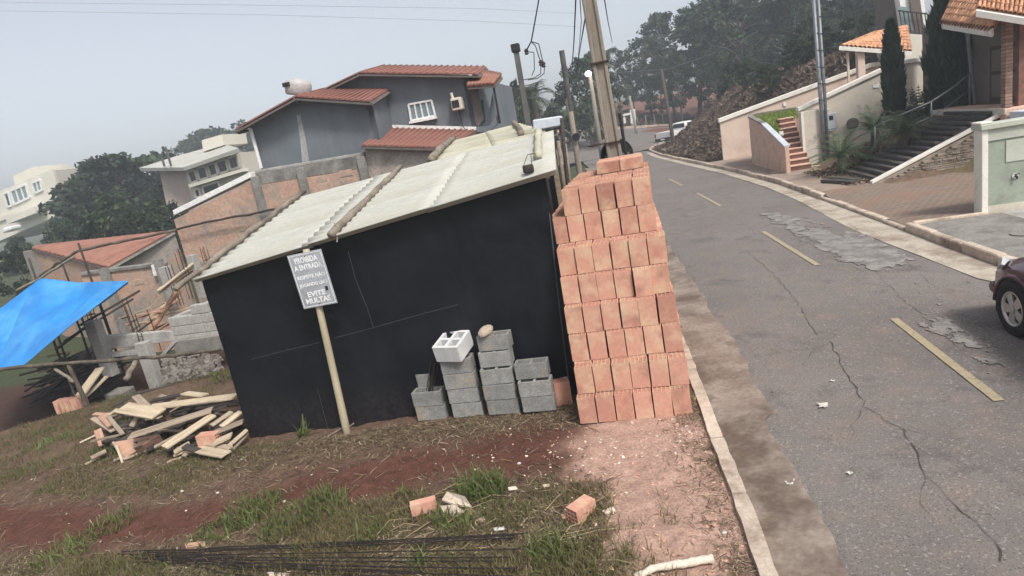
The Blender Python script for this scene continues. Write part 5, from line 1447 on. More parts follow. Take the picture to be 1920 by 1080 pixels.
# ================================================================== the verge: steel bars, broken bricks, stick, chips, litter
GBARS = 'long steel bars lying in the grass'
for i in range(12):
    up_ = i < 3
    if up_:
        a = (random.uniform(200, 300), 1036 + i * 1.5); b_ = (random.uniform(960, 1030), 1000 + i * 4); mid = (620, 1018 + i * 4)
    elif i < 8:
        k = i - 3; a = (random.uniform(205, 330), 1042 + k * 2.0); b_ = (random.uniform(880, 1010), 1030 + k * 12 + random.uniform(-3, 3)); mid = (580, 1038 + k * 8.5 + random.uniform(-2, 2))
    else:
        k = i - 8; a = (random.uniform(260, 420), 1050 + k * 6); b_ = (random.uniform(600, 860), 1062 + k * 11); mid = (480, 1055 + k * 9.0 + random.uniform(-2, 2))
    pts = [NG(*a, .03), NG(*mid, .075 + random.uniform(0, .03)), NG(*b_, .06)]
    P_ = []
    for k in range(13):
        f = k / 12; p = pts[0] * (1 - f) ** 2 + pts[1] * 2 * f * (1 - f) + pts[2] * f * f
        p.z = max(p.z, float(near_z(p.x, p.y)) + .05); P_.append(p)
    o = MB().tube(P_, random.uniform(.0048, .006), 6).build('steel_bar', 'steel_black')
    tag(o, 'thin steel bar in the front grass, %s of the %s from behind' % (ORD[i if up_ else (i - 3 if i < 8 else i - 8)], 'upper loose strand' if up_ else ('main bundle' if i < 8 else 'lowest strand')), 'bar', GBARS)
def lay_brick(px, py, rz, rx, label, sc_=(1, 1, 1), lift=.06, me_=None, mat=None):
    p = NG(px, py); o = put('broken_brick', me_ or brick_me, mat, p + Vector((0, 0, lift)), Euler((rx, PI / 2, rz))); o.scale = sc_
    return tag(o, label, 'brick')
lay_brick(820, 952, PI + .12, 0, 'small hollow brick lying in the grass, its holes to the left', (.62, .62, .8), .05)
lay_brick(1075, 982, 2.65 - 1.9, .1, 'broken red hollow brick lying at the edge of the brick dust', (.85, .9, .75), .05)
# broken roof tile pieces: two bent slabs
def shard(pts, th, mat, label, cat='shard', lifts=None):
    P_ = [NG(p[0], p[1], lifts[i] if lifts else .03) for i, p in enumerate(pts)]
    o = MB().prism(P_, (0, 0, -th)).build('tile_shard', mat, bevel=.004); return tag(o, label, cat)
shard([(828, 936), (838, 921), (872, 930), (884, 948), (855, 946)], .022, 'chip_pale', 'large cream tile shard leaning on the grass tuft', lifts=[.10, .16, .16, .08, .09])
shard([(824, 948), (850, 945), (872, 958), (850, 968), (828, 966)], .022, 'chip_pale', 'pale tile shard under the large cream one', lifts=[.07, .10, .05, .02, .02])
shard([(854, 944), (888, 954), (900, 972), (884, 966)], .015, 'wood_pink', 'thin reddish strip under the cream shard', lifts=[.06, .05, .02, .02])
shard([(1128, 957), (1150, 949), (1154, 956), (1135, 962)], .02, 'chip_pale', 'cream splinter beside the broken red brick')
shard([(950, 913), (968, 911), (970, 916), (953, 918)], .015, 'chip_pale', 'small pale chip behind the grass, left of two')
shard([(1016, 908), (1030, 906), (1031, 911), (1019, 912)], .015, 'chip_pale', 'small pale chip behind the grass, right of two')
shard([(1051, 963), (1070, 961), (1070, 968), (1054, 970)], .02, 'chip_clay', 'flat red chip left of the broken red brick')
shard([(345, 1018), (385, 1014), (384, 1022), (348, 1026)], .03, 'wood_pink', 'pinkish wood scrap behind the steel bars')
shard([(500, 1072), (545, 1070), (540, 1080), (505, 1080)], .03, 'chip_pale', 'pale scrap at the bottom edge beside the bars')
shard([(925, 989), (945, 986), (946, 992), (926, 994)], .012, 'paper', 'small white scrap in the dry grass')
shard([(890, 972), (906, 968), (910, 974), (894, 978)], .02, 'wood_tan', 'tan splinter in the dry grass')
log('stick', [NG(1190, 1082, .03), NG(1230, 1064, .04), NG(1290, 1055, .045), NG(1336, 1047, .04)], (.022, .03), 'log_pale', 'bare pale stick lying by the kerb at the bottom', 'stick', wob=.003)
log('branch', [NG(1100, 915, .02), NG(1130, 905, .03), NG(1150, 895, .02)], .005, 'twig', 'thin twig on the dirt before the brick stack', 'twig', 5, .002)
log('bamboo_stick', [NG(655, 800, .03), NG(680, 780, .06), NG(706, 768, .10)], .012, 'log', 'grey stick leaning by the foot of the sign post', 'stick', 6, .004)
log('bamboo_stick', [NG(615, 818, .02), NG(645, 800, .03)], .010, 'log', 'short grey stick by the foot of the sign post', 'stick', 6, .003)
# chips and pebbles strewn over the plot
def strew(name, n, area, rmin, rmax, mat, label, fn=None):
    m_ = MB(); k = 0
    while k < n:
        px, py = random.uniform(area[0], area[2]), random.uniform(area[1], area[3])
        if fn and random.random() > fn(px, py): continue
        p = PZ(px, py, 0)
        if ST(p)[1] > klt(ST(p)[0]) - .05: k += .2; continue
        p.z = float(near_z(p.x, p.y)) + .004; k += 1
        r_ = random.uniform(rmin, rmax); me_ = random.choice(rme)
        R = Euler((random.uniform(-.4, .4), random.uniform(-.4, .4), random.uniform(0, 6))).to_matrix()
        m_.add([p + R @ Vector((v_.co.x, v_.co.y * .8, v_.co.z * .55)) * (r_ / .07) for v_ in me_.vertices], [tuple(f.vertices) for f in me_.polygons])
    o = m_.build(name, mat); tag(o, label, None, None, 'stuff')
strew('clay_chips', 230, (1020, 790, 1400, 1075), .006, .022, 'chip_clay', 'chips of broken clay brick on the dusty soil')
strew('clay_chips', 90, (1030, 780, 1330, 860), .006, .02, 'chip_pale', 'pale chips at the foot of the brick stack')
strew('clay_chips', 70, (880, 840, 1180, 990), .006, .02, 'chip_pale', 'pale chips scattered over the middle of the plot')
strew('pebbles', 140, (30, 790, 1150, 1070), .005, .016, 'chip_pale', 'pale pebbles scattered over the plot')
strew('clods', 420, (400, 770, 1100, 900), .006, .02, 'twig', 'dark clods of earth before the shed')
for i, (px, py, lb) in enumerate(((408, 924, 'round white stone on the red track, left of two'), (341, 921, 'tiny white stone on the red track, far left'), (533, 940, 'white stone at the edge of the grass'), (973, 869, 'white chip on the red track near the grass'), (452, 862, 'white stone by the corner of the black shed'), (799, 794, 'white scrap at the foot of the leftmost block pile'), (1358, 999, 'white lump on the verge beside the kerb'))):
    p = NG(px, py, .008); o = put('white_stone', stone_mesh('white_stone', .022, 70 + i), 'paper', p); tag(o, lb, 'stone')
# scraps of paper and plaster on the road
for i, (px, py, r_, lb) in enumerate(((1486, 905, .055, 'crumpled white paper on the gutter crack'), (1543, 760, .04, 'small white paper scrap on the asphalt'), (1561, 714, .02, 'tiny white scrap on the asphalt above the paper'), (1470, 893, .02, 'tiny white scrap beside the crumpled paper'), (1593, 887, .018, 'tiny white speck on the asphalt'))):
    p = rp(px, py, .005); bm = bmesh.new(); bmesh.ops.create_grid(bm, x_segments=5, y_segments=5, size=r_)
    for v_ in bm.verts: v_.co += Vector((random.uniform(-.3, .3) * r_, random.uniform(-.3, .3) * r_, random.uniform(0, .35) * r_))
    me_ = bpy.data.meshes.new('paper_scrap'); bm.to_mesh(me_); bm.free()
    o = put('paper_scrap', me_, 'paper', p, Euler((0, 0, i * 1.3))); tag(o, lb, 'paper')
# plaster crumbs on the road
m_ = MB()
for i in range(170):
    c_ = random.choice([(1790, 625, 45, 22), (1850, 640, 30, 30), (1700, 560, 120, 60), (1330, 640, 40, 60), (1360, 770, 50, 60)])
    p = rp(c_[0] + random.gauss(0, c_[2] * .6), c_[1] + random.gauss(0, c_[3] * .6), .004); me_ = random.choice(rme); r_ = random.uniform(.006, .02)
    R = Euler((0, 0, random.uniform(0, 6))).to_matrix()
    m_.add([p + R @ Vector((v_.co.x, v_.co.y, v_.co.z * .3)) * (r_ / .07) for v_ in me_.vertices], [tuple(f.vertices) for f in me_.polygons])
o = m_.build('plaster_crumbs', 'patch'); tag(o, 'crumbs of plaster strewn on the asphalt', None, None, 'stuff')
# ================================================================== far side of the street
def sbox(name, s0, s1, t0, t1, z0, z1, mat, parent=None, bevel=0.0):
    return MB().box(W((s0 + s1) / 2, (t0 + t1) / 2, (z0 + z1) / 2), (t1 - t0, s1 - s0, z1 - z0), STR).build(name, mat, parent, bevel=bevel)
# gate wall
gt = empty('gate_wall', W(12.4, 7.5, .1), 'green grey rendered wall with a white corner post by the driveway', 'wall')
sbox('wall_panel', 12.36, 12.54, 6.12, 10.5, .05, 1.60, 'gate_green', gt)
sbox('corner_post', 12.33, 12.60, 6.02, 6.12, .05, 1.62, 'white_trim', gt, .008)
sbox('coping', 12.28, 12.62, 5.98, 10.5, 1.60, 1.70, 'gate_green_light', gt, .012)
sbox('post_cap', 12.30, 12.60, 5.98, 6.18, 1.702, 1.74, 'white_trim', gt, .01)
sbox('upper_band', 12.335, 12.36, 6.12, 10.5, 1.40, 1.60, 'gate_green_light', gt)
sbox('raised_panel', 12.345, 12.36, 6.40, 7.6, .98, 1.36, 'gate_green_light', gt, .004)
sbox('damp_base', 12.345, 12.36, 6.12, 10.5, .05, .24, 'cream_stain', gt)
tapp = W(12.30, 6.55, .72)
o = empty('tap', tapp, 'small black outdoor tap on the green gate wall', 'tap')
MB().tube([tapp + SU * .06, tapp, tapp - Vector((0, 0, .05))], .018, 7).build('spout', 'dark_trim', o); MB().box(tapp + Vector((0, 0, .035)), (.07, .02, .02), STR).build('handle', 'dark_trim', o)
MB().lathe(tapp + SU * .05, [(.05, 0), (.05, .008)], 12, -SU).build('wall_plate', 'fascia_white', o)

# timber stairs: sleepers set in the bank, stone cheek wall with a pale coping, pipe rail
sr = empty('timber_stairs', W(18.8, 6.3, .1), 'stairs of dark railway sleepers climbing to the brick porch', 'stairs')
sl_me = []
for i in range(3):
    b3 = bmesh.new(); bmesh.ops.create_cube(b3, size=1)
    bmesh.ops.subdivide_edges(b3, edges=[e_ for e_ in b3.edges if abs((e_.verts[0].co - e_.verts[1].co).y) > .5], cuts=6)
    for v_ in b3.verts: v_.co.x += random.uniform(-.05, .05); v_.co.z += random.uniform(-.10, .10)
    bmesh.ops.scale(b3, vec=(.17, 2.3, .085), verts=b3.verts); bmesh.ops.bevel(b3, geom=list(b3.edges), offset=.008, segments=1, affect='EDGES')
    me_ = bpy.data.meshes.new('sleeper'); b3.to_mesh(me_); b3.free(); me_.materials.append(MATS['sleeper']); sl_me.append(me_)
for i in range(14):
    k = i / 13; t = 6.28 + 2.62 * k; z = .20 + 1.22 * k
    put('sleeper', random.choice(sl_me), None, W(18.92, t, z), Euler((random.uniform(-.012, .012), random.uniform(-.06, .06), ROTZ + random.uniform(-.035, .035))), sr)
for s_, t_, rz in ((18.9, 5.80, .25), (18.6, 5.55, .35)):
    o = put('sleeper', sl_me[0], None, W(s_, t_, .17), Euler((0, 0, ROTZ + rz)), sr); o.scale = (1.2, .55, .9)
ck = [W(17.5, 6.1, .06), W(17.5, 9.35, .06), W(17.5, 9.35, 1.30), W(17.5, 6.1, .10)]
MB().prism([W(17.52, 6.1, -.05), W(17.52, 9.4, -.05), W(17.52, 9.4, 1.42), W(17.52, 6.1, .14)], SU * .10).build('cheek_wall', 'ledge_stone', sr)
a, b_ = W(17.5, 6.02, .20), W(17.5, 9.1, 1.45)
MB().prism([a, b_, b_ - Vector((0, 0, .085)), a - Vector((0, 0, .085))], SU * .16).build('coping', 'white_trim', sr, bevel=.01)
m_ = MB()                                     # thin ledge stones, all lengths
z = .0
while z < 1.36:
    h = random.uniform(.035, .07); t0_ = 6.1 + max(0, (z - .02) / .41); t = t0_ + random.uniform(0, .1)
    while t < 9.3:
        L = random.uniform(.12, .36)
        m_.box(W(17.485 - random.uniform(0, .035), min(t + L / 2, 9.3), z + h / 2), (L - .012, .10, h - .010), STR @ Matrix.Rotation(random.uniform(-.03, .03), 3, 'Z')); t += L
    z += h
o = m_.build('ledge_stones', 'ledge_stone', sr); o['kind'] = 'stuff'
def rail_tube(pts, r=.022, nm='rail'): return MB().tube(pts, r, 8).build(nm, 'pole_steel', rl, smooth=True)
rl = empty('handrail', W(20.3, 7.1, .4), 'steel pipe handrail along the timber stairs', 'handrail')
ra_ = [PS(1640, 238, 20.3), PS(1690, 215, 20.35), PS(1746, 191, 20.4), PS(1790, 162, 20.45), PS(1818, 138, 20.5)]
rail_tube(ra_, .026); rail_tube([p - Vector((0, 0, .42)) for p in ra_], .014, 'lower_rail')
for p, zb in ((ra_[0], .35), (ra_[2], .95), (ra_[4], 1.4)): rail_tube([dz(p, zb), p], .024, 'post')

# brick porch house
ph = empty('porch_house', W(19, 11, 1.4), 'dark brick house with a tiled porch at the top of the timber stairs', 'house')
sbox('porch_floor', 17.3, 21.0, 8.95, 12, 1.15, 1.50, 'salmon', ph, .02)
sbox('floor_edge', 17.25, 21.05, 8.90, 8.95, 1.36, 1.51, 'cream_stain', ph, .008)
sbox('front_wall', 17.6, 24.0, 9.95, 10.15, 1.45, 4.0, 'panel_brown', ph)
sbox('side_wall', 17.45, 17.6, 9.30, 14.5, 1.3, 5.2, 'brick_wall', ph)
pil = MB()
surf('brick_pillar', (.26, .16, .12), (.36, .24, .18), 6, .9, bmp=.4, vary=.2)
bpil = sbox('pillar', 17.36, 17.52, 8.98, 9.10, 1.5, 3.72, 'brick_wall', ph)
for i in range(26): sbox('brick', 17.345, 17.535, 8.965, 9.115, 1.52 + i * .084, 1.52 + i * .084 + .068, 'brick_pillar', bpil)
dr = sbox('door', 18.3, 19.9, 9.90, 9.95, 1.52, 3.0, 'dark_wood_door', ph)
sbox('panel', 18.42, 19.78, 9.885, 9.90, 2.35, 2.9, 'panel_brown', dr); sbox('panel', 18.42, 19.78, 9.885, 9.90, 1.66, 2.25, 'panel_brown', dr)
MB().tube([W(20.5, 9.84, 1.5), W(20.5, 9.62, 3.7)], .05, 8).build('downpipe', 'pole_steel', ph)
sbox('plinth', 16.3, 17.25, 9.0, 11, .9, 1.42, 'pale_blue', ph, .01); sbox('plinth_post', 16.22, 16.42, 8.92, 9.08, .8, 1.46, 'fascia_white', ph, .01)
# tile roofs: each barrel tile a piece
tme = []
for q_ in range(2):
    P_ = []
    for i in range(4):
        y = i / 3; w_ = .085 - .018 * y; r_ = []
        for j in range(7):
            a = PI * j / 6; r_.append((math.cos(a) * w_, (y - .5) * .40, math.sin(a) * w_ * .8 + (0 if q_ == 0 else 0)))
        P_.append(r_)
    m3 = MB().grid(P_).mesh('roof_tile', True)
    b3 = bmesh.new(); b3.from_mesh(m3); bmesh.ops.solidify(b3, geom=list(b3.faces), thickness=.012); b3.to_mesh(m3); b3.free()
    m3.materials.append(MATS['terracotta']); tme.append(m3)
def tiled(eave_a, eave_b, ridge_a, ridge_b, parent, cols_n, rows_n, deck='terracotta', name='roof', gut='fascia_white'):
    r_ = MB().add([eave_a, eave_b, ridge_b, ridge_a], [(0, 1, 2, 3)]).build(name, deck, parent, solid=.05)
    n = (eave_b - eave_a).cross(ridge_a - eave_a).normalized(); n = n if n.z > 0 else -n
    for i in range(cols_n):
        k = (i + .5) / cols_n
        for j in range(rows_n):
            f = (j + .45) / rows_n
            A = eave_a.lerp(eave_b, k); B = ridge_a.lerp(ridge_b, k); p = A.lerp(B, f) + n * (.035 + random.uniform(-.004, .006))
            up_ = (B - A).normalized(); x = up_.cross(n).normalized()
            R = Matrix((x, up_, n)).transposed()
            sc_ = (B - A).length / rows_n / .36
            o = put('roof_tile', tme[0], None, p, (R @ Matrix.Rotation(random.uniform(-.03, .03), 3, 'Z')).to_euler()); o.scale = (min(1.3, (eave_b - eave_a).length / cols_n / .165), sc_, 1); attach(o, r_)
    gu = MB().prism([eave_a + n * .02, eave_b + n * .02, eave_b - Vector((0, 0, .12)), eave_a - Vector((0, 0, .12))], -(ridge_a - eave_a).normalized() * .10).build('gutter', 'white_trim', r_)
    return r_
tiled(PS(1768, 41, 20.7), PS(1864, 54, 17.2), PS(1800, -30, 21.5), PS(1900, -12, 18.2), ph, 18, 6)
tiled(PS(1830, 17, 16.9), PS(1985, 42, 16.2), PS(1840, -60, 18.5), PS(2000, -40, 18.0), ph, 18, 7)

# cream wall with stains, its cap stepping up the slope
cw = empty('cream_wall', W(24.4, 7, .1), 'stained cream garden wall with a white cap climbing the slope', 'wall')
S3 = 24.32
c0, c1, c2, c3 = PS(1499, 209, S3), PS(1652, 136, S3), PS(1688, 121, S3), PS(1745, 113, S3)
MB().prism([c0, c1, dz(c1, .0), dz(c0, .0)], SU * .2).build('wall_panel', 'cream_stain', cw)
MB().prism([c1, c2, c3, dz(c3, .2), dz(c1, .0)], SU * .2).build('wall_panel', 'cream', cw)
for a, b_ in ((c0 - SV * .06, c1), (c1, c2), (c2, c3)):
    MB().prism([a - SU * .07, b_ - SU * .07, b_ - SU * .07 + Vector((0, 0, .14)), a - SU * .07 + Vector((0, 0, .14))], SU * .34).build('cap', 'white_trim', cw, bevel=.012)
sbox('end_pillar', 23.9, 24.32, 6.04, 6.62, .0, c0.z - .02, 'cream_stain', cw, .01)
sbox('pillar_edge', 23.86, 23.9, 6.02, 6.10, .1, c0.z - .02, 'white_trim', cw)
sbox('meter_niche', 24.0, 24.31, 6.64, 7.05, .95, 1.95, 'cream_stain', cw, .02)
mb_ = empty('meter_box', W(23.95, 6.85, 1.3), 'pale blue electricity meter box on the cream wall', 'meter box')
c = PS(1556, 229, 23.96)
MB().box(c, (.42, .10, .62), STR).build('case', 'meter_box', mb_, bevel=.015)
MB().box(c + Vector((.02, -.055, .14)), (.13, .02, .15), STR).build('meter_window', 'dark_trim', mb_)
MB().box(c + Vector((0, -.05, -.24)), (.40, .02, .02), STR).build('hinge_rail', 'pole_steel', mb_)
o = MB().lathe(PS(1598, 232, 24.22), [(.20, 0), (.20, .05), (.12, .07), (.05, .06)], 18, -SU).build('wheel_rim', 'fascia_dark', smooth=False); tag(o, 'dark round disc hung on the cream wall by the cycads', 'disc')
o = wp('vent', [(1636, 158), (1647, 157), (1648, 164), (1637, 165)], S3, 'fascia_white', cw, .03, 0, .02)

# peach wall further up
pw = empty('peach_wall', W(31.5, 7, .1), 'long peach wall with a white cap sloping up beyond the planter', 'wall')
S4 = 31.43
d0, d1, d2 = PS(1350, 230, S4), PS(1634, 126, S4), PS(1662, 124, S4)
MB().prism([d0, d1, d2, dz(d2, .0), dz(d0, .0)], SU * .2).build('wall_panel', 'peach', pw)
for a, b_ in ((d0 - SV * .06, d1), (d1, d2)): MB().prism([a - SU * .08, b_ - SU * .08, b_ - SU * .08 + Vector((0, 0, .19)), a - SU * .08 + Vector((0, 0, .19))], SU * .36).build('cap', 'white_trim', pw, bevel=.012)
wp('wall_lamp', [(1468, 192), (1473, 192), (1474, 199), (1469, 199)], S4, 'fascia_white', pw, .05, 0, .05)

# salmon planter with its lawn, and the steps
pl_ = empty('planter', W(25, 5.1, .1), 'salmon retaining planter with a small lawn beside the steps', 'planter')
prof = [(22.55, 5.12, 1.0), (24.0, 5.05, 1.4), (25.3, 5.0, 1.74), (26.6, 4.95, 1.92), (27.6, 4.95, 2.02), (28.3, 5.12, 2.05), (28.9, 5.6, 2.05), (29.1, 6.3, 2.02), (29.1, 7.2, 2.0)]
for i in range(len(prof) - 1):
    a, b_ = prof[i], prof[i + 1]
    A0, B0 = W(a[0], a[1], .02), W(b_[0], b_[1], .02); d = (B0 - A0).normalized(); n = Vector((d.y, -d.x, 0)) * .13
    MB().add([A0, B0, dz(B0, b_[2]), dz(A0, a[2]), A0 + n, B0 + n, dz(B0 + n, b_[2]), dz(A0 + n, a[2])], [(0, 1, 2, 3), (5, 4, 7, 6), (4, 0, 3, 7), (1, 5, 6, 2), (3, 2, 6, 7), (0, 4, 5, 1)]).build('retaining_wall', 'salmon', pl_)
    A1, B1 = dz(A0 - n * .2, a[2] + .005), dz(B0 - n * .2, b_[2] + .005)
    MB().add([A1, B1, B1 + n * 1.5, A1 + n * 1.5, A1 + Vector((0, 0, .05)), B1 + Vector((0, 0, .05)), B1 + n * 1.5 + Vector((0, 0, .05)), A1 + n * 1.5 + Vector((0, 0, .05))], [(0, 1, 2, 3), (4, 5, 6, 7), (0, 1, 5, 4), (1, 2, 6, 5), (2, 3, 7, 6), (3, 0, 4, 7)]).build('coping', 'meter_box' if i < 2 else 'concrete_dark', pl_)
P_ = []
for k in np.linspace(0, 1, 14):
    s = 23.4 + 5.6 * k; z = min(1.95, 1.02 + (s - 23.4) * .27); P_.append([tuple(W(s, 5.12 + ((6.9 if s > 26.0 else 5.2 + .183 * (s - 23.0)) - 5.12) * j, z - .02)) for j in np.linspace(0, 1, 7)])
MB().grid(P_).build('soil', 'lawn_base', pl_, smooth=True)
o = MB().box(W(24.4, 5.45, 1.36), (.14, .06, .16), STR).build('garden_lamp', 'fascia_white'); tag(o, 'small white lamp box at the edge of the planter lawn', 'lamp')
stp = empty('steps', W(23.2, 5.6, .1), 'narrow brown steps with pale treads beside the planter', 'steps')
for i in range(10):
    s = 23.0 + i * .30; z = .12 + i * .17
    sbox('riser', s, s + .9, 5.22 + .055 * i, 6.03 + .02 * i, z - .3, z + .13, 'brick_wall', stp); sbox('tread', s - .03, s + .32, 5.2 + .055 * i, 6.03 + .02 * i, z + .132, z + .172, 'salmon', stp, .006)
# open shelter with a clay tile roof and the pale house above
gz_ = empty('tiled_shelter', W(28, 9.4, 1.5), 'open shelter with an orange clay tile roof above the cream wall', 'shelter')
e0, e1_, pk = PS(1575, 87, 27.4), PS(1709, 97, 27.4), PS(1693, 50, 30.0)
tiled(e0, e1_, PS(1640, 62, 30.0), PS(1700, 50, 30.0), gz_, 16, 8)
for a, b_ in (((1612, 94), (1619, 146)), ((1589, 98), (1593, 132))):
    p = PS(*a, 27.6); MB().box(dz(p, (p.z + 1.2) / 2), (.26 if a[0] > 1600 else .08, .26 if a[0] > 1600 else .08, p.z - 1.2), STR).build('post', 'peach', gz_, bevel=.01)
hh = empty('white_house', W(31, 11.5, 2), 'white house with a railed balcony between the two dark cypresses', 'house')
wp('wall', [(1690, 62), (1742, 66), (1742, 120), (1694, 120)], 29.5, 'house_far', hh, 3); wp('tower', [(1682, -30), (1728, -30), (1742, 66), (1696, 62)], 30.5, 'fascia_white', hh, 2)
wp('recess', [(1704, -20), (1722, -20), (1734, 64), (1712, 62)], 30.4, 'panel_brown', hh, .05, 0, .02)
wp('window', [(1684, 12), (1703, 14), (1712, 58), (1694, 54)], 30.4, 'glass_sky', hh, .03, 0, .04)
for y0 in (20, 60): bar('balcony_rail', PS(1684, y0, 30.2), PS(1738, y0 + 6, 30.2), .05, 'dark_trim', hh)
for k in range(7): bar('baluster', PS(1686 + k * 8, 20 + k, 30.2), PS(1692 + k * 8, 60 + k, 30.2), .03, 'dark_trim', hh)
wp('balcony_slab', [(1694, 62), (1742, 68), (1743, 74), (1695, 70)], 30.0, 'house_far', hh, .6)
wp('roof_side', [(1671, -30), (1684, -30), (1694, 52), (1676, 56)], 31, 'panel_brown', hh, 2)

# pair of steel conduit poles in front of the cream wall
for i, (a, b_) in enumerate((((1511, -20), (1540, 205)), ((1523, -20), (1546, 175)))):
    p = PS(*b_, 23.8 + .1 * i); q_ = PS(*a, 23.8 + .1 * i)
    o = MB().tube([dz(p, .1), p, dz(p + (q_ - p) * .2, q_.z), ], .062 - .008 * i, 10).build('service_pole', 'pole_steel', smooth=True)
    tag(o, ['thicker steel service pole beside the meter box', 'thinner steel service pole just right of the thick one'][i], 'pole')
    for k in range(5): MB().lathe(dz(p + (q_ - p) * .02, p.z + .3 + k * .55), [(.068, 0), (.068, .03)], 10).build('band', 'dark_trim', o)

# ================================================================== concrete pole by the bricks, with the back of a road sign
pb = Vector((1.84, 9.0, 0))
lean = (PY(1105, 5, 9.0) - PY(1152, 290, 9.0)); lean = lean / lean.z
cp = empty('utility_pole', pb, 'tapered concrete utility pole behind the brick stack', 'pole')
def pbp(z, off=Vector((0, 0, 0))): return Vector((1.81, 9.0, 2.44)) + lean * (z - 2.44) + off
def taper(x0, x1, y0, y1, z0, z1, k):
    """a tapered flange of the pole between two heights"""
    A, B = pbp(z0), pbp(z1); R = STR
    f = lambda c, x, y, s_: c + R @ Vector((x * s_, y * s_, 0))
    return MB().add([f(A, x0, y0, 1), f(A, x1, y0, 1), f(A, x1, y1, 1), f(A, x0, y1, 1), f(B, x0, y0, k), f(B, x1, y0, k), f(B, x1, y1, k), f(B, x0, y1, k)], [(0, 1, 2, 3), (4, 5, 6, 7), (0, 1, 5, 4), (1, 2, 6, 5), (2, 3, 7, 6), (3, 0, 4, 7)])
taper(-.120, -.060, -.10, .10, -.3, 9, .62).build('flange', 'concrete_pole', cp, bevel=.012)
taper(.060, .120, -.10, .10, -.3, 9, .62).build('flange', 'concrete_pole', cp, bevel=.012)
taper(-.060, .060, -.07, -.02, -.3, 9, .62).build('web', 'concrete_pole', cp)
taper(-.05, .05, -.075, -.02, 1.2, 2.25, .95).build('cable_slot', 'concrete_dark', cp)
for zz in (2.62, 3.72): 
    A = pbp(zz); MB().box(A, (.25, .22, .02), STR).build('steel_band', 'steel_rust', cp)
MB().tube([pbp(2.62, -SV * .16), pbp(2.62, -SV * .36)], .012, 6).build('bracket_arm', 'steel_rust', cp)
MB().tube([pbp(-.1, SV * .165 - SU * .05), pbp(3.0, SV * .16 - SU * .05)], .022, 6).build('cable_conduit', 'dark_trim', cp)
sd_ = empty('road_sign', pbp(2.4, SU * .2), 'back of a round road sign fixed to the concrete pole', 'sign')
dc = PY(1157, 291, 9.18)
MB().lathe(dc, [(.0, 0), (.235, 0), (.245, .012), (.235, .02), (.0, .02)], 32, SU).build('disc', 'dark_trim', sd_)
MB().tube([dc + SU * .0 + SV * (.24 * math.cos(a * PI / 16)) + Vector((0, 0, .24 * math.sin(a * PI / 16))) for a in range(33)], .008, 6).build('rim', 'pole_steel', sd_)
MB().box(dc - SU * .02, (.36, .02, .04), STR).build('mounting_bar', 'pole_steel', sd_)
# dark service pole behind the cream shed roof, with its insulators
dp_ = empty('service_mast', PS(992, 250, 13.5), 'dark square service mast with insulators behind the cream roof', 'mast')
A, B = PS(967, 92, 13.4), PS(993, 250, 13.4); d = A - B
base_ = dz(B, -.3)
MB().tube([base_, dz(B, B.z), A], [.09, .085, .075], 4).build('shaft', 'pole_dark', dp_)
MB().box(A + Vector((0, 0, .02)), (.17, .17, .16), STR).build('cap', 'dark_trim', dp_, bevel=.01)
for px, py in ((987, 97), (1014, 118), (1019, 121)): MB().lathe(PS(px, py, 13.4) - Vector((0, 0, .06)), [(.02, 0), (.05, .02), (.03, .05), (.05, .08), (.02, .12)], 10).build('insulator', 'insulator', dp_)
def cable(pts, r, label, mat='dark_trim', sag=0.0, cat='cable', group=None):
    P_ = []
    for i in range(len(pts) - 1):
        for k in range(8):
            f = k / 8; p = pts[i].lerp(pts[i + 1], f); p.z -= sag * math.sin(PI * f); P_.append(p)
    P_.append(pts[-1]); o = MB().tube(P_, r, 5).build('cable', mat); return tag(o, label, cat, group)
cable([PS(1012, -10, 13), PS(1003, 40, 13.1), PS(996, 78, 13.3), PS(987, 95, 13.4)], .014, 'black drop cable running down to the dark service mast')
cable([PS(996, 78, 13.3), PS(1004, 86, 13.3), PS(1014, 118, 13.4)], .010, 'thin wire looping from the drop cable to an insulator, left of two')
cable([PS(996, 78, 13.3), PS(1010, 82, 13.3), PS(1019, 121, 13.4)], .010, 'thin wire looping from the drop cable to an insulator, right of two')
cable([PS(987, 97, 13.4), PS(1001, 98, 13.4), PS(1002, 130, 13.4), PS(997, 142, 13.4)], .009, 'short wire loop beside the service mast, nearest the mast')
cable([PS(1014, 120, 13.4), PS(1014, 138, 13.4), PS(1002, 146, 13.4), PS(980, 150, 13.4)], .009, 'slack wire from the left insulator back to the mast')
cable([PS(1021, 124, 13.4), PS(1020, 138, 13.4), PS(1008, 147, 13.4), PS(990, 150, 13.4)], .009, 'slack wire from the right insulator back to the mast')
cable([PS(1080, -10, 12), PS(1076, 80, 16), PS(1072, 130, 22)], .014, 'black cable dropping past the concrete pole, leftmost', sag=0)
cable([PS(1098, 30, 9.2), PS(1090, 75, 14), PS(1080, 140, 24)], .012, 'black cable slanting down from the concrete pole')
cable([PS(1087, -10, 10), PS(1090, 40, 14), PS(1084, 110, 22)], .008, 'thin cable beside the concrete pole')
cable([PS(1132, -10, 12), PS(1140, 40, 18), PS(1148, 80, 30)], .012, 'thin cable right of the concrete pole')
cable([PS(1140, 138, 40), PS(1250, 130, 36), PS(1340, 100, 30), PS(1420, 60, 26)], .022, 'cable crossing before the dark trees to the right', 'pole_steel')
cable([PS(-20, 20, 60), PS(500, 28, 60), PS(900, 40, 60), PS(1080, 50, 60)], .012, 'faint high wire across the sky, lower of two', 'pole_steel')
cable([PS(-20, 4, 60), PS(500, 10, 60), PS(900, 16, 60), PS(1080, 25, 60)], .012, 'faint high wire across the sky, upper of two', 'pole_steel')
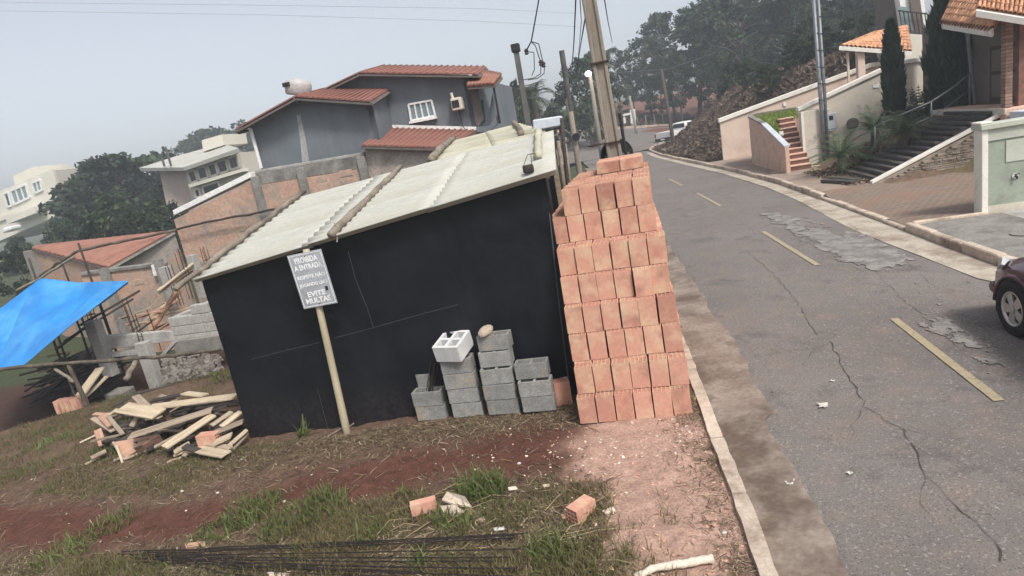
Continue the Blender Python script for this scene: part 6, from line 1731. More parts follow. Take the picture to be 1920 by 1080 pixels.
# poles further along the street
for i, (a, b_, s, r_, mt, lb) in enumerate((((1053, 95), (1085, 312), 16.5, .075, 'concrete_pole', 'slim concrete street pole left of the big pole'), ((1106, 140), (1120, 235), 46, .16, 'concrete_pole', 'distant street lamp pole beside the big pole'), ((1180, 180), (1192, 240), 66, .14, 'bark_pale', 'pale distant pole by the gateway'), ((1240, 130), (1262, 262), 47, .13, 'wood_dark', 'dark leaning pole before the white pickup'))):
    A, B = PS(*a, s), PS(*b_, s); o = MB().tube([dz(B, -.2 if s < 60 else 1.0), B, A], [r_ * 1.1, r_ * 1.05, r_ * .8], 10).build('street_pole', mt, smooth=True); tag(o, lb, 'pole')
    if i == 0:
        MB().tube([A - Vector((0, 0, 0)), A - Vector((0, 0, 1.5))], r_ * .95, 10).build('dark_sleeve', 'pole_dark', o)
        MB().lathe(PS(1080, 257, s - .15), [(.0, 0), (.10, 0), (.10, .02), (.0, .02)], 16, SU).build('round_plate', 'dark_trim', o)
    if i == 1:
        L_ = PS(1103, 138, 45.5); MB().lathe(L_ - Vector((0, 0, .18)), [(.05, 0), (.19, .06), (.22, .2), (.15, .32), (.0, .36)], 14).build('lamp_globe', 'lamp_glow', o, smooth=True)
        MB().tube([A, A.lerp(L_, .5) + Vector((0, 0, .25)), L_ + Vector((0, 0, .2))], .05, 6).build('lamp_arm', 'pole_steel', o)
# gateway at the far side of the cross street
gw_ = empty('gateway', PS(1185, 235, 76), 'broken white gateway posts across the far street', 'gateway')
wp('pillar', [(1181, 206), (1191, 204), (1193, 236), (1183, 238)], 76, 'fascia_white', gw_, .5); wp('pillar', [(1168, 214), (1172, 213), (1174, 233), (1170, 234)], 76, 'fascia_white', gw_, .4); wp('lintel', [(1168, 214), (1182, 211), (1182, 215), (1168, 218)], 75.9, 'fascia_white', gw_, .3)
for k in range(4): 
    p = PS(1196 + k * 16, 236 - k * 2, 77); o = MB().tube([dz(p, p.z - .4), p + Vector((0, 0, 1.1))], .07, 6).build('fence_post', 'bark_pale'); tag(o, 'pale fence post on the far verge, %s from the gateway' % ORD[k], 'post', 'far fence posts')

# ================================================================== vehicles
def loft(sections, name, mat, parent, smooth=True):
    """closed rings of equal count joined into a skin, ends capped"""
    m_ = MB(); n = len(sections[0])
    m_.add([p for s_ in sections for p in s_], [(i * n + j, i * n + (j + 1) % n, (i + 1) * n + (j + 1) % n, (i + 1) * n + j) for i in range(len(sections) - 1) for j in range(n)] + [tuple(range(n)), tuple((len(sections) - 1) * n + j for j in range(n))])
    o = m_.build(name, mat, parent, smooth=smooth)
    return o
def wheel(parent, c, ax, r, w_, spokes=5):
    ax = Vector(ax).normalized()
    wt_ = MB().lathe(Vector(c) - ax * w_ / 2, [(r * .60, w_ * .3), (r * .62, 0), (r * .93, .0), (r, w_ * .12), (r, w_ * .88), (r * .93, w_), (r * .64, w_), (r * .60, w_ * .4)], 28, ax).build('wheel', 'rubber', parent, smooth=True)
    md = MB(); a = ax.orthogonal().normalized(); b2 = ax.cross(a); cc = Vector(c) + ax * (w_ * .5 + .004)
    MB().lathe(Vector(c) + ax * w_ * .25, [(.02, 0), (r * .64, 0), (r * .64, w_ * .2), (r * .60, w_ * .27), (r * .56, w_ * .20), (r * .5, .01), (0.02, .01)], 28, ax).build('rim', 'chrome', wt_, smooth=True)
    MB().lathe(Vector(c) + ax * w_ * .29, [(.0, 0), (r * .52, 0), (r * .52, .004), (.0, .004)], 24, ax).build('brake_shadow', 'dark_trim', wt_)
    for k in range(spokes):
        an_ = 2 * PI * k / spokes + .3; d = a * math.cos(an_) + b2 * math.sin(an_); t_ = ax.cross(d)
        P0 = Vector(c) + ax * w_ * .44; P1 = P0 + d * r * .60
        MB().add([P0 + t_ * .035, P0 - t_ * .035, P1 - t_ * .055, P1 + t_ * .055] + [q_ - ax * .03 for q_ in (P0 + t_ * .035, P0 - t_ * .035, P1 - t_ * .055, P1 + t_ * .055)], [(0, 1, 2, 3), (0, 4, 5, 1), (1, 5, 6, 2), (2, 6, 7, 3), (3, 7, 4, 0)]).build('spoke', 'chrome', wt_)
    MB().lathe(Vector(c) + ax * w_ * .40, [(.0, 0), (.035, 0), (.035, w_ * .1), (.0, w_ * .12)], 12, ax).build('hub_cap', 'chrome', wt_)
    return wt_
# wine red hatchback parked at the right kerb, nose away from the camera
car = empty('parked_car', W(5.6, 4.45, 0), 'dark wine red hatchback parked at the right edge of the picture', 'car')
CF_S, CT, HW = 7.58, 4.51, .83             # nose, centre line, half width
def ring(s, hw, z0, zb, zt, crown):
    """half-width, sill, shoulder, top: a rounded car section"""
    pts = []
    for x, z in ((-hw * .86, z0), (-hw * .98, z0 + .08), (-hw, (z0 + zb) * .5), (-hw * .99, zb - .06), (-hw * .93, zb), (-hw * .80, zb + (zt - zb) * .55 + .0), (-hw * .45, zt - crown * .25), (0, zt), (hw * .45, zt - crown * .25), (hw * .80, zb + (zt - zb) * .55), (hw * .93, zb), (hw * .99, zb - .06), (hw, (z0 + zb) * .5), (hw * .98, z0 + .08), (hw * .86, z0)):
        pts.append(W(s, CT + x, z))
    return pts
body = [(0, .50, .30, .52, .56, .02), (-.05, .66, .24, .58, .66, .04), (-.18, .77, .20, .64, .74, .06), (-.45, .82, .18, .72, .83, .08), (-.80, .83, .18, .78, .90, .09), (-1.2, .83, .18, .83, .95, .09), (-1.55, .83, .18, .86, .98, .08), (-2.4, .83, .18, .88, .99, .06), (-3.3, .82, .20, .90, 1.0, .06), (-3.75, .80, .24, .90, .99, .06), (-3.92, .72, .30, .86, .95, .05)]
loft([ring(CF_S + b_[0], *b_[1:]) for b_ in body], 'body', 'car_wine', car)
def gring(s, hwb, hwt, zb, zt): return [W(s, CT + x, z) for x, z in ((-hwb, zb), (-hwt - .02, zt - .08), (-hwt * .8, zt), (0, zt + .025), (hwt * .8, zt), (hwt + .02, zt - .08), (hwb, zb))]
loft([gring(CF_S - 1.15, .72, .60, .90, .93), gring(CF_S - 1.95, .75, .60, .93, 1.40), gring(CF_S - 2.6, .76, .60, .94, 1.47), gring(CF_S - 3.4, .75, .59, .95, 1.42), gring(CF_S - 3.86, .70, .55, .93, 1.0)], 'cabin_glass', 'glass_dark', car)
loft([gring(CF_S - 1.92, .60, .60, 1.37, 1.42), gring(CF_S - 2.6, .62, .61, 1.42, 1.495), gring(CF_S - 3.42, .60, .60, 1.36, 1.44)], 'roof', 'car_wine', car)
for ss in (-.66, -3.15):
    for sd2 in (-1, 1):
        c = W(CF_S + ss, CT + sd2 * (HW - .068), .30); wheel(car, c, SV * sd2, .30, .19)
        P_ = []
        for a in range(13):
            an_ = PI * a / 12; p = W(CF_S + ss + .35 * math.cos(an_), CT + sd2 * (HW + .004), .30 + .35 * math.sin(an_)); P_.append(p)
        MB().tube(P_, .022, 6).build('wheel_arch', 'car_wine', car, smooth=True)
        MB().prism([W(CF_S + ss + .33 * math.cos(PI * a / 12), CT + sd2 * (HW - .04), .30 + .33 * math.sin(PI * a / 12)) for a in range(13)] + [W(CF_S + ss - .33, CT + sd2 * (HW - .04), .18), W(CF_S + ss + .33, CT + sd2 * (HW - .04), .18)], SV * sd2 * .045).build('arch_liner', 'dark_trim', car)
for sd2 in (-1, 1):
    MB().add([W(CF_S - .08, CT + sd2 * .58, .60), W(CF_S - .30, CT + sd2 * .80, .64), W(CF_S - .42, CT + sd2 * .815, .72), W(CF_S - .22, CT + sd2 * .70, .74), W(CF_S - .12, CT + sd2 * .60, .70)], [(0, 1, 2, 3, 4)]).build('headlight', 'headlight', car, solid=.03)
    MB().box(W(CF_S - 1.45, CT + sd2 * .93, .98), (.16, .10, .12), STR).build('mirror', 'car_wine', car, bevel=.03)
MB().tube([W(CF_S - .02, CT - .7, .35), W(CF_S + .05, CT - .4, .34), W(CF_S + .06, CT + .4, .34), W(CF_S - .02, CT + .7, .35)], .07, 8).build('bumper', 'car_wine', car, smooth=True)
for sd2 in (-1, 1): MB().prism([W(CF_S - 1.5, CT + sd2 * HW, .30), W(CF_S - 2.5, CT + sd2 * HW, .30), W(CF_S - 2.55, CT + sd2 * HW, .84), W(CF_S - 1.5, CT + sd2 * HW, .82)], SV * sd2 * .006).build('door', 'car_wine', car)
# white pickup turning the bend
pk_c = PZ(1258, 270, 0.02); hd = Vector((.80, .60, 0)).normalized(); sdv = Vector((hd.y, -hd.x, 0)); zg = .05
pk = empty('pickup_truck', pk_c + Vector((0, 0, zg)), 'small white pickup truck seen from behind at the bend', 'pickup truck')
def pkp(x, y, z): return pk_c + hd * x + sdv * y + Vector((0, 0, zg + z))
def pbox(nm, x0, x1, y0, y1, z0, z1, mat, bev=.03): 
    R = Matrix((hd, -sdv, Vector((0, 0, 1)))).transposed(); c = pkp((x0 + x1) / 2, (y0 + y1) / 2, (z0 + z1) / 2)
    return MB().box(c, (x1 - x0, y1 - y0, z1 - z0), R).build(nm, mat, pk, bevel=bev)
pbox('bed_side', -.9, 1.3, -.86, -.80, .45, 1.05, 'pickup_white'); pbox('bed_side', -.9, 1.3, .80, .86, .45, 1.05, 'pickup_white')
pbox('tailgate', -.96, -.90, -.84, .84, .62, 1.06, 'pickup_white', .015); pbox('bed_floor', -.9, 1.3, -.8, .8, .45, .55, 'dark_trim'); pbox('rear_bumper', -1.06, -.97, -.82, .82, .34, .60, 'dark_trim')
pbox('cab_lower', 1.3, 3.4, -.86, .86, .32, 1.05, 'pickup_white', .06)
def pr_(x, hb, ht, zb, zt): return [pkp(x, y, z) for y, z in ((-hb, zb), (-ht, zt - .06), (-ht * .85, zt), (ht * .85, zt), (ht, zt - .06), (hb, zb))]
loft([pr_(1.30, .82, .66, 1.03, 1.10), pr_(1.42, .80, .66, 1.03, 1.58), pr_(2.1, .80, .67, 1.03, 1.62), pr_(2.5, .80, .66, 1.03, 1.56), pr_(3.0, .80, .70, 1.0, 1.06)], 'cab', 'pickup_white', pk)
for y in (-1, 1): MB().prism([pkp(1.55, y * .80, 1.10), pkp(2.75, y * .80, 1.10), pkp(2.35, y * .715, 1.50), pkp(1.60, y * .715, 1.50)], sdv * y * .02).build('side_window', 'glass_dark', pk)
MB().prism([pkp(1.335, -.62, 1.14), pkp(1.335, .62, 1.14), pkp(1.40, .56, 1.50), pkp(1.40, -.56, 1.50)], -hd * .03).build('rear_window', 'glass_dark', pk)
for x in (-.05, 2.75):
    for y in (-1, 1): wheel(pk, pkp(x, y * .76, .30), sdv * y, .30, .18, 5)
for y in (-1, 1): pbox('tail_lamp', -.985, -.962, y * .80 - .07, y * .80 + .07, .68, .98, 'lamp_red', .0)
pbox('number_plate', -1.075, -1.062, -.2, .2, .42, .54, 'fascia_white', 0)
# ================================================================== vegetation
def rot_quads(centers, size, aspect, rg, up_bias=0.0, droop=0.0):
    """leaf quads: centres (n,3), per-leaf half size; random facing"""
    n = len(centers)
    a = rg.normal(size=(n, 3)); a[:, 2] = a[:, 2] * .6 + up_bias - droop
    a /= np.linalg.norm(a, axis=1, keepdims=True)
    b = rg.normal(size=(n, 3)); b -= (b * a).sum(1, keepdims=True) * a; b /= np.linalg.norm(b, axis=1, keepdims=True)
    L = size[:, None] * a; S = size[:, None] * aspect * b
    c = centers
    return np.stack([c - L, c - L * .1 + S, c + L, c - L * .1 - S], 1)
def tree_meshes(seed, h=10.0, rx=3.2, crown=(.35, 1.0), clumps=46, leaves=75, leaf=.22, bark='bark', mat='leaf_forest', spread=1.0, top=0.8):
    rg = np.random.default_rng(seed); rr = random.Random(seed)
    tr = MB()
    lean_ = Vector((rr.uniform(-.6, .6), rr.uniform(-.6, .6), 0))
    pts = [Vector((0, 0, -.6)), Vector((0, 0, h * .18)) + lean_ * .2, Vector((0, 0, h * .45)) + lean_ * .7, Vector((0, 0, h * .78)) + lean_]
    tr.tube(pts, [h * .022, h * .018, h * .013, h * .005], 8)
    cs = []
    for i in range(clumps):
        f = crown[0] + (crown[1] - crown[0]) * rr.random() ** top
        prof_ = math.sin(PI * min(.97, max(.06, ((f - crown[0]) / (crown[1] - crown[0])) * .86 + .10))) ** .7
        an = rr.uniform(0, 2 * PI); q = rx * prof_ * math.sqrt(rr.uniform(.12, 1)) * spread
        cs.append(Vector((math.cos(an) * q, math.sin(an) * q, h * f)) + lean_ * f)
    for c in cs[::3]:
        k = min(.75, max(.16, c.z / h - .12)); st_ = pts[1].lerp(pts[3], k) if k > .2 else pts[1]
        st_ = Vector((lean_.x * k, lean_.y * k, h * k))
        tr.tube([st_, st_.lerp(c, .5) + Vector((0, 0, .25)), c], [h * .008, h * .005, h * .002], 5)
    cen = []; tint = []
    for c in cs:
        m = int(leaves * rr.uniform(.6, 1.4)); r_ = rx * rr.uniform(.13, .27)
        d = rg.normal(size=(m, 3)); d /= np.linalg.norm(d, axis=1, keepdims=True)
        d *= (rg.random((m, 1)) ** .45) * np.array([r_, r_, r_ * .62])
        cen.append(d + np.array(c)); tint.append(np.clip(rr.random() * .9 + rg.normal(0, .14, m), 0, 1))
    cen = np.concatenate(cen); tint = np.concatenate(tint)
    q = rot_quads(cen, leaf * rg.uniform(.6, 1.3, len(cen)), .55, rg)
    tm = tr.mesh('trunk', True); tm.materials.append(MATS[bark])
    return tm, soup('crown', q, 4, mat, tint)
def put_tree(meshes, loc, scale, rz, label, cat='tree', group=None, name='tree', sz=None):
    r_ = empty(name, loc, label, cat, group, rz); r_.scale = (scale, scale, sz or scale)
    for nm, me_ in zip(('trunk', 'crown'), meshes):
        o = bpy.data.objects.new(nm, me_); col.objects.link(o); o.parent = r_
    return r_
FT = [tree_meshes(100 + i, 10, 3.0 + .5 * (i % 3), (.26, 1.0), 84, 64, .19, 'bark_pale' if i % 2 else 'bark') for i in range(5)]
BT = [tree_meshes(200 + i, 6, 3.0, (.10, 1.0), 80, 64, .18, 'bark', 'leaf_forest') for i in range(3)]
SH = [tree_meshes(300 + i, 2.2, 1.5, (.05, 1.0), 26, 60, .10, 'bark', 'leaf_bright') for i in range(3)]
GF = 'dark trees of the wood beyond the bend'
forest = [ # base px x, top px y, s, width scale, wording
    (1105, 96, 84, 1.0, 'thin dark tree just right of the slim street pole'), (1150, 90, 92, 1.0, 'dark tree directly behind the concrete pole'),
    (1205, 70, 84, 1.1, 'dark tree right of the concrete pole, pale trunk showing'), (1245, 22, 90, 1.3, 'tall tree on the left shoulder of the wood'),
    (1290, 8, 80, 1.35, 'broad dark tree above the white pickup'), (1335, -10, 88, 1.4, 'tall dark tree right of the pickup, crown cut by the frame'),
    (1375, -30, 72, 1.3, 'large dark tree behind the dry mound, left of three'), (1430, -60, 80, 1.5, 'large dark tree behind the dry mound, middle of three'),
    (1470, -40, 68, 1.3, 'large dark tree behind the dry mound, right of three'), (1530, -70, 72, 1.5, 'tall tree behind the steel service poles'),
    (1585, -50, 62, 1.3, 'tall open tree above the peach wall'), (1630, -30, 66, 1.3, 'tall open tree behind the tiled shelter'),
    (1340, 90, 64, .9, 'low leaning tree at the top of the mound, left'), (1410, 95, 60, .9, 'low dense tree at the top of the mound, middle'), (1480, 70, 58, .9, 'low dense tree above the peach wall, left'),
    (1550, 40, 56, .9, 'low dense tree above the peach wall, right'), (1265, 100, 76, .9, 'small dark tree beside the pickup'), (1230, 120, 80, .8, 'small dark tree behind the leaning pole'), (1130, 150, 86, .7, 'small tree low behind the street lamp'),
    (1180, 130, 95, 1.0, 'hazy tree behind the white gateway'), (1390, 30, 98, 1.6, 'hazy tall tree deep in the wood, left'), (1500, 0, 100, 1.6, 'hazy tall tree deep in the wood, right')]
for i, (px, ty, s, ws, lb) in enumerate(forest):
    T = PS(px, ty, s); b = Vector((T.x, T.y, 0)); zb = gz(b)
    B = PS(px, 300, s)
    b = Vector((T.x, T.y, zb)); hgt = max(5, T.z - zb)
    put_tree(FT[i % 5], b, ws * hgt / 13 * 1.0, random.uniform(0, 6), lb, 'tree', GF, 'forest_tree', hgt / 10.2)
GL_ = 'trees on the left slope'
left = [(132, 400, 362, 58, .6, 'dark tree just right of the cream house'), (165, 400, 308, 52, .95, 'broad dark tree left of the middle of the clump'), (205, 400, 290, 48, 1.2, 'tallest broad dark tree of the left clump'), (255, 400, 292, 54, 1.1, 'dark tree with a ragged top in the left clump'), (305, 400, 325, 44, .8, 'dark tree against the flat roofed house'),
        (140, 430, 385, 38, .7, 'lower dark tree in front of the left clump'), (225, 430, 360, 36, .9, 'lower dark tree in front of the clump, middle'), (300, 430, 370, 34, .7, 'lower dark tree in front of the clump, right'), (30, 430, 445, 42, .7, 'dark tree under the cream house, leftmost'), (95, 460, 415, 34, .6, 'dark bushy tree beside the blue tarpaulin edge'), (20, 480, 460, 28, .7, 'dark bush at the left edge above the tarpaulin'), (170, 440, 400, 30, .7, 'dark bush behind the cottage roof ridge, left'), (260, 440, 395, 30, .7, 'dark bush behind the cottage roof ridge, right')]
for i, (px, py, ty, s, ws, lb) in enumerate(left):
    T = PS(px, ty, s); zb = -2.2; hgt = T.z - zb
    put_tree(BT[i % 3], Vector((T.x, T.y, zb)), ws * hgt / 6.2, random.uniform(0, 6), lb, 'tree', GL_, 'slope_tree', hgt / 6.2)
for i, (px, ty, s, ws, lb) in enumerate([(400, 238, 105, 1.2, 'hazy tree on the ridge behind the flat roofed house, left'), (440, 228, 110, 1.3, 'hazy tree on the ridge touching the grey house eave'), (345, 262, 100, .6, 'small hazy tree on the ridge, far left'), (925, 165, 60, .55, 'slender tree right of the grey house porch'), (958, 150, 52, .55, 'bushy tree left of the dark mast'), (940, 190, 45, .6, 'low bush behind the porch of the grey house'), (1040, 200, 60, .6, 'small tree left of the slim street pole'), (1085, 110, 58, .62, 'layered tree behind the slim street pole'), (980, 205, 48, .6, 'low bush under the palm')]):
    T = PS(px, ty, s); zb = -1.0 if s < 90 else 0; hgt = T.z - zb
    put_tree(BT[i % 3] if i not in (3, 7) else FT[i % 5], Vector((T.x, T.y, zb)), ws * hgt / (6.2 if i not in (3, 7) else 8), random.uniform(0, 6), lb, 'tree', None, 'tree', hgt / (6.2 if i not in (3, 7) else 10.2))
GS = 'shrubs on the far verge'
for i, (px, py, s, k, lb) in enumerate([(1100, 238, 74, 1.6, 'green shrub on the far verge left of the pole'), (1085, 240, 72, 1.2, 'small shrub on the far verge, leftmost'), (1125, 225, 78, 1.5, 'green shrub behind the concrete pole'), (1165, 215, 80, 1.5, 'green shrub beside the white gateway'), (1215, 228, 82, 1.1, 'low dry shrub right of the gateway')]):
    p = PS(px, py, s); put_tree(SH[i % 3], Vector((p.x, p.y, p.z - .4)), k, i * 1.1, lb, 'shrub', GS, 'shrub')
# coconut style palm beyond the grey house
def frond(base, dirv, L, droop, n, w_, rg, tinted):
    q = []; d = Vector(dirv).normalized(); p = Vector(base); pts = []
    for k in range(n + 1):
        f = k / n; pts.append(p.copy()); dd_ = (d + Vector((0, 0, -droop * f * 1.6))).normalized(); p = p + dd_ * (L / n)
    for k in range(1, n + 1):
        a = pts[k]; tdir = (pts[k] - pts[k - 1]).normalized(); side = tdir.cross(Vector((0, 0, 1))).normalized(); f = k / n
        wl_ = w_ * math.sin(PI * min(.98, .12 + f * .86))
        for sg_ in (-1, 1):
            tip = a + (side * sg_ * .9 + tdir * .55 + Vector((0, 0, -.22))) * wl_; b2 = tdir * (L / n) * .55
            q.append([a - b2 * .5, a + b2 * .5, tip + b2 * .12, tip - b2 * .12])
    for k in range(n):
        s2 = (pts[k + 1] - pts[k]).cross(Vector((0, 0, 1))).normalized() * w_ * .035
        q.append([pts[k] - s2, pts[k] + s2, pts[k + 1] + s2, pts[k + 1] - s2])
    return q
def palm(name, loc, trunk_h, trunk_r, nf, L, droop, w_, mat, label, cat, bark='bark', el=(.15, 1.2), seed=1, n=14, group=None):
    rr = random.Random(seed); r_ = empty(name, loc, label, cat, group); q = []
    top_ = Vector(loc) + Vector((0, 0, trunk_h))
    MB().tube([Vector(loc) - Vector((0, 0, .2)), Vector(loc) + Vector((trunk_r * .3, 0, trunk_h * .5)), top_], [trunk_r * 1.15, trunk_r, trunk_r * .9], 10).build('trunk', bark, r_, smooth=True)
    for i in range(nf):
        an = 2 * PI * i / nf * 1.0 + rr.uniform(-.25, .25); e_ = rr.uniform(*el)
        q += frond(top_, (math.cos(an) * math.cos(e_), math.sin(an) * math.cos(e_), math.sin(e_)), L * rr.uniform(.75, 1.1), droop * rr.uniform(.7, 1.2), n, w_, None, 0)
    arr = np.array([[tuple(p) for p in f] for f in q]); rg = np.random.default_rng(seed)
    me_ = soup('fronds', arr, 4, mat, np.clip(rg.normal(.5, .22, len(arr)), 0, 1)); o = put('fronds', me_, None); attach(o, r_)
    return r_
pp = PS(1000, 185, 40)
palm('palm_tree', dz(pp, -1.0), pp.z + 1.0, .16, 26, 2.1, 1.1, .55, 'leaf_palm', 'drooping palm behind the dark service mast', 'palm', el=(-.1, 1.3), seed=5)
GC = 'cycads by the timber stairs'
def cyc(px, py, z, th, L, label, seed, nf=26):
    p = PZ(px, py, z); palm('cycad', p, th, .13, nf, L, .75, .21, 'leaf_cycad', label, 'cycad', 'bark', (.05, 1.35), seed, 20, GC)
cyc(1578, 322, .16, .42, 1.15, 'potted looking cycad nearest the street with a thick dark trunk', 11)
cyc(1640, 262, .9, .25, 1.15, 'cycad behind the handrail post, left', 12, 24); cyc(1694, 262, .95, .2, 1.05, 'large cycad behind the handrail, right', 13, 30)
cyc(1623, 310, .3, .06, .55, 'small cycad at the foot of the handrail', 14, 16)
p = PS(1725, 210, 22.0); palm('bird_of_paradise', dz(p, p.z - .6), .3, .1, 30, 1.2, .45, .20, 'leaf_palm', 'spiky pale green plant against the cream wall under the big cypress', 'plant', 'bark', (.4, 1.4), 15, 12)
# cypresses: dense upright sprays
def cypress(loc, h, r_, n, label, seed, lean=0.0, low=.0):
    rg = np.random.default_rng(seed); f = rg.random(n) ** .85
    pr2 = r_ * (np.sin(PI * np.clip(f * .80 + .20, 0, 1)) ** .55) * (1 + .22 * np.sin(f * 31 + rg.random(n) * 2) * rg.random(n))
    an = rg.random(n) * 2 * PI; q = pr2 * np.sqrt(rg.uniform(.35, 1, n))
    c = np.stack([np.cos(an) * q + lean * f * h, np.sin(an) * q, low + f * (h - low)], 1)
    a = np.stack([np.cos(an) * .35 + rg.normal(0, .22, n), np.sin(an) * .35 + rg.normal(0, .22, n), np.ones(n)], 1); a /= np.linalg.norm(a, axis=1, keepdims=True)
    b2 = rg.normal(size=(n, 3)); b2 -= (b2 * a).sum(1, keepdims=True) * a; b2 /= np.linalg.norm(b2, axis=1, keepdims=True)
    L = rg.uniform(.09, .22, n)[:, None] * a; S = rg.uniform(.02, .045, n)[:, None] * b2
    quads = np.stack([c - L, c - L * .2 + S, c + L, c - L * .2 - S], 1)
    root = empty('cypress', loc, label, 'cypress')
    MB().tube([Vector(loc) - Vector((0, 0, .3)), Vector(loc) + Vector((lean * h * .5, 0, h * .5)), Vector(loc) + Vector((lean * h * .9, 0, h * .92))], [.11, .07, .02], 8).build('trunk', 'bark', root)
    o = put('crown', soup('crown', quads, 4, 'leaf_cypress', np.clip(.35 + .3 * np.sin(an * 3 + f * 9) + rg.normal(0, .2, n), 0, 1)), None); o.parent = root
p = PS(1679, 232, 22.6); t_ = PS(1652, 45, 22.6)
cypress(p, t_.z - p.z, .30, 7000, 'slim dark cypress in front of the cream wall', 3, -.02, .0)
p = PS(1812, 250, 21.8); t_ = PS(1790, -60, 21.8)
cypress(p, t_.z - p.z + .6, .98, 16000, 'huge broad dark cypress beside the brick porch', 4, -.01, .0)
# dark shrubs filling the bank by the stairs
for i, (px, py, s, k, lb) in enumerate([(1720, 245, 21.3, .5, 'dark shrub on the bank behind the handrail, left'), (1775, 225, 21.0, .55, 'dark shrub on the bank behind the handrail, right'), (1745, 215, 22.5, .6, 'dark shrub under the broad cypress'), (1700, 225, 23.2, .45, 'dark shrub under the slim cypress')]):
    p = PS(px, py, s); tm = tree_meshes(400 + i, 2.2, 1.5, (.05, 1.0), 26, 70, .07, 'bark', 'leaf_cypress'); put_tree(tm, dz(p, p.z - .6), k, i, lb, 'shrub', None, 'shrub')

# ---- grass, litter and weeds on the plot
def sample(mask, n, x0, x1, y0, y1, rg):
    out = []; tot = 0
    while tot < n:
        x = rg.uniform(x0, x1, n * 2); y = rg.uniform(y0, y1, n * 2)
        i = np.clip(np.searchsorted(gx, x) - 1, 0, na - 2); j = np.clip(np.searchsorted(gy, y) - 1, 0, nb - 2)
        s = x * SU.x + y * SU.y; t = x * SV.x + y * SV.y
        ok = (rg.random(n * 2) < mask[i, j]) & (t < klt(s) - .04) & ~((s > 6.3) & (t > -5.35))
        out.append(np.stack([x[ok], y[ok]], 1)); tot += ok.sum()
    return np.concatenate(out)[:n]
def blades(name, xy, hmin, hmax, wid, mat, label, rg, lie=.35, tint=(.45, .25), segs=2):
    n = len(xy); x, y = xy[:, 0], xy[:, 1]; z = near_z(x, y) - .006
    h = rg.uniform(hmin, hmax, n); an = rg.uniform(0, 2 * PI, n); ln = np.abs(rg.normal(0, lie, n))
    d1 = np.stack([np.cos(an) * np.sin(ln), np.sin(an) * np.sin(ln), np.cos(ln)], 1)
    l2 = np.clip(ln + rg.uniform(.2, .9, n), 0, 2.0); d2 = np.stack([np.cos(an) * np.sin(l2), np.sin(an) * np.sin(l2), np.cos(l2)], 1)
    sa = an + PI / 2 + rg.normal(0, .5, n); sd_2 = np.stack([np.cos(sa), np.sin(sa), np.zeros(n)], 1) * (wid * rg.uniform(.6, 1.3, n))[:, None]
    b0 = np.stack([x, y, z], 1); m0 = b0 + d1 * (h * .55)[:, None]; t0 = m0 + d2 * (h * .45)[:, None]
    lo = np.stack([b0 - sd_2, b0 + sd_2, m0 + sd_2 * .8, m0 - sd_2 * .8], 1); hi = np.stack([m0 - sd_2 * .8, m0 + sd_2 * .8, t0 + sd_2 * .12, t0 - sd_2 * .12], 1)
    big = fbm(x * 2.2, y * 2.2, 91); tn = np.clip(rg.normal(tint[0], tint[1], n) + (big - .5) * 1.1, 0, 1)
    me_ = soup(name, np.concatenate([lo, hi]), 4, mat, np.concatenate([tn, tn]))
    o = put(name, me_, None); return tag(o, label, None, None, 'stuff')
rg = np.random.default_rng(77)
patchy = np.clip((fbm(GX * 1.6, GY * 1.6, 97) - .40) * 4.5, .03, 1)
m_front = k_grass * patchy * (GY < 6.6) * (1 - k_track) * (1 - .75 * np.exp(-((GY - (4.72 - .16 * (GX + 4))) / .22) ** 2) * (GX < .1))
blades('grass', sample(m_front, 56000, -7.5, 1.3, 2.5, 6.0, rg), .035, .15, .0036, 'grass', 'short mixed grass in the foreground of the plot', rg, .55)
beyond_ = sstep((GY - trk - trw) / .3) * (T_ < -4.6) * (S_ < edge_ + .5) * patchy
blades('grass', sample(beyond_, 26000, -11, -2.6, 5.8, 12, rg), .03, .11, .004, 'grass', 'short grass around the heap of boards', rg, .5, (.55, .25))
# dead stalks and litter lying flat
m_lit = np.clip(k_grass * .7 + .20 * (1 - k_dust) * (1 - k_track) + .03, 0, 1) * (1 - .93 * k_dust)
def litter(name, xy, lmin, lmax, wid, mat, label, rg):
    n = len(xy); x, y = xy[:, 0], xy[:, 1]; z = near_z(x, y) + rg.uniform(.002, .02, n); an = rg.uniform(0, 2 * PI, n); L = rg.uniform(lmin, lmax, n)
    d = np.stack([np.cos(an), np.sin(an), rg.normal(0, .18, n)], 1) * (L / 2)[:, None]; s_ = np.stack([-np.sin(an), np.cos(an), np.zeros(n)], 1) * (wid * rg.uniform(.5, 1.4, n))[:, None]
    c = np.stack([x, y, z], 1); k = np.stack([rg.normal(0, .012, n), rg.normal(0, .012, n), rg.uniform(0, .012, n)], 1)
    q1 = np.stack([c - d - s_, c - d + s_, c + s_ + k, c - s_ + k], 1); q2 = np.stack([c - s_ + k, c + s_ + k, c + d + s_ * .4, c + d - s_ * .4], 1)
    tn = np.clip(rg.normal(.42, .28, n), 0, 1)
    o = put(name, soup(name, np.concatenate([q1, q2]), 4, mat, np.concatenate([tn, tn])), None); tag(o, label, None, None, 'stuff')
litter('dead_grass', sample(m_lit * (GY < 9), 40000, -7.8, 1.4, 2.5, 8.0, rg), .03, .17, .0034, 'litter', 'dead grass stalks and litter on the soil', rg)
m_shed = np.exp(-((S_ - 6.15) / .35) ** 2) * (T_ > -5.4) * (1 - k_dust)
litter('dead_grass', sample(m_shed, 3800, -4.2, .6, 5.2, 7.6, rg), .03, .14, .0036, 'litter', 'straw raked along the foot of the shed', rg)
m_kerb = np.exp(-((klt(S_) - T_ - .15) / .2) ** 2) * (GY < 9)
litter('dead_grass', sample(m_kerb * (1 - .8 * k_dust), 1800, .3, 2.2, 2.5, 9, rg), .03, .12, .003, 'litter', 'straw and leaf litter along the low kerb', rg)
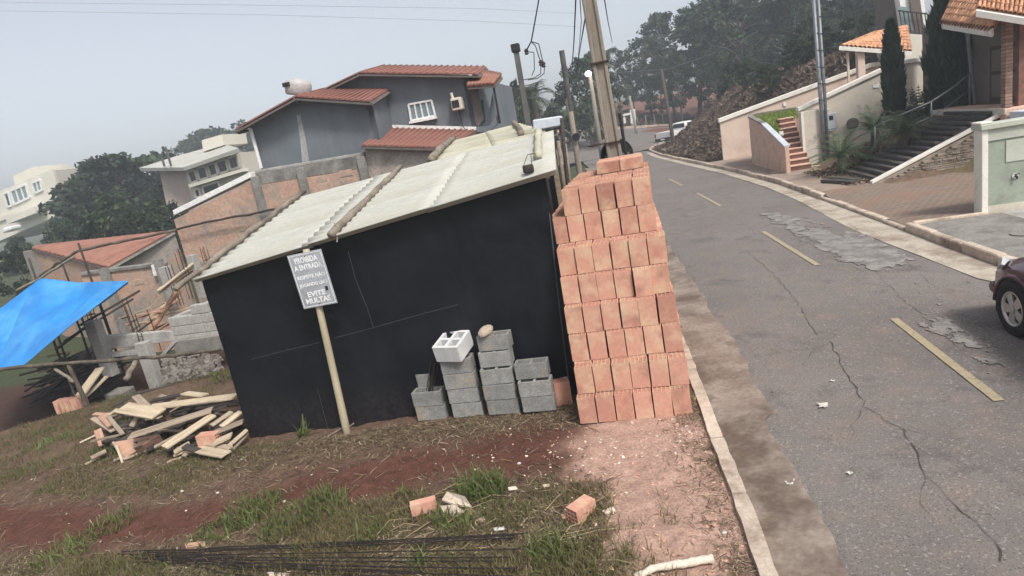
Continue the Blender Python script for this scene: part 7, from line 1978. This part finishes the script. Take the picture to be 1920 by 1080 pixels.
# tufts one can point at
GT = 'green grass tufts on the plot'
def tuft(px, py, n, h, rad_, label, seed, wid=.006, mat='grass_green', lie=.5):
    rg2 = np.random.default_rng(seed); p = NG(px, py); a = rg2.uniform(0, 2 * PI, n); q = rad_ * np.sqrt(rg2.random(n))
    x = p.x + np.cos(a) * q; y = p.y + np.sin(a) * q
    o = blades('grass_tuft', np.stack([x, y], 1), h * .45, h, wid, mat, None, rg2, lie, (.5, .25))
    if 'kind' in o: del o['kind']
    return tag(o, label, 'grass tuft', GT)
for i, a in enumerate([(915, 925, 260, .26, .16, 'tall green grass tuft behind the cream tile shards'), (880, 915, 120, .18, .14, 'low grass tuft left of the tall one behind the shards'),
        (475, 960, 300, .20, .24, 'broad bright green tuft left of the middle of the verge'), (540, 985, 280, .20, .22, 'broad green tuft just above the steel bars'), (610, 960, 220, .18, .20, 'green tuft between the broad tuft and the small brick'),
        (1035, 1045, 240, .20, .16, 'bright green tuft at the right end of the steel bars'), (570, 820, 40, .26, .05, 'spiky green weed at the foot of the black shed'), (600, 935, 110, .15, .12, 'small green tuft by the edge of the red track'),
        (860, 990, 120, .15, .14, 'thin grass tuft in front of the tile shards'), (830, 980, 60, .18, .08, 'few long blades before the small hollow brick'), (210, 985, 180, .15, .22, 'green tuft near the left corner of the verge'), (120, 1040, 200, .16, .25, 'green tuft in the bottom left corner'),
        (400, 1005, 160, .14, .2, 'green tuft behind the left end of the bars'), (790, 1060, 60, .16, .06, 'small green tuft growing through the bars'), (90, 830, 160, .14, .25, 'green tuft left of the heap near the plot edge'), (205, 850, 160, .14, .2, 'green tuft between the heap and the red track'), (420, 712, 140, .22, .2, 'grass tuft behind the heap against the shed'), (350, 850, 60, .10, .12, 'weeds at the foot of the board heap'), (700, 1000, 100, .14, .15, 'thin tuft among the dead stalks'), (760, 930, 50, .14, .06, 'few blades beside the red track')]):
    tuft(a[0], a[1], int(a[2] * .8), a[3] * 1.2, a[4] * 1.2, a[5], seed=500 + i, wid=.0065 if i != 6 else .011, lie=.75)
# long arching stalks across the front verge
for i in range(34):
    px, py = random.uniform(560, 1150), random.uniform(930, 1070); a = NG(px, py); an = random.uniform(-.6, .9); L = random.uniform(.25, .6)
    if ST(a)[1] > .2: continue
    b_ = a + Vector((math.cos(an) * L, math.sin(an) * L, 0)); b_.z = float(near_z(b_.x, b_.y)) + .02; m_ = a.lerp(b_, .5) + Vector((0, 0, random.uniform(.02, .09)))
    o = MB().tube([a + Vector((0, 0, .01)), m_, b_], [.0032, .0028, .0015], 4).build('dry_stalk', 'straw' if random.random() < .6 else 'twig'); tag(o, 'long dry stalk lying over the front grass', 'stalk', 'dry stalks on the verge')
# lawn of the planter
n = 5000; s_ = rg.uniform(24.2, 29.0, n); t0_ = rg.uniform(5.2, 6.9, n); ok = (t0_ < np.where(s_ > 26.0, 6.9, 5.18 + .183 * (s_ - 23.0))); s_, t0_ = s_[ok], t0_[ok]; z_ = np.minimum(1.95, 1.02 + (s_ - 23.4) * .27) - .03
xy = np.array([tuple(W(a, b2, c)) for a, b2, c in zip(s_, t0_, z_)]); n = len(xy); an = rg.uniform(0, 6.28, n)
sdq = np.stack([np.cos(an), np.sin(an), 0 * an], 1) * .02; hq = np.stack([rg.normal(0, .03, n), rg.normal(0, .03, n), rg.uniform(.05, .11, n)], 1)
o = put('lawn', soup('lawn', np.stack([xy - sdq, xy + sdq, xy + hq + sdq * .2, xy + hq - sdq * .2], 1), 4, 'lawn', np.clip(rg.normal(.5, .2, n), 0, 1)), None); tag(o, 'bright short lawn in the salmon planter', None, None, 'stuff')
for i, (px, ty, s, ws, lb) in enumerate([(1440, 120, 37, .8, 'dark bushy tree close behind the peach wall, leftmost'), (1490, 90, 39, .9, 'dark bushy tree close behind the peach wall, second'), (1545, 60, 38, .9, 'dark bushy tree close behind the peach wall, third'), (1600, 60, 37, .8, 'dark bushy tree close behind the peach wall, rightmost'), (1405, 130, 44, .8, 'dark bushy tree on the mound top, left'), (1380, 120, 52, .8, 'dark bushy tree on the mound top, far left'), (1520, 30, 46, 1.0, 'dark bushy tree on the mound top, right'), (1640, 40, 38, .8, 'dark bushy tree behind the shelter')]):
    T = PS(px, ty, s); zb = gz(T) - .3; hgt = max(2, T.z - zb)
    put_tree(BT[i % 3], Vector((T.x, T.y, zb)), ws * hgt / 6.2, i * 1.7, lb, 'tree', 'bushy trees behind the peach wall', 'tree', hgt / 6.2)
# dry brush on the mound by the bend
n = 26000; s_ = rg.uniform(31.8, 52, n); m0 = rg.uniform(.5, 9, n); t0_ = krt(s_) + m0
X = s_ * SU.x + t0_ * SV.x; Y = s_ * SU.y + t0_ * SV.y; Z = ground_z(X, Y) + .05 + .25 * fbm(X * .8, Y * .8, 33) * rg.random(n)
q = rot_quads(np.stack([X, Y, Z], 1), rg.uniform(.06, .26, n), .28, rg, .3)
o = put('dry_brush', soup('dry_brush', q, 4, 'brush', np.clip(rg.normal(.4, .25, n) + (fbm(X * .5, Y * .5, 35) - .5), 0, 1)), None); tag(o, 'dry brown brush covering the mound at the bend', None, None, 'stuff')
n = 12000; X = rg.uniform(3, 40, n); Y = 72.8 + np.abs(rg.normal(0, 5, n)); Z = ground_z(X, Y) + rg.uniform(0, .5, n)
q = rot_quads(np.stack([X, Y, Z], 1), rg.uniform(.08, .3, n), .3, rg, .3)
o = put('dry_brush', soup('dry_brush', q, 4, 'brush', np.clip(rg.normal(.35, .25, n), 0, 1)), None); tag(o, 'dry undergrowth on the far verge before the wood', None, None, 'stuff')
n = 3500; s_ = rg.uniform(17.7, 22, n); t0_ = rg.uniform(5.5, 8.5, n); ok = (s_ > 20.2) | (t0_ < 6.2); s_, t0_ = s_[ok], t0_[ok]; n = len(s_)
X = s_ * SU.x + t0_ * SV.x; Y = s_ * SU.y + t0_ * SV.y; Z = np.maximum(ground_z(X, Y), .11) + rg.uniform(0, .06, n)
q = rot_quads(np.stack([X, Y, Z], 1), rg.uniform(.03, .09, n), .4, rg, 0)
o = put('leaf_litter', soup('leaf_litter', q, 4, 'litter', np.clip(rg.normal(.4, .25, n), 0, 1)), None); tag(o, 'brown leaf litter under the cycads', None, None, 'stuff')
# rough weeds at the rim of the pit
# ================================================================== damp air
m, nt, b = nodes_of('air'); nt.nodes.remove(b)
pv = nt.nodes.new('ShaderNodeVolumePrincipled'); pv.inputs['Color'].default_value = (.86, .92, 1.0, 1); pv.inputs['Density'].default_value = HAZE; pv.inputs['Anisotropy'].default_value = 0.0
nt.links.new(pv.outputs[0], nt.nodes['Material Output'].inputs['Volume'])
hz = MB().box((0, 60, 16), (360, 330, 44)).build('haze', 'air'); tag(hz, 'damp hazy air over the whole street', None, None, 'stuff')
